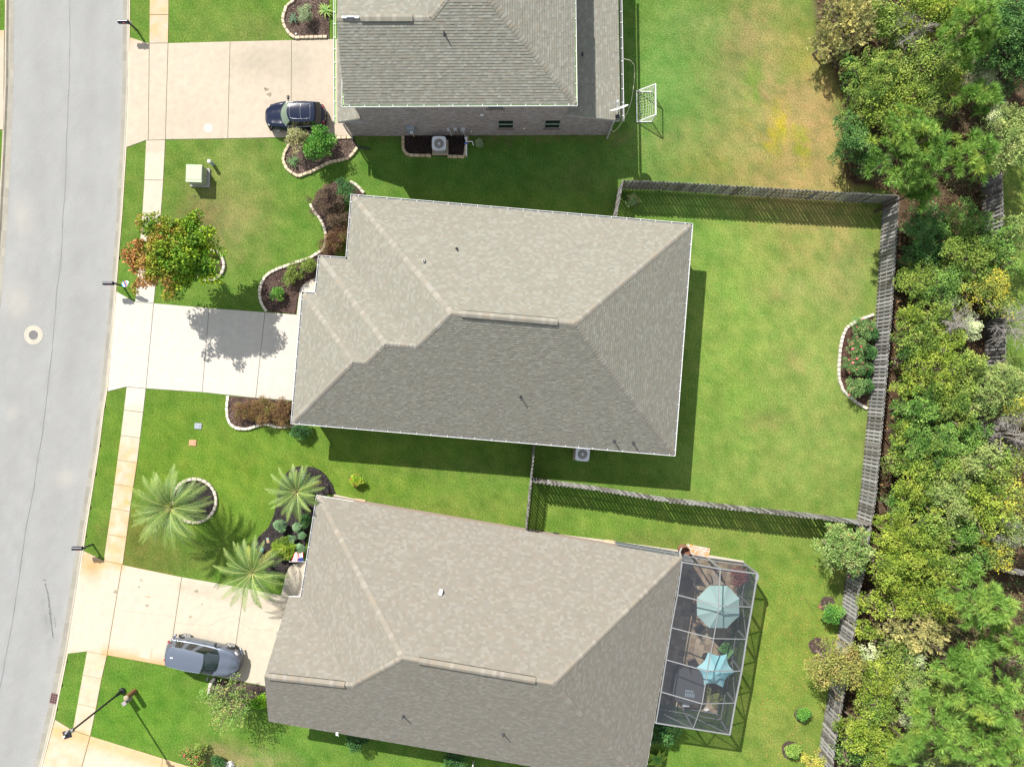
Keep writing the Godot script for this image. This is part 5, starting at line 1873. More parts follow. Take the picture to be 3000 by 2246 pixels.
	# patio garden
	bush("crape_myrtle", "tree", "green crape myrtle with red specks at the fence corner", 2482, 1612, 72, 3.6, "broad", [Color(.055, .10, .03), Color(.11, .17, .055), Color(.17, .19, .09)], {"per": 95.0, "mid": .72, "n": 11, "bloom": Color(.5, .14, .10), "blooms": 110, "bsize": .5, "foot": Vector3(-.3, 0, 0)})
	bush("crape_myrtle", "tree", "bronze crape myrtle leaning over the garden fence", 2448, 1955, 76, 3.6, "loose", [Color(.075, .095, .025), Color(.13, .14, .04), Color(.20, .15, .06)], {"per": 78.0, "mid": .72, "n": 12})
	bush("shrub", "shrub", "glossy green shrub beside the bird feeder pole", 2438, 1796, 31, 1.6, "bold", fresh, {"per": 130.0, "size": .6})
	bush("shrub", "shrub", "bright green shrub in a round mulch patch mid lawn", 2354, 2092, 21, .7, "bold", fresh, {"per": 300.0, "size": .5})
	bush("shrub", "shrub", "lowest small shrub in a mulch patch on the garden lawn", 2322, 2198, 21, .6, "bold", [Color(.05, .11, .02), Color(.11, .18, .04), Color(.2, .26, .08)], {"per": 300.0, "size": .5})
	bush("bush", "bush", "dark bush in the corner between the house and the screen room", 1950, 2140, 40, 1.5, "broad", deep, {"per": 150.0, "size": .8})
	bush("shrub", "shrub", "yellow flowering shrub by the fence at the bottom edge", 2396, 2240, 40, 1.1, "fine", [Color(.18, .17, .05), Color(.34, .30, .06), Color(.2, .22, .06)], {"per": 120.0})
	sago("lime banana plant with broad leaves under the south house's eave", "banana_plant", "plant", 1926, 2226, .8, 8, Color(.05, .16, .02), Color(.30, .36, .03), .16)
	bush("shrub", "shrub", "two-leaved pale weed in the dark soil near the pump pipe", 1405, 420, 10, .25, "bold", grey, {"per": 300.0, "size": .4})
# ---------------------------------------------------------------- the belt of trees
func make_woods() -> void:
	var pal := {
		"o": [Color(.032, .066, .012), Color(.088, .135, .026), Color(.165, .200, .048)],      # olive
		"y": [Color(.040, .075, .010), Color(.105, .150, .020), Color(.190, .220, .040)],      # yellow-green
		"g": [Color(.022, .058, .012), Color(.060, .125, .026), Color(.120, .185, .048)],      # mid green
		"d": [Color(.018, .050, .014), Color(.038, .095, .026), Color(.075, .140, .042)],      # dark
		"t": [Color(.090, .105, .045), Color(.230, .220, .100), Color(.390, .350, .165)],      # straw topped
		"s": [Color(.150, .190, .120), Color(.270, .310, .210), Color(.400, .430, .310)],      # silver
		"p": [Color(.055, .095, .030), Color(.115, .160, .052), Color(.185, .210, .085)],      # grey-green
		"v": [Color(.060, .100, .022), Color(.130, .165, .040), Color(.330, .270, .035)]}      # vines with yellow leaves
	var word := {"o": "olive green", "y": "yellow-green", "g": "mid green", "d": "dark green", "t": "straw topped", "s": "silvery white", "p": "grey-green", "v": "yellow flecked"}
	var list := [
		["t", 2500, 46, 84, 3.6, "tree", "at the far end of the patchy lawn, touching the top edge"], ["t", 2415, 122, 44, 2.6, "tree", "nearest the patchy lawn's yellow streaks"], ["t", 2452, 150, 36, 2.4, "shrub", "just behind the one overhanging the patchy lawn"],
		["o", 2600, 70, 62, 4.2, "tree", "behind the big straw topped one, by the top edge"], ["y", 2730, 34, 70, 4.6, "tree", "at the top edge west of the tall pine"], ["o", 2650, 122, 44, 3.4, "tree", "beside a bare grey shrub near the top"],
		["o", 2572, 232, 80, 4.4, "tree", "bulging over the patchy lawn's dark shadow"], ["g", 2505, 215, 40, 3.0, "shrub", "in the shadow east of the patchy lawn"], ["o", 2690, 206, 76, 5.0, "tree", "below the upper bare grey shrub"], ["p", 2775, 178, 52, 4.4, "tree", "with pale edge beside the top pine"],
		["o", 2520, 316, 58, 3.6, "tree", "at the edge of the tan part of the patchy lawn"], ["y", 2612, 304, 72, 4.6, "tree", "directly north of the big corner pine"], ["o", 2716, 300, 70, 4.8, "tree", "between the big corner pine and the small pine"], ["y", 2775, 240, 46, 4.0, "tree", "west of the silver shrub under the top pine"],
		["s", 2878, 222, 46, 2.8, "shrub", "beneath the top pine"], ["s", 2930, 330, 34, 2.2, "shrub", "beside the dark leaning fence"], ["d", 2500, 404, 56, 3.4, "tree", "at the tan lawn's edge west of the corner pine"], ["d", 2545, 470, 40, 2.6, "shrub", "under the corner pine's western tips"],
		["d", 2945, 90, 84, 6.0, "tree", "in the top corner with glossy leaves"], ["d", 2985, 180, 60, 5.0, "tree", "below the glossy one in the top corner"], ["g", 2960, 232, 34, 2.4, "shrub", "in front of the old dark fence"],
		["p", 2950, 420, 72, 5.2, "tree", "with sparse glossy leaves at the far side of the corner pine"], ["p", 2985, 350, 46, 4.4, "tree", "above the sparse glossy one, near the edge"],
		["d", 2712, 660, 54, 3.6, "tree", "east of the lawn fence's top corner"], ["d", 2706, 735, 50, 3.4, "tree", "behind the fence's shaded stretch"], ["g", 2790, 650, 46, 3.6, "tree", "under the corner pine's southern tips"], ["g", 2850, 690, 58, 4.2, "tree", "beside the far fence piece"], ["o", 2830, 760, 70, 4.6, "tree", "in the middle of the belt below the corner pine"], ["g", 2920, 745, 62, 4.6, "tree", "overhanging the far lawn's upper part"], ["p", 2965, 690, 50, 4.0, "tree", "on the far lawn side of the fence piece"],
		["p", 2668, 772, 30, 2.2, "shrub", "alone at the fence above the white shrubs"], ["o", 2690, 830, 60, 3.8, "tree", "against the back fence north of the roses"], ["g", 2770, 830, 56, 4.4, "tree", "north of the two white shrubs"], ["v", 2905, 842, 74, 4.8, "tree", "draped in yellow leaves above the far bare shrub"],
		["y", 2672, 920, 64, 4.2, "tree", "behind the rose bed's north end"], ["o", 2745, 925, 48, 3.8, "tree", "west of the upper white shrub"], ["s", 2776, 884, 25, 3.2, "shrub", "smaller one above the clearing by the far fence"], ["s", 2835, 956, 38, 3.2, "shrub", "larger one beside the clearing by the far fence"], ["t", 2806, 920, 28, 3.0, "shrub", "between the two white shrubs"],
		["o", 2690, 985, 58, 4.2, "tree", "behind the middle roses"], ["y", 2765, 1000, 46, 4.0, "tree", "west of the brown clearing"], ["g", 2668, 1045, 50, 3.8, "tree", "behind the third rose"], ["y", 2730, 1080, 72, 4.8, "tree", "south-west of the brown clearing"], ["o", 2815, 1078, 62, 4.6, "tree", "filling the south of the brown clearing"],
		["y", 2655, 1128, 58, 4.2, "tree", "behind the southern rose"], ["g", 2690, 1205, 66, 4.6, "tree", "behind the fence just south of the rose bed"], ["o", 2785, 1170, 70, 4.8, "tree", "in mid belt south of the clearing"], ["p", 2880, 1150, 66, 4.6, "tree", "below the far fence's end"], ["p", 2945, 1120, 60, 4.4, "tree", "at the edge below the far fence"], ["v", 2965, 1185, 50, 4.0, "tree", "at the edge above the southern bare shrub"],
		["y", 2640, 1268, 56, 4.2, "tree", "leaning to the fence south of the roses"], ["g", 2725, 1290, 70, 5.0, "tree", "in mid belt beside the southern bare shrub"], ["g", 2835, 1268, 52, 4.2, "tree", "touching the southern bare shrub"], ["o", 2650, 1350, 56, 4.0, "tree", "over the bark strip behind the lawn fence"], ["o", 2740, 1375, 68, 4.8, "tree", "in mid belt above the fence junction"], ["p", 2838, 1370, 66, 4.8, "tree", "paler one east of mid belt above the junction"], ["o", 2925, 1375, 60, 4.4, "tree", "at the edge below the southern bare shrub"],
		["y", 2690, 1440, 62, 4.6, "tree", "bright one above the fence junction"], ["g", 2628, 1475, 42, 3.0, "shrub", "on the bark strip near the fence junction"], ["p", 2785, 1462, 66, 4.8, "tree", "east of the bright one above the junction"], ["y", 2880, 1490, 66, 4.6, "tree", "in the eastern belt level with the junction"], ["v", 2960, 1460, 60, 4.0, "tree", "at the edge level with the junction"],
		["y", 2640, 1570, 66, 4.6, "tree", "beside the green crape myrtle"], ["o", 2735, 1560, 66, 4.8, "tree", "one place east of the crape myrtle's neighbour"], ["g", 2825, 1560, 56, 4.2, "tree", "above the patch of orange leaves"], ["v", 2905, 1600, 58, 3.4, "shrub", "sprawling among orange leaves at the far edge"],
		["y", 2600, 1652, 64, 4.6, "tree", "behind the fence between the crape myrtles"], ["y", 2690, 1650, 64, 5.0, "tree", "tall one above the northern end of the lower pines"], ["o", 2770, 1668, 64, 5.0, "tree", "just west of the tallest lower pine"], ["g", 2840, 1650, 46, 3.4, "shrub", "beneath the orange leaf patch"], ["p", 2960, 1560, 52, 3.6, "shrub", "by the pale leaning fence"],
		["y", 2560, 1765, 42, 3.4, "tree", "pressed against the fence opposite the bird feeder"], ["y", 2650, 1740, 56, 4.4, "tree", "behind the fence opposite the bird feeder"], ["y", 2752, 1748, 58, 4.8, "tree", "two rows behind the bird feeder's fence"], ["p", 2610, 1785, 26, 3.4, "shrub", "small one opposite the glossy garden shrub"],
		["t", 2650, 1838, 60, 3.8, "tree", "in the belt north-east of the bronze crape myrtle"], ["t", 2722, 1856, 52, 3.8, "tree", "beside the white flowering shrub"], ["y", 2540, 1850, 36, 3.2, "tree", "at the fence just north of the bronze crape myrtle"], ["s", 2675, 1930, 30, 3.6, "shrub", "flowering one east of the bronze crape myrtle"], ["s", 2548, 1908, 20, 3.0, "shrub", "smallest one touching the bronze crape myrtle"],
		["o", 2622, 1918, 50, 3.8, "tree", "darker one behind the bronze crape myrtle"], ["y", 2570, 1992, 62, 4.2, "tree", "lime one just south-east of the bronze crape myrtle"], ["p", 2665, 2010, 62, 4.4, "tree", "between the lime one and the lower pines"], ["o", 2752, 2030, 66, 4.8, "tree", "hemmed in by the lower pines"],
		["o", 2560, 2062, 56, 4.0, "tree", "above the fence's lowest clear stretch"], ["y", 2530, 2140, 58, 4.4, "tree", "beside the fence's lowest clear stretch"], ["y", 2590, 2196, 66, 4.6, "tree", "near the bottom edge behind the fence"], ["g", 2512, 2200, 46, 3.8, "tree", "closest to the fence at the bottom edge"], ["s", 2660, 2120, 30, 4.0, "shrub", "ragged one among the bottom pines"],
		["p", 2690, 2228, 60, 4.2, "tree", "at the bottom edge below the pines"], ["p", 2800, 2236, 60, 4.2, "tree", "further along the bottom edge below the pines"], ["g", 2985, 1960, 44, 4.0, "tree", "glossy one at the far edge beside the lower pines"]]
	for e in list:
		var kd: String = e[0]
		var cl := "broad"
		var opt := {"per": 78.0, "group": word[kd] + " growth in the tree belt"}
		if kd in ["o", "y", "g"]:
			opt["size"] = R(.8, 1.25)
			cl = ["broad", "broad", "loose", "bold"][rng.randi() % 4]
			if cl == "bold": opt["size"] = R(.6, .85)
		if kd == "t": cl = "plume"; opt["per"] = 92.0; opt["size"] = 1.05
		if kd == "s": cl = "fine"; opt["per"] = 190.0; opt["size"] = 1.25
		if kd == "p": opt["per"] = 74.0; opt["size"] = .95
		if kd == "v": cl = "loose"; opt["per"] = 78.0
		if kd == "d": opt["per"] = 105.0
		var rr: float = e[3] * 1.12
		if e[2] > 600 and e[1] < 2790:
			rr = clampf((e[1] - along(BACK, e[2]) - (24.0 if e[2] > 860 and e[2] < 1570 else 4.0)) / 1.04, minf(rr, 30.0), rr)
		bush(("leafy_" if e[6 - 1] == "tree" else "wild_") + String(e[5]), e[5], word[kd] + " " + String(e[5]) + " " + String(e[6]), e[1], e[2], rr, e[4], cl, pal[kd], opt)
	pine("tall bright pine at the top edge of the tree belt", 2850, 66, 96, 8.0)
	pine("slim pine just north of the small silver shrub", 2838, 150, 52, 6.5)
	pine("small pine between the silver shrub and the corner pine", 2866, 280, 56, 6.0)
	pine("big pine over the lawn fence's top corner", 2670, 435, 126, 8.0, Vector3.ZERO, 1.5)
	pine("pine joined to the big corner pine on its far side", 2850, 460, 84, 7.5)
	pine("small low pine hanging past the fence's top corner", 2690, 560, 54, 6.0)
	pine("tallest lower pine beside the orange leaf patch", 2880, 1760, 98, 8.5, Vector3.ZERO, 1.2)
	pine("pine crowding the far edge below the orange leaves", 2945, 1860, 78, 8.0)
	pine("pine in the middle of the lower pine group", 2822, 1945, 84, 8.0)
	pine("broad pine at the far edge of the lower group", 2890, 2050, 104, 8.5, Vector3.ZERO, 1.2)
	pine("pine north of the ragged silvery shrub", 2730, 2105, 80, 7.0)
	pine("pine nearest the fence in the bottom group", 2660, 2176, 62, 6.5)
	pine("pine in the very bottom corner", 2930, 2180, 100, 8.5, Vector3.ZERO, 1.2)
	pine("pine between the bottom corner pine and the pale trees", 2790, 2165, 74, 7.0)
	bare("bare grey shrub among the olive trees near the top", 2660, 92, 46, 3.6)
	bare("bare grey branches across the far fence piece", 2968, 940, 72, 3.8)
	bare("small bare branches above the brown clearing", 2798, 940, 26, 3.4)
	bare("wide bare grey shrub at the far edge of mid belt", 2955, 1276, 70, 3.8)
	bare("bare brown twigs level with the fence junction", 2930, 1560, 44, 3.0)
	# low growth and fallen leaves on the ground below the trees
	var xf := []
	var cs := []
	var ug := [Color(.045, .075, .018), Color(.10, .12, .035), Color(.16, .13, .06), Color(.07, .11, .03)]
	for i in 5200:
		var px := R(2380, 3060)
		var py := R(-60, 2320)
		if woods(px, py) < .95: continue
		if px - PX < (along(BACK, maxf(py, 572)) - PX) * .957 + 70.0 and py > 560 and rng.randf() < .9: continue
		if nz.get_noise_2d(px * 3.0, py * 3.0) < -.1: continue
		if Vector2((px - 2880) / 50.0, (py - 1010) / 60.0).length() < 1.0: continue
		var q := P(px, py)
		xf.append(Transform3D(Basis(Vector3.UP, R(0, TAU)).scaled(Vector3.ONE * R(.9, 2.0)), q + Vector3.UP * R(.05, .55)))
		cs.append(vary(ug[rng.randi() % 4], .3))
	var o := multi("undergrowth", CL["loose"], M.leaf, self, xf, cs)
	tag(o, "low leafy growth covering the ground beneath the tree belt", "undergrowth")
	var lf := MB.new()
	leaf(lf, Vector3.ZERO, Vector3.RIGHT, Vector3.UP, .11, .07, Color.WHITE)
	xf = []
	cs = []
	for i in 4600:
		var px := R(2380, 3060)
		var py := R(-60, 2320)
		var hot := Vector2((px - 2905) / 80.0, (py - 1640) / 60.0).length() < 1.0
		if woods(px, py) < .6: continue
		var q := P(px, py)
		xf.append(Transform3D(Basis.from_euler(Vector3(R(-.5, .5), R(0, TAU), R(-.5, .5))).scaled(Vector3.ONE * R(.7, 1.5)), q + Vector3.UP * R(.01, .05)))
		cs.append(vary(Color(.33, .17, .05) if hot or rng.randf() < .25 else Color(.20, .12, .07), .3))
	for i in 260:      # a few leaves blown on to the garden lawn
		var px := R(2230, 2480)
		var py := R(1640, 2240)
		if woods(px, py) > .1: continue
		xf.append(Transform3D(Basis(Vector3.UP, R(0, TAU)).scaled(Vector3.ONE * R(.6, 1.0)), P(px, py) + Vector3.UP * R(.02, .04)))
		cs.append(vary(Color(.36, .20, .06), .3))
	o = multi("fallen_leaves", lf.mesh(), M.leaf, self, xf, cs)
	tag(o, "brown and orange leaves lying under the trees and on the lawn", "leaves")
# ---------------------------------------------------------------- street furniture and small things
func make_objects() -> void:
	# manhole in the street
	var p := P(94, 981); p.y = -0.098
	var o := thing("manhole", "round manhole with pale concrete collar in the street", "manhole", p)
	var mb := MB.new()
	mb.lathe(Vector3.ZERO, [Vector2(.29, .010), Vector2(.31, .014), Vector2(.60, .012), Vector2(.615, -.02)], 40, Color(.36, .335, .28))
	part("collar", mb.mesh(), M.conc, o)
	mb = MB.new()
	mb.lathe(Vector3.ZERO, [Vector2(0, -.012), Vector2(.288, -.012)], 28, Color(.03, .028, .03))
	part("shaft", mb.mesh(), M.vplain, o)
	mb = MB.new()
	mb.lathe(Vector3.ZERO, [Vector2(.255, -.01), Vector2(.258, .010), Vector2(.287, .010), Vector2(.289, -.01)], 28, Color(.12, .11, .11))
	for i in 9:
		var x := -.22 + .055 * i
		var l := sqrt(maxf(.0, .255 * .255 - x * x))
		mb.box(Vector3(x, .0, 0), Vector3(.011, 0, 0), Vector3(0, .010, 0), Vector3(0, 0, l), Color(.12, .11, .115))
	for i in 7:
		var x := -.21 + .07 * i
		var l := sqrt(maxf(.0, .255 * .255 - x * x))
		mb.box(Vector3(0, -.001, x), Vector3(l, 0, 0), Vector3(0, .009, 0), Vector3(0, 0, .009), Color(.12, .11, .115))
	part("grate", mb.mesh(), M.iron, o)
	# storm drain in the gutter
	p = P(156, 2047); p.y = -0.07
	o = thing("storm_drain", "rusty brown storm drain grate in the gutter", "drain", p, "", -.22)
	mb = MB.new()
	mb.box(Vector3(0, .01, 0), Vector3(.24, 0, 0), Vector3(0, .012, 0), Vector3(0, 0, .31), Color(.03, .02, .02))
	part("pit", mb.mesh(), M.vplain, o)
	for i in 4:
		mb = MB.new()
		mb.bevel(Vector3(-.21 + .14 * i, .03, 0), Vector3.RIGHT, Vector3.UP, Vector3.BACK, Vector3(.022, .02, .31), .005, Color(.16, .09, .08))
		part("bar", mb.mesh(), M.vplain, o)
	for i in 5:
		mb = MB.new()
		mb.bevel(Vector3(0, .028, -.29 + .145 * i), Vector3.RIGHT, Vector3.UP, Vector3.BACK, Vector3(.23, .018, .020), .005, Color(.15, .085, .075))
		part("bar", mb.mesh(), M.vplain, o)
	# ground lids
	for e in [[580, 1248, .21, .17, "grey valve box lid in the south front lawn", Color(.21, .235, .26), "valve_box"], [564, 1297, .21, .17, "rust stained meter box lid in the south front lawn", Color(.36, .20, .12), "meter_box"]]:
		o = thing(e[6], e[4], "ground lid", P(e[0], e[1]), "", -.06)
		mb = MB.new()
		mb.bevel(Vector3(0, .012, 0), Vector3.RIGHT, Vector3.UP, Vector3.BACK, Vector3(e[2] + .02, .02, e[3] + .02), .012, vary(e[5], .1))
		part("frame", mb.mesh(), M.conc, o)
		mb = MB.new()
		mb.bevel(Vector3(0, .02, 0), Vector3.RIGHT, Vector3.UP, Vector3.BACK, Vector3(e[2], .02, e[3]), .008, Color(e[5].r * 1.2, e[5].g * 1.2, e[5].b * 1.2))
		mb.box(Vector3(.12, .038, 0), Vector3(.02, 0, 0), Vector3(0, .005, 0), Vector3(0, 0, .04), Color(.1, .1, .1))
		part("lid", mb.mesh(), M.conc, o)
	p = P(610, 375); p.y = .02
	o = thing("cleanout", "round pale utility cleanout in the north driveway", "cleanout", p)
	mb = MB.new()
	mb.lathe(Vector3.ZERO, [Vector2(.13, .006), Vector2(.30, .005), Vector2(.31, -.01)], 28, Color(.40, .38, .34))
	part("collar", mb.mesh(), M.conc, o)
	mb = MB.new()
	mb.lathe(Vector3.ZERO, [Vector2(0, .012), Vector2(.12, .010), Vector2(.132, .0)], 20, Color(.42, .42, .40))
	mb.box(Vector3(0, .018, 0), Vector3(.03, 0, 0), Vector3(0, .012, 0), Vector3(0, 0, .03), Color(.7, .7, .7))
	part("lid", mb.mesh(), M.iron, o)
	p = P(426, 1909); p.y = .02
	o = thing("utility_cover", "square concrete utility cover in the south driveway", "utility cover", p, "", -.21)
	mb = MB.new()
	mb.bevel(Vector3(0, .002, 0), Vector3.RIGHT, Vector3.UP, Vector3.BACK, Vector3(.36, .006, .40), .004, Color(.40, .34, .26))
	part("frame", mb.mesh(), M.conc, o)
	mb = MB.new()
	mb.bevel(Vector3(0, .006, 0), Vector3.RIGHT, Vector3.UP, Vector3.BACK, Vector3(.33, .006, .37), .004, Color(.46, .39, .30))
	mb.lathe(Vector3(0, .012, .02), [Vector2(0, .006), Vector2(.07, .006), Vector2(.085, 0)], 14, Color(.38, .36, .33))
	part("lid", mb.mesh(), M.conc, o)
	# pad transformer
	o = thing("transformer", "pale green transformer cabinet on a pad in the front lawn", "transformer", P(586, 520), "", -.03)
	mb = MB.new()
	mb.bevel(Vector3(.03, .04, .02), Vector3.RIGHT, Vector3.UP, Vector3.BACK, Vector3(.60, .06, .58), .02, Color(.30, .29, .27))
	part("pad", mb.mesh(), M.conc, o)
	mb = MB.new()
	mb.bevel(Vector3(0, .47, 0), Vector3.RIGHT, Vector3.UP, Vector3.BACK, Vector3(.47, .38, .52), .02)
	part("cabinet", mb.mesh(), M.trans_green, o)
	mb = MB.new()
	mb.bevel(Vector3(0, .865, 0), Vector3.RIGHT, Vector3.UP, Vector3.BACK, Vector3(.50, .03, .55), .02)
	mb.bevel(Vector3(0, .895, -.02), Vector3.RIGHT, Vector3.UP, Vector3.BACK, Vector3(.485, .012, .40), .01)
	part("lid", mb.mesh(), M.trans_green, o)
	for z in [-.25, .25]:
		mb = MB.new()
		mb.bevel(Vector3(.48, .47, z), Vector3.RIGHT, Vector3.UP, Vector3.BACK, Vector3(.012, .32, .22), .006)
		part("door", mb.mesh(), M.trans_green, o)
	# marker post
	o = thing("marker_post", "short blue-grey post with a white cap near the transformer", "post", P(624, 481))
	mb = MB.new()
	mb.lathe(Vector3.ZERO, [Vector2(.105, 0), Vector2(.10, .56)], 14)
	part("post", mb.mesh(), M.blue_grey, o)
	mb = MB.new()
	mb.lathe(Vector3.ZERO, [Vector2(.115, .54), Vector2(.12, .60), Vector2(.10, .66), Vector2(.05, .69), Vector2(0, .70)], 14)
	part("cap", mb.mesh(), M.white_paint, o)
	# mailboxes
	for e in [[402, 90, "black mailbox on a post by the north driveway"], [359, 837, "black mailbox with a colourful flag by the middle driveway"], [271, 1594, "black mailbox on a post by the southern driveway"]]:
		o = thing("mailbox", e[2], "mailbox", P(e[0], e[1]), "mailboxes along the kerb")
		mb = MB.new()
		mb.bevel(Vector3(0, .53, 0), Vector3.RIGHT, Vector3.UP, Vector3.BACK, Vector3(.045, .53, .045), .008)
		mb.tube(Vector3(0, .75, 0), Vector3(-.28, 1.0, 0), .025, .025, 6)
		part("post", mb.mesh(), M.black, o)
		mb = MB.new()
		mb.bevel(Vector3(-.16, 1.02, 0), Vector3.RIGHT, Vector3.UP, Vector3.BACK, Vector3(.34, .02, .06), .006)
		part("arm", mb.mesh(), M.black, o)
		mb = MB.new()
		for i in 10:     # rounded box, axis along x
			var a0 := PI * i / 10; var a1 := PI * (i + 1) / 10
			var z0 := cos(a0) * .115; var z1 := cos(a1) * .115
			var y0 := 1.14 + sin(a0) * .115; var y1 := 1.14 + sin(a1) * .115
			var n0 := Vector3(0, sin(a0), cos(a0)); var n1 := Vector3(0, sin(a1), cos(a1))
			mb.quads(Vector3(-.56, y0, z0), Vector3(.03, y0, z0), Vector3(.03, y1, z1), Vector3(-.56, y1, z1), n0, n0, n1, n1)
			for xx in [-.56, .03]:
				mb.tri(Vector3(xx, 1.14, 0), Vector3(xx, y0, z0), Vector3(xx, y1, z1), Vector3(-1 if xx < -.3 else 1, 0, 0))
		mb.box(Vector3(-.265, 1.09, 0), Vector3(.295, 0, 0), Vector3(0, .05, 0), Vector3(0, 0, .115))
		part("box", mb.mesh(), M.navy_gloss, o)
		mb = MB.new()
		mb.bevel(Vector3(-.57, 1.12, 0), Vector3.RIGHT, Vector3.UP, Vector3.BACK, Vector3(.012, .11, .11), .008)
		part("door", mb.mesh(), M.black, o)
		mb = MB.new()
		mb.box(Vector3(-.2, 1.2, .125), Vector3(.06, 0, 0), Vector3(0, .02, 0), Vector3(0, 0, .004))
		part("signal_flag", mb.mesh(), M.red, o)
	# garden flag hung on the middle mailbox post
	o = thing("garden_flag", "small blue and white garden flag beside the middle mailbox", "flag", P(365, 836))
	var cols := [Color(.10, .42, .62), Color(.55, .68, .78), Color(.10, .12, .30), Color(.70, .22, .14), Color(.12, .45, .66), Color(.75, .75, .78)]
	var fp := P(356, 835, .75); var fq := P(375, 824, 1.15)
	for i in 6:
		mb = MB.new()
		var t0 := i / 6.0; var t1 := (i + 1) / 6.0
		var s := Vector3(.10, .02, .20)
		var w0 := sin(PI * clampf(t0 * .8 + .12, 0, 1)); var w1 := sin(PI * clampf(t1 * .8 + .12, 0, 1))
		var a := fp.lerp(fq, t0) + Vector3(0, .03 * sin(t0 * 9), 0); var b := fp.lerp(fq, t1) + Vector3(0, .03 * sin(t1 * 9), 0)
		mb.quad(a - s * w0 * .7, a + s * w0, b + s * w1, b - s * w1 * .7, Vector3.UP, cols[i])
		part("cloth_panel", mb.mesh(), M.cloth, o, Transform3D.IDENTITY, true)
	mb = MB.new()
	mb.path([P(362, 837, 0), P(360, 838, .6), fp, fq], .009, 5)
	part("pole", mb.mesh(), M.black, o, Transform3D.IDENTITY, true)
	# street lamp
	var b0 := P(358, 2023)
	o = thing("street_lamp", "tall black street lamp with a lantern head over the walk", "street lamp", b0)
	mb = MB.new()
	mb.lathe(Vector3.ZERO, [Vector2(.20, 0), Vector2(.19, .12), Vector2(.12, .2), Vector2(.09, .7), Vector2(.065, .8), Vector2(.052, 4.95), Vector2(.05, 5.0)], 16)
	part("pole", mb.mesh(), M.lamp_black, o)
	mb = MB.new()
	mb.lathe(Vector3(0, 5.0, 0), [Vector2(.06, 0), Vector2(.13, .06), Vector2(.09, .1), Vector2(0.1, .12)], 12)
	part("collar", mb.mesh(), M.lamp_black, o)
	mb = MB.new()
	mb.lathe(Vector3(0, 5.12, 0), [Vector2(.12, 0), Vector2(.17, .40)], 4)
	part("lantern_glass", mb.mesh(), M.lamp_glass, o, Transform3D(Basis(Vector3.UP, .75 + .35), Vector3.ZERO))
	mb = MB.new()
	mb.lathe(Vector3(0, 5.52, 0), [Vector2(.30, -.02), Vector2(.30, .02), Vector2(.10, .16), Vector2(.10, .22), Vector2(0, .24)], 4)
	part("lantern_roof", mb.mesh(), M.lamp_black, o, Transform3D(Basis(Vector3.UP, .75 + .35), Vector3.ZERO))
	mb = MB.new()
	mb.lathe(Vector3(0, 5.75, 0), [Vector2(.055, 0), Vector2(.06, .06), Vector2(.03, .1), Vector2(0, .11)], 10)
	part("photocell", mb.mesh(), M.white_paint, o)
	# telecom pedestals beside it
	o = thing("utility_pedestal", "brown round utility pedestal with a worn tan cap by the lamp", "pedestal", P(394, 2024))
	mb = MB.new()
	mb.lathe(Vector3.ZERO, [Vector2(.155, 0), Vector2(.15, .98), Vector2(.12, 1.03)], 16)
	part("body", mb.mesh(), M.ped_brown, o)
	mb = MB.new()
	mb.lathe(Vector3.ZERO, [Vector2(.16, .95), Vector2(.16, 1.02), Vector2(.11, 1.07), Vector2(0, 1.08)], 16)
	part("cap", mb.mesh(), M.ped_cap, o)
	o = thing("utility_pedestal", "grey square utility pedestal leaning next to the brown one", "pedestal", P(382, 2045), "", .6)
	mb = MB.new()
	mb.bevel(Vector3(0, .36, 0), Vector3.RIGHT, Vector3.UP, Vector3.BACK, Vector3(.13, .38, .11), .02)
	part("body", mb.mesh(), M.ped_grey, o)
	mb = MB.new()
	mb.bevel(Vector3(0, .75, 0), Vector3.RIGHT, Vector3.UP, Vector3.BACK, Vector3(.145, .03, .125), .015)
	part("cap", mb.mesh(), M.ped_grey, o)
	# air conditioners
	for e in [[1290, 433, "pale grey air conditioner on a bed below the brick wall", 0.0], [1703, 1326, "pale grey air conditioner half under the middle house's gutter", -.09]]:
		o = thing("air_conditioner", e[2], "air conditioner", P(e[0], e[1]), "", e[3])
		mb = MB.new()
		mb.bevel(Vector3(0, .05, 0), Vector3.RIGHT, Vector3.UP, Vector3.BACK, Vector3(.50, .05, .48), .015, Color(.36, .30, .21))
		part("pad", mb.mesh(), M.conc, o)
		mb = MB.new()
		mb.bevel(Vector3(0, .46, 0), Vector3.RIGHT, Vector3.UP, Vector3.BACK, Vector3(.39, .36, .39), .08, Color(.17, .16, .145))
		for i in 11:
			for s in [-1.0, 1.0]:
				mb.box(Vector3(0, .16 + i * .056, s * .392), Vector3(.31, 0, 0), Vector3(0, .016, 0), Vector3(0, 0, .006), Color(.30, .29, .27))
				mb.box(Vector3(s * .392, .16 + i * .056, 0), Vector3(.006, 0, 0), Vector3(0, .016, 0), Vector3(0, 0, .31), Color(.30, .29, .27))
		part("casing", mb.mesh(), M.vplain, o)
		var tp := MB.new()     # top deck with a round opening
		var N := 32
		for i in N:
			var r := []
			for a in [TAU * i / N, TAU * (i + 1) / N]:
				var c := Vector2(cos(a), sin(a))
				var k := pow(pow(absf(c.x), 6.0) + pow(absf(c.y), 6.0), -1.0 / 6.0) * .43
				r.append([Vector3(c.x * .30, .83, c.y * .30), Vector3(c.x * k, .86, c.y * k), Vector3(c.x * (k + .01), .80, c.y * (k + .01)), Vector3(c.x * .285, .76, c.y * .285)])
			tp.quad(r[0][0], r[1][0], r[1][1], r[0][1], Vector3.UP)
			tp.quad(r[0][1], r[1][1], r[1][2], r[0][2], r[0][1])
			tp.quad(r[0][0], r[1][0], r[1][3], r[0][3], -r[0][1])
		part("top_deck", tp.mesh(), M.ac_white, o)
		mb = MB.new()
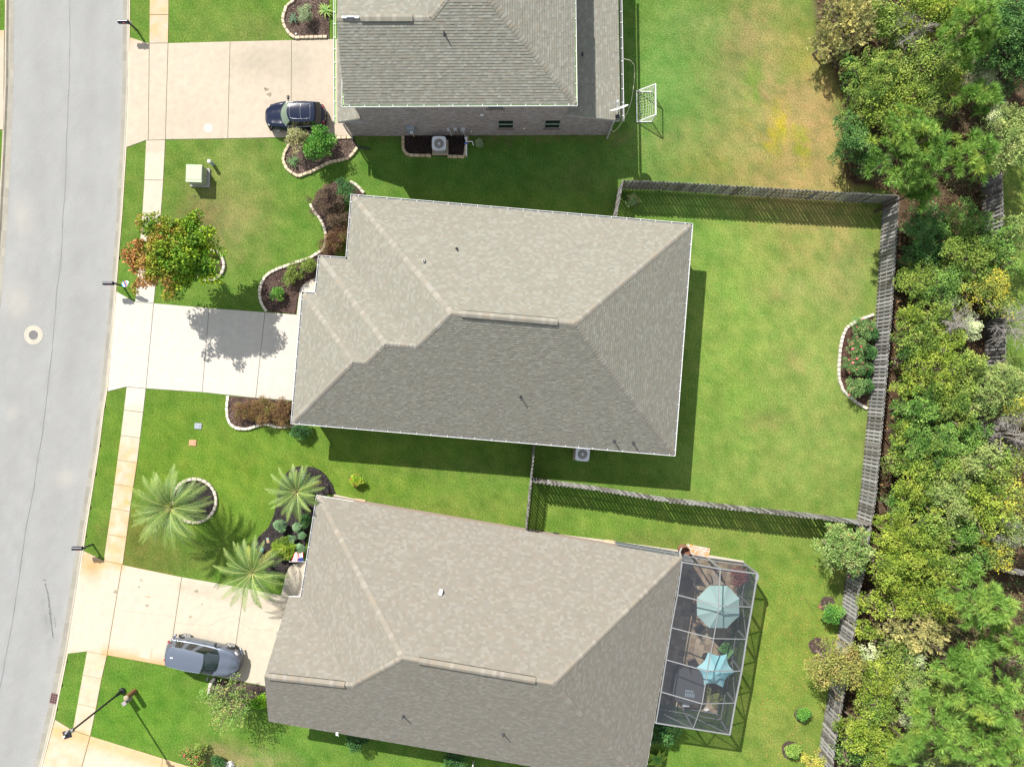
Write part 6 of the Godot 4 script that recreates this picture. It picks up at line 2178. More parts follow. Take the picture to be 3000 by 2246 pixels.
		mb.lathe(Vector3(0, .60, 0), [Vector2(0, 0), Vector2(.30, 0)], 20, Color(.035, .04, .045))
		part("well", mb.mesh(), M.vplain, o)
		for i in 4:
			mb = MB.new()
			var a := TAU * i / 4 + .3
			var d := Vector3(cos(a), 0, sin(a)); var s := Vector3(-sin(a), 0, cos(a))
			mb.quad(d * .05 + Vector3(0, .68, 0) - s * .03, d * .27 + Vector3(0, .66, 0) - s * .11, d * .27 + Vector3(0, .72, 0) + s * .11, d * .05 + Vector3(0, .70, 0) + s * .03, Vector3.UP)
			part("fan_blade", mb.mesh(), M.fan_metal, o)
		mb = MB.new()
		mb.lathe(Vector3(0, .80, 0), [Vector2(.075, -.03), Vector2(.075, .03), Vector2(.05, .045), Vector2(0, .05)], 14)
		part("fan_hub", mb.mesh(), M.ac_white, o)
		for i in 10:
			mb = MB.new()
			var a := TAU * i / 10
			mb.tube(Vector3(cos(a) * .07, .83, sin(a) * .07), Vector3(cos(a) * .31, .845, sin(a) * .31), .006, .006, 5)
			part("guard_wire", mb.mesh(), M.ac_white, o)
	# irrigation pump pipe
	o = thing("backflow_pipe", "white pipe with blue valve at the bed's end below the brick wall", "pipe", P(1366, 430))
	mb = MB.new()
	mb.path([P(1366, 404, .0), P(1366, 404, .45), P(1366, 412, .5), P(1366, 452, .42), P(1368, 457, .05)], .045, 8)
	part("pipe", mb.mesh(), M.white_paint, o, Transform3D.IDENTITY, true)
	mb = MB.new()
	mb.path([P(1366, 414, .5), P(1384, 414, .5), P(1387, 426, .3)], .028, 7)
	part("side_arm", mb.mesh(), M.white_paint, o, Transform3D.IDENTITY, true)
	mb = MB.new()
	mb.bevel(P(1365, 419, .52), Vector3.RIGHT, Vector3.UP, Vector3.BACK, Vector3(.11, .04, .05), .02)
	part("valve", mb.mesh(), M.blue, o, Transform3D.IDENTITY, true)
	mb = MB.new()
	mb.lathe(P(1365, 406, .40), [Vector2(.08, 0), Vector2(.085, .16), Vector2(.04, .19), Vector2(0, .2)], 12)
	part("cap", mb.mesh(), M.ac_white, o, Transform3D.IDENTITY, true)
	make_goal()
	# rusty barrel planter and the spout that feeds it
	o = thing("barrel", "open rust brown barrel under the downspout by the screen room", "barrel", P(1998, 1606))
	mb = MB.new()
	mb.lathe(Vector3.ZERO, [Vector2(.27, 0), Vector2(.30, .1), Vector2(.29, .3), Vector2(.315, .32), Vector2(.30, .35), Vector2(.30, .62), Vector2(.315, .64), Vector2(.30, .67), Vector2(.29, .90), Vector2(.305, .93), Vector2(.28, .93), Vector2(.27, .5), Vector2(0, .5)], 22)
	part("drum", mb.mesh(), M.rust, o)
	o = thing("downspout", "grey downspout elbow reaching from the eave into the barrel", "downspout", P(1996, 1628))
	mb = MB.new()
	mb.path([P(1999, 1640, 2.6), P(1994, 1628, 2.2), P(1992, 1617, 1.6), P(1997, 1606, 1.15)], .05, 8)
	part("pipe", mb.mesh(), M.grey_paint, o, Transform3D.IDENTITY, true)
	o = thing("paver_pad", "small tan paver pad beside the rusty barrel", "paver pad", P(2044, 1610))
	var pool := []
	var pd := {"o": P(2012, 1592) + Vector3(0, .03, 0), "u": Vector3(.982, 0, .19), "v": Vector3(-.19, 0, .982), "n": Vector3.UP}
	tiles(pool, [pd.o, pd.o + pd.u * 1.5, pd.o + pd.u * 1.5 + pd.v * .62, pd.o + pd.v * .62], pd, 8, .155, .155, .156, .03, .012)
	lay(pool, "paver", o, [Color(.50, .27, .09), Color(.46, .36, .26), Color(.50, .42, .33), Color(.47, .38, .29), Color(.42, .30, .18), Color(.5, .4, .31), Color(.44, .36, .29), Color(.52, .44, .36)], M.conc)
	# coil of black hose by the north wall of the south house
	o = thing("garden_hose", "coiled black hose against the south house's north wall", "hose", P(1627, 1566))
	mb = MB.new()
	for k in 5:
		for i in 16:
			var a := TAU * i / 16; var b := TAU * (i + 1) / 16
			mb.tube(Vector3(cos(a) * .24, .03 + k * .035, sin(a) * .13), Vector3(cos(b) * .24, .03 + k * .035 + .002, sin(b) * .13), .018, .018, 5)
	part("coil", mb.mesh(), M.black, o)
	# flag on its pole
	o = thing("house_flag", "red and white striped flag with blue corner on a white pole", "flag", P(892, 1646))
	mb = MB.new()
	var pa := P(895, 1645, 1.9); var pb := P(848, 1645, 2.35)
	mb.tube(pa, pb, .016, .014, 8)
	mb.lathe(pb, [Vector2(0, -.03), Vector2(.03, 0), Vector2(0, .03)], 8)
	part("pole", mb.mesh(), M.white_paint, o, Transform3D.IDENTITY, true)
	var hang := Vector3(.02, -.45, -.42)
	for i in 13:
		var t0 := .10 + .74 * i / 13.0; var t1 := .10 + .74 * (i + 1) / 13.0
		for seg in [[0.0, .45], [.45, 1.0]]:
			if i > 6 and seg[0] < .1: continue
			mb = MB.new()
			for j in 5:
				var f0: float = lerpf(seg[0], seg[1], j / 5.0); var f1: float = lerpf(seg[0], seg[1], (j + 1) / 5.0)
				var w := func(t: float, f: float) -> Vector3: return pb.lerp(pa, t * (1 - .25 * f) + .06 * f) + hang * f + Vector3(0, .05 * sin(t * 14 + f * 4) * f, .05 * cos(t * 11) * f)
				mb.quad(w.call(t0, f0), w.call(t1, f0), w.call(t1, f1), w.call(t0, f1), Vector3(0, 1, -1), Color(.62, .05, .07) if i % 2 == 0 else Color(.78, .76, .74))
			part("stripe", mb.mesh(), M.cloth, o, Transform3D.IDENTITY, true)
	mb = MB.new()
	for j in 4:
		var f0 := .45 * j / 4.0; var f1 := .45 * (j + 1) / 4.0
		var w := func(t: float, f: float) -> Vector3: return pb.lerp(pa, t * (1 - .25 * f) + .06 * f) + hang * f + Vector3(0, .05 * sin(t * 14 + f * 4) * f, .05 * cos(t * 11) * f)
		mb.quad(w.call(.10 + .74 * 7 / 13.0, f0), w.call(.84, f0), w.call(.84, f1), w.call(.10 + .74 * 7 / 13.0, f1), Vector3(0, 1, -1), Color(.03, .05, .20))
	part("canton", mb.mesh(), M.cloth, o, Transform3D.IDENTITY, true)
	# garden ornaments
	o = thing("garden_ornament", "turquoise heron-like ornament in the black mulch by the driveway palm", "ornament", P(772, 1606))
	mb = MB.new()
	mb.path([Vector3(-.05, 0, .25), Vector3(-.03, .25, .12), Vector3(.0, .45, 0), Vector3(.06, .62, -.18)], .03, 7)
	mb.lathe(Vector3(.0, .30, .05), [Vector2(0, -.12), Vector2(.08, -.05), Vector2(.09, .04), Vector2(0, .14)], 10, Color.WHITE, 1.0, 1.6)
	part("figure", mb.mesh(), M.turquoise, o)
	o = thing("stepping_stone", "small painted plaque lying on the black mulch", "plaque", P(785, 1582), "", .2)
	mb = MB.new()
	mb.bevel(Vector3(0, .06, 0), Vector3.RIGHT, Vector3.UP, Vector3.BACK, Vector3(.09, .02, .17), .01, Color(.24, .28, .22))
	mb.bevel(Vector3(0, .075, .07), Vector3.RIGHT, Vector3.UP, Vector3.BACK, Vector3(.07, .01, .07), .008, Color(.42, .20, .09))
	part("plaque", mb.mesh(), M.conc, o)
	o = thing("planter_box", "grey wooden planter frame holding the potted rose", "planter", P(1853, 589), "", .45)
	for e in [[0, -.24, .27, .025], [0, .24, .27, .025], [-.25, 0, .025, .22], [.25, 0, .025, .22]]:
		mb = MB.new()
		mb.bevel(Vector3(e[0], .14, e[1]), Vector3.RIGHT, Vector3.UP, Vector3.BACK, Vector3(e[2], .14, e[3]), .006, Color(.26, .24, .225))
		part("plank", mb.mesh(), M.wood, o)
	mb = MB.new()
	mb.box(Vector3(0, .20, 0), Vector3(.24, 0, 0), Vector3(0, .01, 0), Vector3(0, 0, .22), Color(.05, .035, .03))
	part("soil", mb.mesh(), M.soil, o)
	o = thing("lawn_light", "small white garden light by the maple's stone ring", "garden light", P(591, 678))
	mb = MB.new()
	mb.lathe(Vector3.ZERO, [Vector2(.02, 0), Vector2(.02, .22), Vector2(.09, .23), Vector2(.10, .28), Vector2(.05, .34), Vector2(0, .35)], 12)
	part("lamp", mb.mesh(), M.white_paint, o)
	o = thing("lawn_light", "small white solar light at the top mulch bed's stone corner", "garden light", P(869, 103))
	part("lamp", mb.mesh(), M.white_paint, o, Transform3D(Basis.IDENTITY.scaled(Vector3(.6, .6, .6)), Vector3.ZERO))
	o = thing("sprinkler_head", "pair of black sprinkler caps in the lawn below the transformer", "sprinkler", P(569, 574))
	for s in [-.05, .05]:
		mb = MB.new()
		mb.lathe(Vector3(0, 0, s), [Vector2(.035, 0), Vector2(.035, .03), Vector2(0, .035)], 10)
		part("cap", mb.mesh(), M.black, o)
	# bird feeder on a hook
	o = thing("bird_feeder", "thin black shepherd hook with a bird feeder on the garden lawn", "bird feeder", P(2358, 1752))
	mb = MB.new()
	mb.path([Vector3.ZERO, Vector3(0, 1.75, 0), Vector3(.05, 1.88, .02), Vector3(.16, 1.93, .04), Vector3(.27, 1.86, .06), Vector3(.28, 1.78, .06)], .010, 5)
	part("hook", mb.mesh(), M.black, o)
	mb = MB.new()
	mb.lathe(Vector3(.28, 1.45, .06), [Vector2(0, 0), Vector2(.11, .0), Vector2(.11, .02), Vector2(.06, .03), Vector2(.06, .24), Vector2(.12, .25), Vector2(.02, .32), Vector2(0, .33)], 10)
	part("feeder", mb.mesh(), M.ped_brown, o)
	# stones and rubble at the bottom flower bed
	o = thing("white_stone", "pale layered rock lying by the bottom pink roses", "rock", P(674, 2238), "", .5)
	for k in 4:
		mb = MB.new()
		mb.bevel(Vector3(R(-.05, .05), .05 + k * .05, R(-.04, .04)), Vector3.RIGHT.rotated(Vector3.UP, R(-.3, .3)), Vector3(R(-.1, .1), 1, R(-.1, .1)).normalized(), Vector3.BACK, Vector3(.26 - k * .03, .03, .18 - k * .02), .015, vary(Color(.55, .53, .50), .15))
		part("layer", mb.mesh(), M.conc, o)
	o = thing("wood_post", "white downpipe foot at the south house's south wall", "pipe", P(1388, 2222))
	mb = MB.new()
	mb.path([Vector3(0, 2.3, -.15), Vector3(0, .3, .0), Vector3(-.05, .06, .35)], .045, 8)
	part("pipe", mb.mesh(), M.white_paint, o)

func make_goal() -> void:
	var o := thing("soccer_goal", "small white football goal with net on the lawn", "soccer goal", P(1888, 312))
	var h := 1.2
	var a := P(1910, 269, .03); var b := P(1911, 356, .03)
	var at := Vector3(a.x, h, a.z); var bt := Vector3(b.x, h, b.z)
	var c := P(1865, 267, .03); var d := P(1866, 357, .03)
	for e in [["post", a, at], ["post", b, bt], ["crossbar", at, bt], ["base_bar", a, c], ["base_bar", b, d], ["back_bar", c, d], ["stay", at, c], ["stay", bt, d]]:
		var mb := MB.new()
		mb.tube(e[1], e[2], .032, .032, 10)
		part(e[0], mb.mesh(), M.white_paint, o, Transform3D.IDENTITY, true)
	var net := MB.new()
	var W := func(s: float, t: float) -> Vector3:
		var p := at.lerp(bt, s).lerp(c.lerp(d, s), t)
		return p + Vector3(.16, -.10, 0) * sin(t * PI) * (1.0 - .25 * cos(s * TAU)) + Vector3(.02 * sin(s * 40), 0, .02 * sin(t * 17 + s * 5))
	for i in 12:
		for j in 12:
			net.tube(W.call(i / 11.0, j / 12.0), W.call(i / 11.0, (j + 1) / 12.0), .006, .006, 3, Color.WHITE, false)
	for j in 9:
		for i in 14:
			net.tube(W.call(i / 14.0, j / 8.0), W.call((i + 1) / 14.0, j / 8.0), .006, .006, 3, Color.WHITE, false)
	for side in 2:
		var top := at if side == 0 else bt
		var f := a if side == 0 else b
		var r := c if side == 0 else d
		for i in 7:
			var t := (i + 1) / 8.0
			net.tube(top.lerp(r, t), f.lerp(r, t), .006, .006, 3, Color.WHITE, false)
			net.tube(top.lerp(f, t), top.lerp(f, t).lerp(r.lerp(top, 1.0 - t), 1.0), .006, .006, 3, Color.WHITE, false)
	part("net", net.mesh(), M.net, o, Transform3D.IDENTITY, true)
# ---------------------------------------------------------------- screened patio
func chair(label: String, p: Vector3, turn: float, m: Material, cush: Material, wide := .28) -> void:
	var o := thing("patio_chair", label, "chair", p, "patio chairs", turn)
	var mb := MB.new()
	mb.bevel(Vector3(0, .43, 0), Vector3.RIGHT, Vector3.UP, Vector3.BACK, Vector3(wide, .04, .26), .02)
	part("seat", mb.mesh(), cush, o)
	mb = MB.new()
	mb.bevel(Vector3(0, .72, .27), Vector3.RIGHT, Vector3(0, .97, .24), Vector3(0, -.24, .97), Vector3(wide, .28, .025), .02)
	part("backrest", mb.mesh(), cush, o)
	for s in [-1, 1]:
		for z in [-.23, .25]:
			mb = MB.new()
			mb.tube(Vector3(s * wide, 0, z * 1.1), Vector3(s * wide * .95, .62 if z < 0 else .66, z), .016, .016, 6)
			part("leg", mb.mesh(), m, o)
		mb = MB.new()
		mb.bevel(Vector3(s * wide, .64, 0), Vector3.RIGHT, Vector3.UP, Vector3.BACK, Vector3(.028, .016, .27), .01)
		part("armrest", mb.mesh(), m, o)

func umbrella(label: String, p: Vector3, h: float, r: float, n: int, m1: Material, m2: Material, concave: float, turn: float) -> void:
	var o := thing("patio_umbrella", label, "umbrella", Vector3(p.x, 0.03, p.z))
	var mb := MB.new()
	mb.tube(Vector3.ZERO, Vector3(0, h + .5, 0), .022, .022, 10)
	part("pole", mb.mesh(), M.bronze, o)
	mb = MB.new()
	mb.lathe(Vector3.ZERO, [Vector2(.26, 0), Vector2(.25, .05), Vector2(.05, .08), Vector2(.04, .3)], 18)
	part("base", mb.mesh(), M.bronze, o)
	for i in n:
		var a0 := TAU * i / n + turn; var a1 := TAU * (i + 1) / n + turn
		mb = MB.new()
		var K := 6
		for j in K:
			for s in K:
				var pt := func(t: float, u: float) -> Vector3:
					var e0 := Vector3(cos(a0) * r, 0, sin(a0) * r); var e1 := Vector3(cos(a1) * r, 0, sin(a1) * r)
					var q := e0.lerp(e1, u) * t
					var sag := concave * sin(u * PI)
					q *= 1.0 - sag * t
					return q + Vector3(0, h + .46 * (1.0 - pow(t, 1.15)) - .05 * sin(u * PI) * t, 0)
				mb.quad(pt.call(j / 6.0, s / 6.0), pt.call((j + 1) / 6.0, s / 6.0), pt.call((j + 1) / 6.0, (s + 1) / 6.0), pt.call(j / 6.0, (s + 1) / 6.0), Vector3.UP)
		part("canopy_panel", mb.mesh(), m1 if i % 2 == 0 else m2, o)
		mb = MB.new()
		mb.tube(Vector3(0, h + .42, 0), Vector3(cos(a0) * r * .98, h - .015, sin(a0) * r * .98), .008, .008, 5)
		part("rib", mb.mesh(), M.bronze, o)
	mb = MB.new()
	mb.lathe(Vector3(0, h + .44, 0), [Vector2(.17, 0), Vector2(.10, .05), Vector2(.03, .08), Vector2(.02, .13), Vector2(0, .14)], 14)
	part("vent_cap", mb.mesh(), m1, o)

func make_patio() -> void:
	var W := [[1999, 1646], [1985, 1742], [1967, 1838], [1952, 1932], [1937, 2026], [1922, 2117]]
	var C := [[2110, 1666], [2107, 1774], [2091, 1870], [2073, 1966], [2057, 2061], [2031, 2134]]
	var E := [[2219, 1680], [2203, 1778], [2187, 1872], [2173, 1965], [2154, 2059], [2138, 2151]]
	var w := []; var c := []; var e := []
	for i in 6:
		w.append(P(W[i][0], W[i][1], 2.82))
		c.append(P(C[i][0], C[i][1], 2.72 if i == 0 or i == 5 else 3.55))
		e.append(P(E[i][0], E[i][1], 2.62))
	var o := thing("screen_room", "screened patio cage with grey frame and dark mesh panels", "screen room", Vector3(c[2].x, 0, c[2].z))
	var bar := func(called: String, a: Vector3, b: Vector3, t: float) -> void:
		var mb := MB.new()
		var d: Vector3 = (b - a).normalized()
		var u: Vector3 = d.cross(Vector3.UP if absf(d.y) < .9 else Vector3.RIGHT).normalized()
		mb.bevel((a + b) / 2, d, u, d.cross(u), Vector3(a.distance_to(b) / 2 + t * .3, t, t * 1.5), .006)
		part(called, mb.mesh(), M.cage, o, Transform3D.IDENTITY, true)
	var panel := func(pts: Array) -> void:
		var mb := MB.new()
		var n: Vector3 = (pts[1] - pts[0]).cross(pts[2] - pts[0])
		for i in range(1, pts.size() - 1):
			mb.tri(pts[0], pts[i], pts[i + 1], n)
		part("screen_panel", mb.mesh(), M.screen, o, Transform3D.IDENTITY, true)
	var foot := func(p: Vector3) -> Vector3: return Vector3(p.x, .03, p.z)
	for i in 6:
		var t := .024 if i > 0 and i < 5 else .034
		bar.call("rafter", w[i], c[i], t)
		bar.call("rafter", c[i], e[i], t)
		bar.call("post", foot.call(e[i]), e[i], .045)
		if i < 5:
			bar.call("eave_beam", e[i], e[i + 1], .042)
			bar.call("wall_beam", w[i], w[i + 1], .03)
			bar.call("ridge_beam", c[i], c[i + 1], .024)
			panel.call([w[i], w[i + 1], c[i + 1], c[i]])
			panel.call([c[i], c[i + 1], e[i + 1], e[i]])
			panel.call([foot.call(e[i]), foot.call(e[i + 1]), e[i + 1], e[i]])
			bar.call("chair_rail", foot.call(e[i]) + Vector3.UP * .8, foot.call(e[i + 1]) + Vector3.UP * .8, .03)
			bar.call("sill", foot.call(e[i]) + Vector3.UP * .03, foot.call(e[i + 1]) + Vector3.UP * .03, .03)
			# wind braces
			if i % 2 == 1:
				bar.call("brace", foot.call(e[i]) + Vector3.UP * .8, e[i + 1], .022)
	for k in [0, 5]:
		var st := [w[k], c[k], e[k]]
		for j in 2:
			panel.call([foot.call(st[j]), foot.call(st[j + 1]), st[j + 1], st[j]])
			bar.call("chair_rail", foot.call(st[j]) + Vector3.UP * .8, foot.call(st[j + 1]) + Vector3.UP * .8, .028)
			bar.call("post", foot.call(st[j]), st[j], .04)
			bar.call("sill", foot.call(st[j]) + Vector3.UP * .03, foot.call(st[j + 1]) + Vector3.UP * .03, .03)
			if k == 5: bar.call("brace", foot.call(st[j]) + Vector3.UP * .8, st[j + 1], .022)
	for k in 2:   # door in the north end
		var d0: Vector3 = foot.call(w[0].lerp(c[0], .55 + .42 * k))
		bar.call("door_frame", d0, d0 + Vector3.UP * 2.1, .03)
	var cap := MB.new()
	cap.bevel(Vector3.ZERO, Vector3.RIGHT, Vector3.UP, Vector3.BACK, Vector3(.09, .08, .17), .02)
	part("corner_box", cap.mesh(), M.cage, o, Transform3D(Basis(Vector3.UP, -.17), e[0] + Vector3(-.02, .02, .22)), true)
	# dark screened bay beneath the eave to the north
	var bay := thing("screen_wall", "dark screened wall bay under the south house's north eave", "screen wall", P(1900, 1598))
	var b0 := P(1799, 1584); var b1 := P(2003, 1618)
	var t0 := b0 + Vector3.UP * 2.45; var t1 := b1 + Vector3.UP * 2.45
	var sm := MB.new()
	sm.quad(b0, b1, t1, t0, Vector3(0, 0, -1))
	part("screen_panel", sm.mesh(), M.screen_solid, bay, Transform3D.IDENTITY, true)
	for q in [[b0, t0], [b1, t1], [b0.lerp(b1, .33), t0.lerp(t1, .33)], [b0.lerp(b1, .66), t0.lerp(t1, .66)], [b0 + Vector3.UP * .9, b1 + Vector3.UP * .9], [t0, t1]]:
		var mb := MB.new()
		var d: Vector3 = (q[1] - q[0]).normalized()
		var u := d.cross(Vector3(0, 0, 1)).normalized()
		mb.box((q[0] + q[1]) / 2 - Vector3(0, 0, .03), d * q[0].distance_to(q[1]) / 2, u * .022, d.cross(u) * .022)
		part("rail", mb.mesh(), M.cage, bay, Transform3D.IDENTITY, true)
	# paved floor
	var fl := Node3D.new()
	fl.name = "patio_floor"
	add_child(fl)
	kind(fl, "structure")
	fl.set_meta("label", "tan and brown paver floor under the patio cage")
	var pl := {"o": foot.call(w[0]) + Vector3(-.9, -.028, .0), "u": (e[5] - e[0]), "v": Vector3.ZERO, "n": Vector3.UP}
	pl.u.y = 0; pl.u = pl.u.normalized()
	pl.v = Vector3(pl.u.z, 0, -pl.u.x)
	var face := []
	for q in [w[0] + Vector3(-.9, 0, .1), e[0] + Vector3(.08, 0, .05), e[5] + Vector3(.06, 0, .05), w[5] + Vector3(-.9, 0, -.1)]:
		face.append(Vector3(q.x, .002, q.z))
	var pool := []
	tiles(pool, face, pl, 8, .30, .22, .42, .035, .012)
	lay(pool, "paver", fl, [Color(.33, .25, .165), Color(.40, .32, .22), Color(.27, .20, .15), Color(.43, .345, .24), Color(.22, .165, .135), Color(.36, .29, .21), Color(.31, .22, .15), Color(.45, .37, .27)], M.conc)
	var sb := MB.new()
	var fp := PackedVector2Array()
	for q in face: fp.append(Vector2(q.x, q.z))
	sb.flat(fp, .022, 1.0, Color(.25, .2, .15))
	part("sand_bed", sb.mesh(), M.conc, fl)
	# what stands inside
	var g := func(x: float, y: float, hh := 0.0) -> Vector3:
		var q := P(x, y, hh); q.y = .036; return q
	umbrella("large pale teal octagonal umbrella inside the screen room", P(2108, 1781, 2.45), 2.2, 1.36, 8, M.teal, M.teal2, 0.0, .40)
	umbrella("smaller bright blue umbrella with scalloped edges in the screen room", P(2100, 1966, 2.3), 2.05, 1.14, 6, M.aqua, M.aqua2, .16, .12)
	var tb := thing("patio_table", "round dark table under the large teal umbrella", "table", g.call(2104, 1778, .7))
	var mb := MB.new()
	mb.lathe(Vector3.ZERO, [Vector2(.03, .69), Vector2(.60, .69), Vector2(.61, .72), Vector2(.03, .725)], 24)
	part("tabletop", mb.mesh(), M.bronze, tb)
	for i in 4:
		mb = MB.new()
		mb.tube(Vector3(cos(i * PI / 2 + .4) * .42, 0, sin(i * PI / 2 + .4) * .42), Vector3(cos(i * PI / 2 + .4) * .5, .69, sin(i * PI / 2 + .4) * .5), .02, .02, 6)
		part("leg", mb.mesh(), M.bronze, tb)
	chair("dark metal chair between the large umbrella and the house", g.call(2034, 1780, .5), -1.75, M.bronze, M.bronze)
	chair("dark metal chair at the south-west of the large umbrella", g.call(2050, 1840, .5), -2.4, M.bronze, M.bronze)
	chair("pale wicker armchair in the screen room's north bay", g.call(2099, 1694, .5), .2, M.bronze, M.wicker, .32)
	chair("brown armchair in the shaded north-west corner of the screen room", g.call(2013, 1708, .5), 2.0, M.bronze, M.brown_cushion, .34)
	chair("dark chair leaning beside the blue umbrella's west tip", g.call(2030, 1944, .5), -1.2, M.bronze, M.bronze)
	chair("green lounge chair between the two umbrellas", g.call(2122, 1900, .5), .9, M.bronze, M.green_cushion, .3)
	var spa := thing("hot_tub", "large dark covered hot tub with rounded corners", "hot tub", g.call(2020, 2010, .8))
	mb = MB.new()
	for ly in [[0.0, .70, 1.0, Color(.06, .055, .055)], [.70, .80, 1.03, Color(.072, .072, .078)]]:
		var ring := PackedVector2Array()
		for i in 32:
			var a := TAU * i / 32
			var cs := Vector2(cos(a), sin(a))
			var k := pow(pow(absf(cs.x), 4.0) + pow(absf(cs.y), 4.0), -.25)
			ring.append(Vector2(cs.x * k * .92 * ly[2], cs.y * k * 1.02 * ly[2]))
		mb.flat(ring, ly[1], 1.0, ly[3])
		mb.rim(ring, ly[0], ly[1], ly[3])
	part("tub", mb.mesh(), M.vsoft, spa, Transform3D(Basis(Vector3.UP, -.2), Vector3.ZERO))
	for q in [[.02, .28, .22, .06], [.06, .52, .26, .13]]:
		mb = MB.new()
		for s in 6:
			mb.bevel(Vector3(q[0] - q[2] + q[2] * 2 * s / 5.0, .815, q[1]), Vector3.RIGHT, Vector3.UP, Vector3.BACK, Vector3(.028, .012, q[3]), .006)
		part("towel_rack", mb.mesh(), M.blue_grey, spa, Transform3D(Basis(Vector3.UP, -.1), Vector3.ZERO))
	var tt := thing("side_table", "small white side table south of the hot tub", "table", g.call(2010, 2060, .45))
	mb = MB.new()
	mb.bevel(Vector3(0, .45, 0), Vector3.RIGHT, Vector3.UP, Vector3.BACK, Vector3(.22, .02, .2), .01)
	part("tabletop", mb.mesh(), M.ac_white, tt)
	for s in [-1, 1]:
		for z in [-1, 1]:
			mb = MB.new()
			mb.tube(Vector3(s * .18, 0, z * .16), Vector3(s * .18, .43, z * .16), .016, .016, 6)
			part("leg", mb.mesh(), M.ac_white, tt)
	var hp := thing("hose_reel", "round wire planter stand in the screen room's south-west corner", "plant stand", g.call(1958, 2056, .3))
	mb = MB.new()
	for k in 3:
		for i in 20:
			var a := TAU * i / 20; var b := TAU * (i + 1) / 20
			mb.tube(Vector3(cos(a) * .26, .1 + k * .18, sin(a) * .26), Vector3(cos(b) * .26, .1 + k * .18, sin(b) * .26), .012, .012, 5)
	part("rings", mb.mesh(), M.bronze, hp)
	var st := thing("white_towel", "crumpled white cloth on the pavers at the south end", "cloth", g.call(2071, 2079, .05))
	mb = MB.new()
	for i in 7:
		var a := TAU * i / 7; var b := TAU * (i + 1) / 7
		mb.tri(Vector3(0, .18, 0), Vector3(cos(a) * R(.12, .26), .02, sin(a) * R(.1, .2)), Vector3(cos(b) * R(.12, .26), .02, sin(b) * R(.1, .2)), Vector3.UP)
	part("cloth", mb.mesh(), M.white_paint, st)
	bush("potted_plant", "plant", "burgundy leaved plant in the screen room's north-east corner", 2168, 1688, 26, 1.1, "broad", [Color(.09, .03, .035), Color(.15, .05, .055), Color(.20, .08, .08)], {"per": 180.0, "size": .8})
	bush("potted_plant", "plant", "pale green shrub beside the blue umbrella's south edge", 2093, 2040, 24, .9, "fine", [Color(.09, .12, .05), Color(.16, .18, .08), Color(.22, .24, .12)], {"per": 260.0})
	bush("potted_plant", "plant", "green potted plant on the table side between umbrellas", 2128, 1893, 12, .8, "bold", [Color(.04, .12, .03), Color(.07, .18, .05), Color(.12, .24, .07)], {"per": 260.0, "size": .6})
# ---------------------------------------------------------------- cars
func smooth(mb: MB) -> ArrayMesh:
	var st := SurfaceTool.new()
	st.begin(Mesh.PRIMITIVE_TRIANGLES)
	st.set_smooth_group(0)
	for p in mb.v:
		st.add_vertex(p)
	st.generate_normals()
	return st.commit()

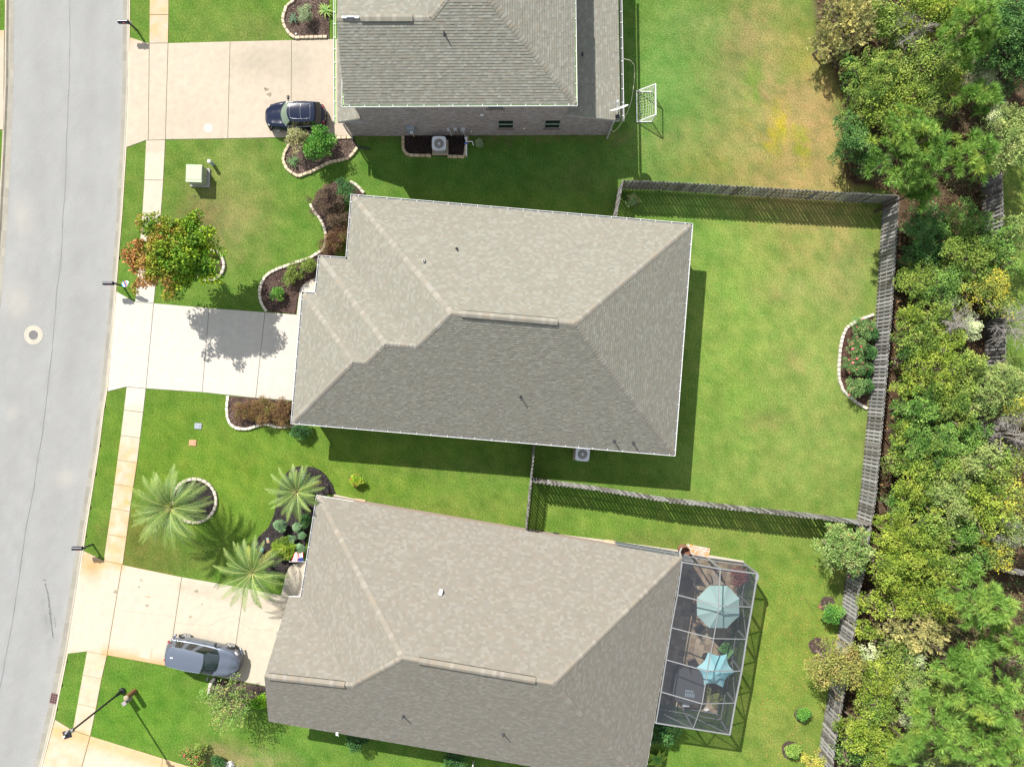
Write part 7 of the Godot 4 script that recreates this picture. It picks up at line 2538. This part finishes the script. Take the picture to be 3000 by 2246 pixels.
# s: len, wid, belt/hood heights as [x, y ...], roof numbers; +x is the front
func car(label: String, at: Vector3, turn: float, s: Dictionary) -> void:
	var o := thing("parked_car", label, "car", at, "", turn)
	var L: float = s.len / 2
	var Wd: float = s.wid / 2
	var half := func(x: float) -> float:
		var t := absf(x) / L
		var pw: float = s.nose if x > 0 else s.tail
		return Wd * pow(maxf(0.0, 1.0 - pow(t, pw)), 1.0 / 2.4) * (1.0 - .03 * pow(t, 2.0))
	var deck := func(x: float) -> float: return along2(s.deck, x)
	# body shell: loft of cross sections, denser at both ends
	var xs := []
	for i in 41:
		xs.append(-L * cos(PI * i / 40.0) * .9995)
	var sec := func(x: float) -> Array:
		var w: float = half.call(x)
		var zt: float = deck.call(x)
		var lo := lerpf(.21, .34, pow(absf(x) / L, 6.0))
		var hb: float = s.bulge if x > s.cowl else 0.0
		var pts := [[0, lo], [.80, lo], [.93, lo + .03], [.985, .42], [1.0, .58], [.995, .68], [.975, zt - .16], [.955, zt - .07], [.90, zt - .018], [.80, zt + .012 + hb * .8], [.66, zt + .014 + hb], [.50, zt + .012 - hb * .3], [.25, zt + .030], [0, zt + .036]]
		var out := []
		for p in pts: out.append(Vector3(x, minf(p[1], zt + .06), w * p[0]))
		return out
	var body := MB.new()
	for i in 40:
		var a: Array = sec.call(xs[i])
		var b: Array = sec.call(xs[i + 1])
		for j in a.size() - 1:
			for m in [1.0, -1.0]:
				var f := Vector3(1, 1, m)
				var mid: Vector3 = a[j] * f
				var hint := Vector3(0, mid.y - .55, mid.z)
				if j == 0: hint = Vector3.DOWN
				if j > 8: hint = Vector3.UP
				body.quad(a[j] * f, b[j] * f, b[j + 1] * f, a[j + 1] * f, hint)
	part("body", smooth(body), s.paint, o)
	# glasshouse
	var ring := func(xf: float, xr: float, w: float, cf: float, cr: float, y: float, wf: float) -> Dictionary:
		var fr := []; var rr := []; var sd := []
		for k in 9:
			var u := k / 4.0 - 1.0
			fr.append(Vector3(xf - cf * u * u, y, w * wf * u))
			rr.append(Vector3(xr + cr * u * u, y, w * .92 * u))
		for k in 11:
			var t := k / 10.0
			sd.append(Vector3(lerpf(xf - cf, xr + cr, t), y, w * lerpf(wf, .92, t) + w * .07 * sin(t * PI)))
		return {"f": fr, "r": rr, "s": sd}
	var lo: Dictionary = ring.call(s.gf, s.gr, s.gw, s.gcf, s.gcr, 0.0, .93)
	for key in ["f", "r", "s"]:
		for i in lo[key].size():
			lo[key][i].y = deck.call(clampf(lo[key][i].x, -L * .97, L * .9)) + (.015 if key != "s" else -.005)
	var hi: Dictionary = ring.call(s.rf, s.rr, s.rw, s.rcf, s.rcr, s.roof - .06, .90)
	var ws := MB.new()
	var rw := MB.new()
	var trim := MB.new()
	for k in 8:
		ws.quad(lo.f[k], lo.f[k + 1], hi.f[k + 1], hi.f[k], Vector3(1, .7, 0))
		rw.quad(lo.r[k], lo.r[k + 1], hi.r[k + 1], hi.r[k], Vector3(-1, .5, 0))
	part("windscreen", smooth(ws), s.screen, o)
	part("rear_window", smooth(rw), s.glass, o)
	for m in [1.0, -1.0]:
		var f := Vector3(1, 1, m)
		for k in 10:
			var mb := MB.new()
			mb.quad(lo.s[k] * f, lo.s[k + 1] * f, hi.s[k + 1] * f, hi.s[k] * f, Vector3(0, .3, m))
			var pillar: bool = k in s.pillars
			part("pillar" if pillar else "side_window", mb.mesh(), s.paint if pillar else s.glass, o)
		var bl := MB.new()
		for k in 10:
			bl.tube(lo.s[k] * f + Vector3(0, .006, m * .006), lo.s[k + 1] * f + Vector3(0, .006, m * .006), .012, .012, 5)
		part("belt_trim", bl.mesh(), M.chrome, o)
	# roof
	var rf := MB.new()
	var rows := []
	var edge := func(t: float, u: float) -> Vector3:
		var fx: Vector3 = Vector3(lerpf(s.rf, s.rr, t), 0, 0)
		var cur := lerpf(-s.rcf, s.rcr, t) * u * u
		var w: float = s.rw * (lerpf(.90, .92, t) + .07 * sin(t * PI)) * 1.012
		return Vector3(fx.x + cur, s.roof - .065 + .075 * (1.0 - pow(absf(u), 2.6)) * (1.0 - .35 * pow(absf(t * 2 - 1), 2.5)) + .012, w * u)
	for i in 13:
		var row := []
		for j in 13:
			row.append(edge.call(i / 12.0, j / 6.0 - 1.0))
		rows.append(row)
	for i in 12:
		for j in 12:
			rf.quad(rows[i][j], rows[i + 1][j], rows[i + 1][j + 1], rows[i][j + 1], Vector3.UP)
	part("roof", smooth(rf), s.paint, o)
	var rr2 := MB.new()
	for m in [0, 12]:
		for i in 12:
			rr2.tube(rows[i][m], rows[i + 1][m], .012, .012, 6)
	part("roof_rail", rr2.mesh(), s.rail, o)
	if s.has("sunroof"):
		var sr := MB.new()
		var k := [.10, .86]
		for q in [[k[0], k[0], -.74, .74], [k[1], k[1], -.74, .74], [.50, .50, -.74, .74]]:
			for j in 12:
				var a: Vector3 = edge.call(q[0], lerpf(q[2], q[3], j / 12.0)); var b: Vector3 = edge.call(q[0], lerpf(q[2], q[3], (j + 1) / 12.0))
				sr.tube(a + Vector3.UP * .003, b + Vector3.UP * .003, .008, .008, 5)
		for u in [-.74, .74]:
			for j in 12:
				var a: Vector3 = edge.call(lerpf(k[0], k[1], j / 12.0), u); var b: Vector3 = edge.call(lerpf(k[0], k[1], (j + 1) / 12.0), u)
				sr.tube(a + Vector3.UP * .003, b + Vector3.UP * .003, .008, .008, 5)
		part("sunroof_trim", sr.mesh(), M.chrome, o)
	else:
		var fin := MB.new()
		fin.bevel(Vector3(s.rr + .28, s.roof + .035, 0), Vector3.RIGHT, Vector3.UP, Vector3.BACK, Vector3(.09, .045, .02), .015)
		part("antenna_fin", fin.mesh(), M.white_paint, o)
	# spoiler lip over the rear window
	var sp := MB.new()
	for j in 12:
		var a: Vector3 = rows[12][j]; var b: Vector3 = rows[12][j + 1]
		sp.quad(a, b, b + Vector3(-.13, -.005, 0), a + Vector3(-.13, -.005, 0), Vector3.UP)
		sp.quad(a + Vector3(-.13, -.005, 0), b + Vector3(-.13, -.005, 0), b + Vector3(-.05, -.05, 0), a + Vector3(-.05, -.05, 0), Vector3(-1, -1, 0))
	part("rear_spoiler", smooth(sp), s.paint, o)
	# wheels
	for x in [s.wb / 2 + s.woff, -s.wb / 2 + s.woff]:
		for m in [1.0, -1.0]:
			var wz: float = (half.call(x) - .105) * m
			var xf := Transform3D(Basis(Vector3.RIGHT, PI / 2 * m), Vector3(x, s.wr, wz))
			var ty := MB.new()
			var R0: float = s.wr
			ty.lathe(Vector3.ZERO, [Vector2(R0 * .66, -.11), Vector2(R0 * .93, -.11), Vector2(R0, -.08), Vector2(R0, .085), Vector2(R0 * .94, .112), Vector2(R0 * .70, .115), Vector2(R0 * .66, .10)], 28)
			var wheel := part("tyre", ty.mesh(), M.rubber, o, xf)
			var rim := MB.new()
			rim.lathe(Vector3.ZERO, [Vector2(0, .03), Vector2(R0 * .66, .03)], 24, Color(.02, .02, .02))
			rim.lathe(Vector3.ZERO, [Vector2(R0 * .62, .095), Vector2(R0 * .70, .118), Vector2(R0 * .71, .10)], 28, Color(.6, .6, .62))
			for k in 5:
				for dd in [-.16, .16]:
					var a: float = TAU * k / 5 + dd
					rim.tube(Vector3(cos(TAU * k / 5) * .04, .095, sin(TAU * k / 5) * .04), Vector3(cos(a) * R0 * .66, .10, sin(a) * R0 * .66), .020, .020, 5, Color(.6, .6, .62))
			rim.lathe(Vector3.ZERO, [Vector2(.06, .09), Vector2(.05, .112), Vector2(0, .115)], 12, Color(.5, .5, .52))
			part("rim", rim.mesh(), M.rim, wheel)
			var ar := MB.new()    # dark arch round the wheel
			for k in 14:
				var a0 := PI * k / 14; var a1 := PI * (k + 1) / 14
				var ww: float = half.call(x) + .006
				var ra := R0 + .035; var rb := R0 + .075
				ar.quad(Vector3(x + cos(a0) * ra, s.wr + sin(a0) * ra, ww * m), Vector3(x + cos(a1) * ra, s.wr + sin(a1) * ra, ww * m), Vector3(x + cos(a1) * rb, s.wr + sin(a1) * rb, (ww - .006) * m), Vector3(x + cos(a0) * rb, s.wr + sin(a0) * rb, (ww - .006) * m), Vector3(0, 0, m))
				ar.quad(Vector3(x, s.wr, (ww - .004) * m), Vector3(x, s.wr, (ww - .004) * m), Vector3(x + cos(a1) * ra, s.wr + sin(a1) * ra, (ww - .002) * m), Vector3(x + cos(a0) * ra, s.wr + sin(a0) * ra, (ww - .002) * m), Vector3(0, 0, m))
			part("wheel_arch", ar.mesh(), M.arch, o)
	# mirrors, handles, lamps, grille, plates
	for m in [1.0, -1.0]:
		var mb := MB.new()
		var mx: float = s.gf - s.gcf - .18
		mb.bevel(Vector3(mx, deck.call(mx) + .10, (Wd + .13) * m), Vector3.RIGHT, Vector3.UP, Vector3.BACK, Vector3(.075, .085, .12), .045)
		mb.bevel(Vector3(mx + .02, deck.call(mx) + .03, (Wd + .01) * m), Vector3.RIGHT, Vector3.UP, Vector3.BACK, Vector3(.03, .02, .08), .01)
		part("wing_mirror", mb.mesh(), s.mirror, o)
		for hx in s.handles:
			mb = MB.new()
			mb.bevel(Vector3(hx, deck.call(hx) - .14, (half.call(hx) * .985 + .008) * m), Vector3.RIGHT, Vector3.UP, Vector3.BACK, Vector3(.09, .018, .014), .008)
			part("door_handle", mb.mesh(), s.handle_mat, o)
		var hxp: float = s.hl
		mb = MB.new()
		mb.lathe(Vector3.ZERO, [Vector2(0, .075), Vector2(.5, .062), Vector2(.85, .03), Vector2(1.0, -.03)], 18)
		var sc: Vector3 = s.hls
		part("headlight", mb.mesh(), M.lamp_clear, o, Transform3D(Basis(Vector3.BACK, -.55).rotated(Vector3.UP, -.45 * m) * Basis.from_scale(sc), Vector3(hxp, s.hly, half.call(hxp) * .80 * m)))
		mb = MB.new()
		mb.bevel(Vector3(s.tl, s.tly, half.call(s.tl) * .93 * m), Vector3(.8, 0, .6 * m).normalized(), Vector3.UP, Vector3(-.6 * m, 0, .8).normalized(), Vector3(.05, .10, .10), .03)
		part("tail_light", mb.mesh(), M.tail_red, o)
	var gr := MB.new()
	for k in 9:
		var u := k / 4.0 - 1.0
		gr.bevel(Vector3(L * .985 - .10 * u * u, s.gy, u * Wd * .55), Vector3.RIGHT, Vector3.UP, Vector3.BACK, Vector3(.03, .10, .035), .01)
	part("grille", gr.mesh(), M.black, o)
	for e in [[L * .93, .33], [-L * .935, .36]]:
		var bp := MB.new()
		for k in 10:
			var u0 := k / 5.0 - 1.0; var u1 := (k + 1) / 5.0 - 1.0
			var sg: float = signf(e[0])
			bp.tube(Vector3(e[0] + sg * (.10 - .26 * u0 * u0), e[1], u0 * Wd * .9), Vector3(e[0] + sg * (.10 - .26 * u1 * u1), e[1], u1 * Wd * .9), .07, .07, 8)
		part("bumper", smooth(bp), M.bumper if s.has("sunroof") else s.paint, o)
	# shut lines of the bonnet and doors
	var sl := MB.new()
	for m in [1.0, -1.0]:
		for i in 14:
			var x0: float = lerpf(s.cowl + .05, L * .86, i / 14.0); var x1: float = lerpf(s.cowl + .05, L * .86, (i + 1) / 14.0)
			sl.tube(Vector3(x0, deck.call(x0) + .016, half.call(x0) * .83 * m), Vector3(x1, deck.call(x1) + .016, half.call(x1) * .83 * m), .005, .005, 4)
		for dx in s.doors:
			var w: float = half.call(dx)
			sl.path([Vector3(dx, deck.call(dx) - .07, w * .958 * m), Vector3(dx, deck.call(dx) - .16, w * .978 * m), Vector3(dx, .58, w * 1.002 * m), Vector3(dx, .36, w * .985 * m)], .006, 4)
	part("shut_line", sl.mesh(), M.black, o)
	for k in 2:      # wipers
		var wp := MB.new()
		var z := -.42 + .55 * k
		var f0: Vector3 = lo.f[2 + k * 3].lerp(hi.f[2 + k * 3], .03) + Vector3(.01, .02, 0)
		wp.tube(f0, f0 + Vector3(-.06, .05, .42), .010, .008, 5)
		part("wiper", wp.mesh(), M.black, o)

func along2(a: Array, x: float) -> float:
	for i in range(0, a.size() - 2, 2):
		if x <= a[i + 2]:
			var t := clampf((x - a[i]) / (a[i + 2] - a[i]), 0, 1)
			t = t * t * (3 - 2 * t) * .5 + t * .5
			return lerpf(a[i + 1], a[i + 3], t)
	return a[a.size() - 1]

func make_cars() -> void:
	car("small dark navy hatchback with a pale outlined sunroof in the north driveway", P(874, 351) + Vector3(0, .02, 0), PI + .01, {"len": 3.74, "wid": 1.70, "nose": 3.6, "tail": 4.5, "bulge": .035, "cowl": .62,
		"deck": [-1.87, .66, -1.80, .80, -1.72, .94, -.9, .97, .6, .95, .8, .93, 1.4, .84, 1.68, .74, 1.80, .62, 1.87, .52], "gf": .82, "gr": -1.70, "gw": .77, "gcf": .34, "gcr": .10, "rf": .30, "rr": -1.36, "rw": .62, "rcf": .16, "rcr": .08, "roof": 1.41,
		"pillars": [4], "paint": M.navy_paint, "glass": M.car_glass, "screen": M.pale_screen, "rail": M.navy_paint, "sunroof": 1, "mirror": M.black, "handles": [-.05], "handle_mat": M.chrome, "doors": [.62, -.55],
		"wb": 2.47, "woff": .03, "wr": .30, "hl": 1.56, "hly": .70, "hlz": .58, "hls": Vector3(.14, 1.0, .13), "tl": -1.74, "tly": .78, "tlz": .66, "gy": .48})
	car("silver blue estate car parked at the southern driveway's edge", P(609, 1911) + Vector3(0, .02, 0), -.213, {"len": 4.68, "wid": 1.88, "nose": 4.2, "tail": 4.6, "bulge": .028, "cowl": .95,
		"deck": [-2.34, .70, -2.25, .92, -2.1, 1.03, -1.0, 1.06, .9, 1.03, 1.1, 1.02, 1.8, .95, 2.08, .86, 2.24, .74, 2.34, .58], "gf": 1.16, "gr": -2.12, "gw": .83, "gcf": .26, "gcr": .16, "rf": .40, "rr": -1.78, "rw": .64, "rcf": .10, "rcr": .10, "roof": 1.66,
		"pillars": [3, 6, 9], "paint": M.silver_paint, "glass": M.car_glass, "screen": M.screen_glass, "rail": M.silver_paint, "mirror": M.black, "handles": [-.05, -1.05], "handle_mat": M.silver_paint, "doors": [.98, -.02, -1.0],
		"wb": 2.81, "woff": -.02, "wr": .36, "hl": 1.98, "hly": .80, "hlz": .66, "hls": Vector3(.16, 1.0, .22), "tl": -2.16, "tly": .90, "tlz": .72, "gy": .58})
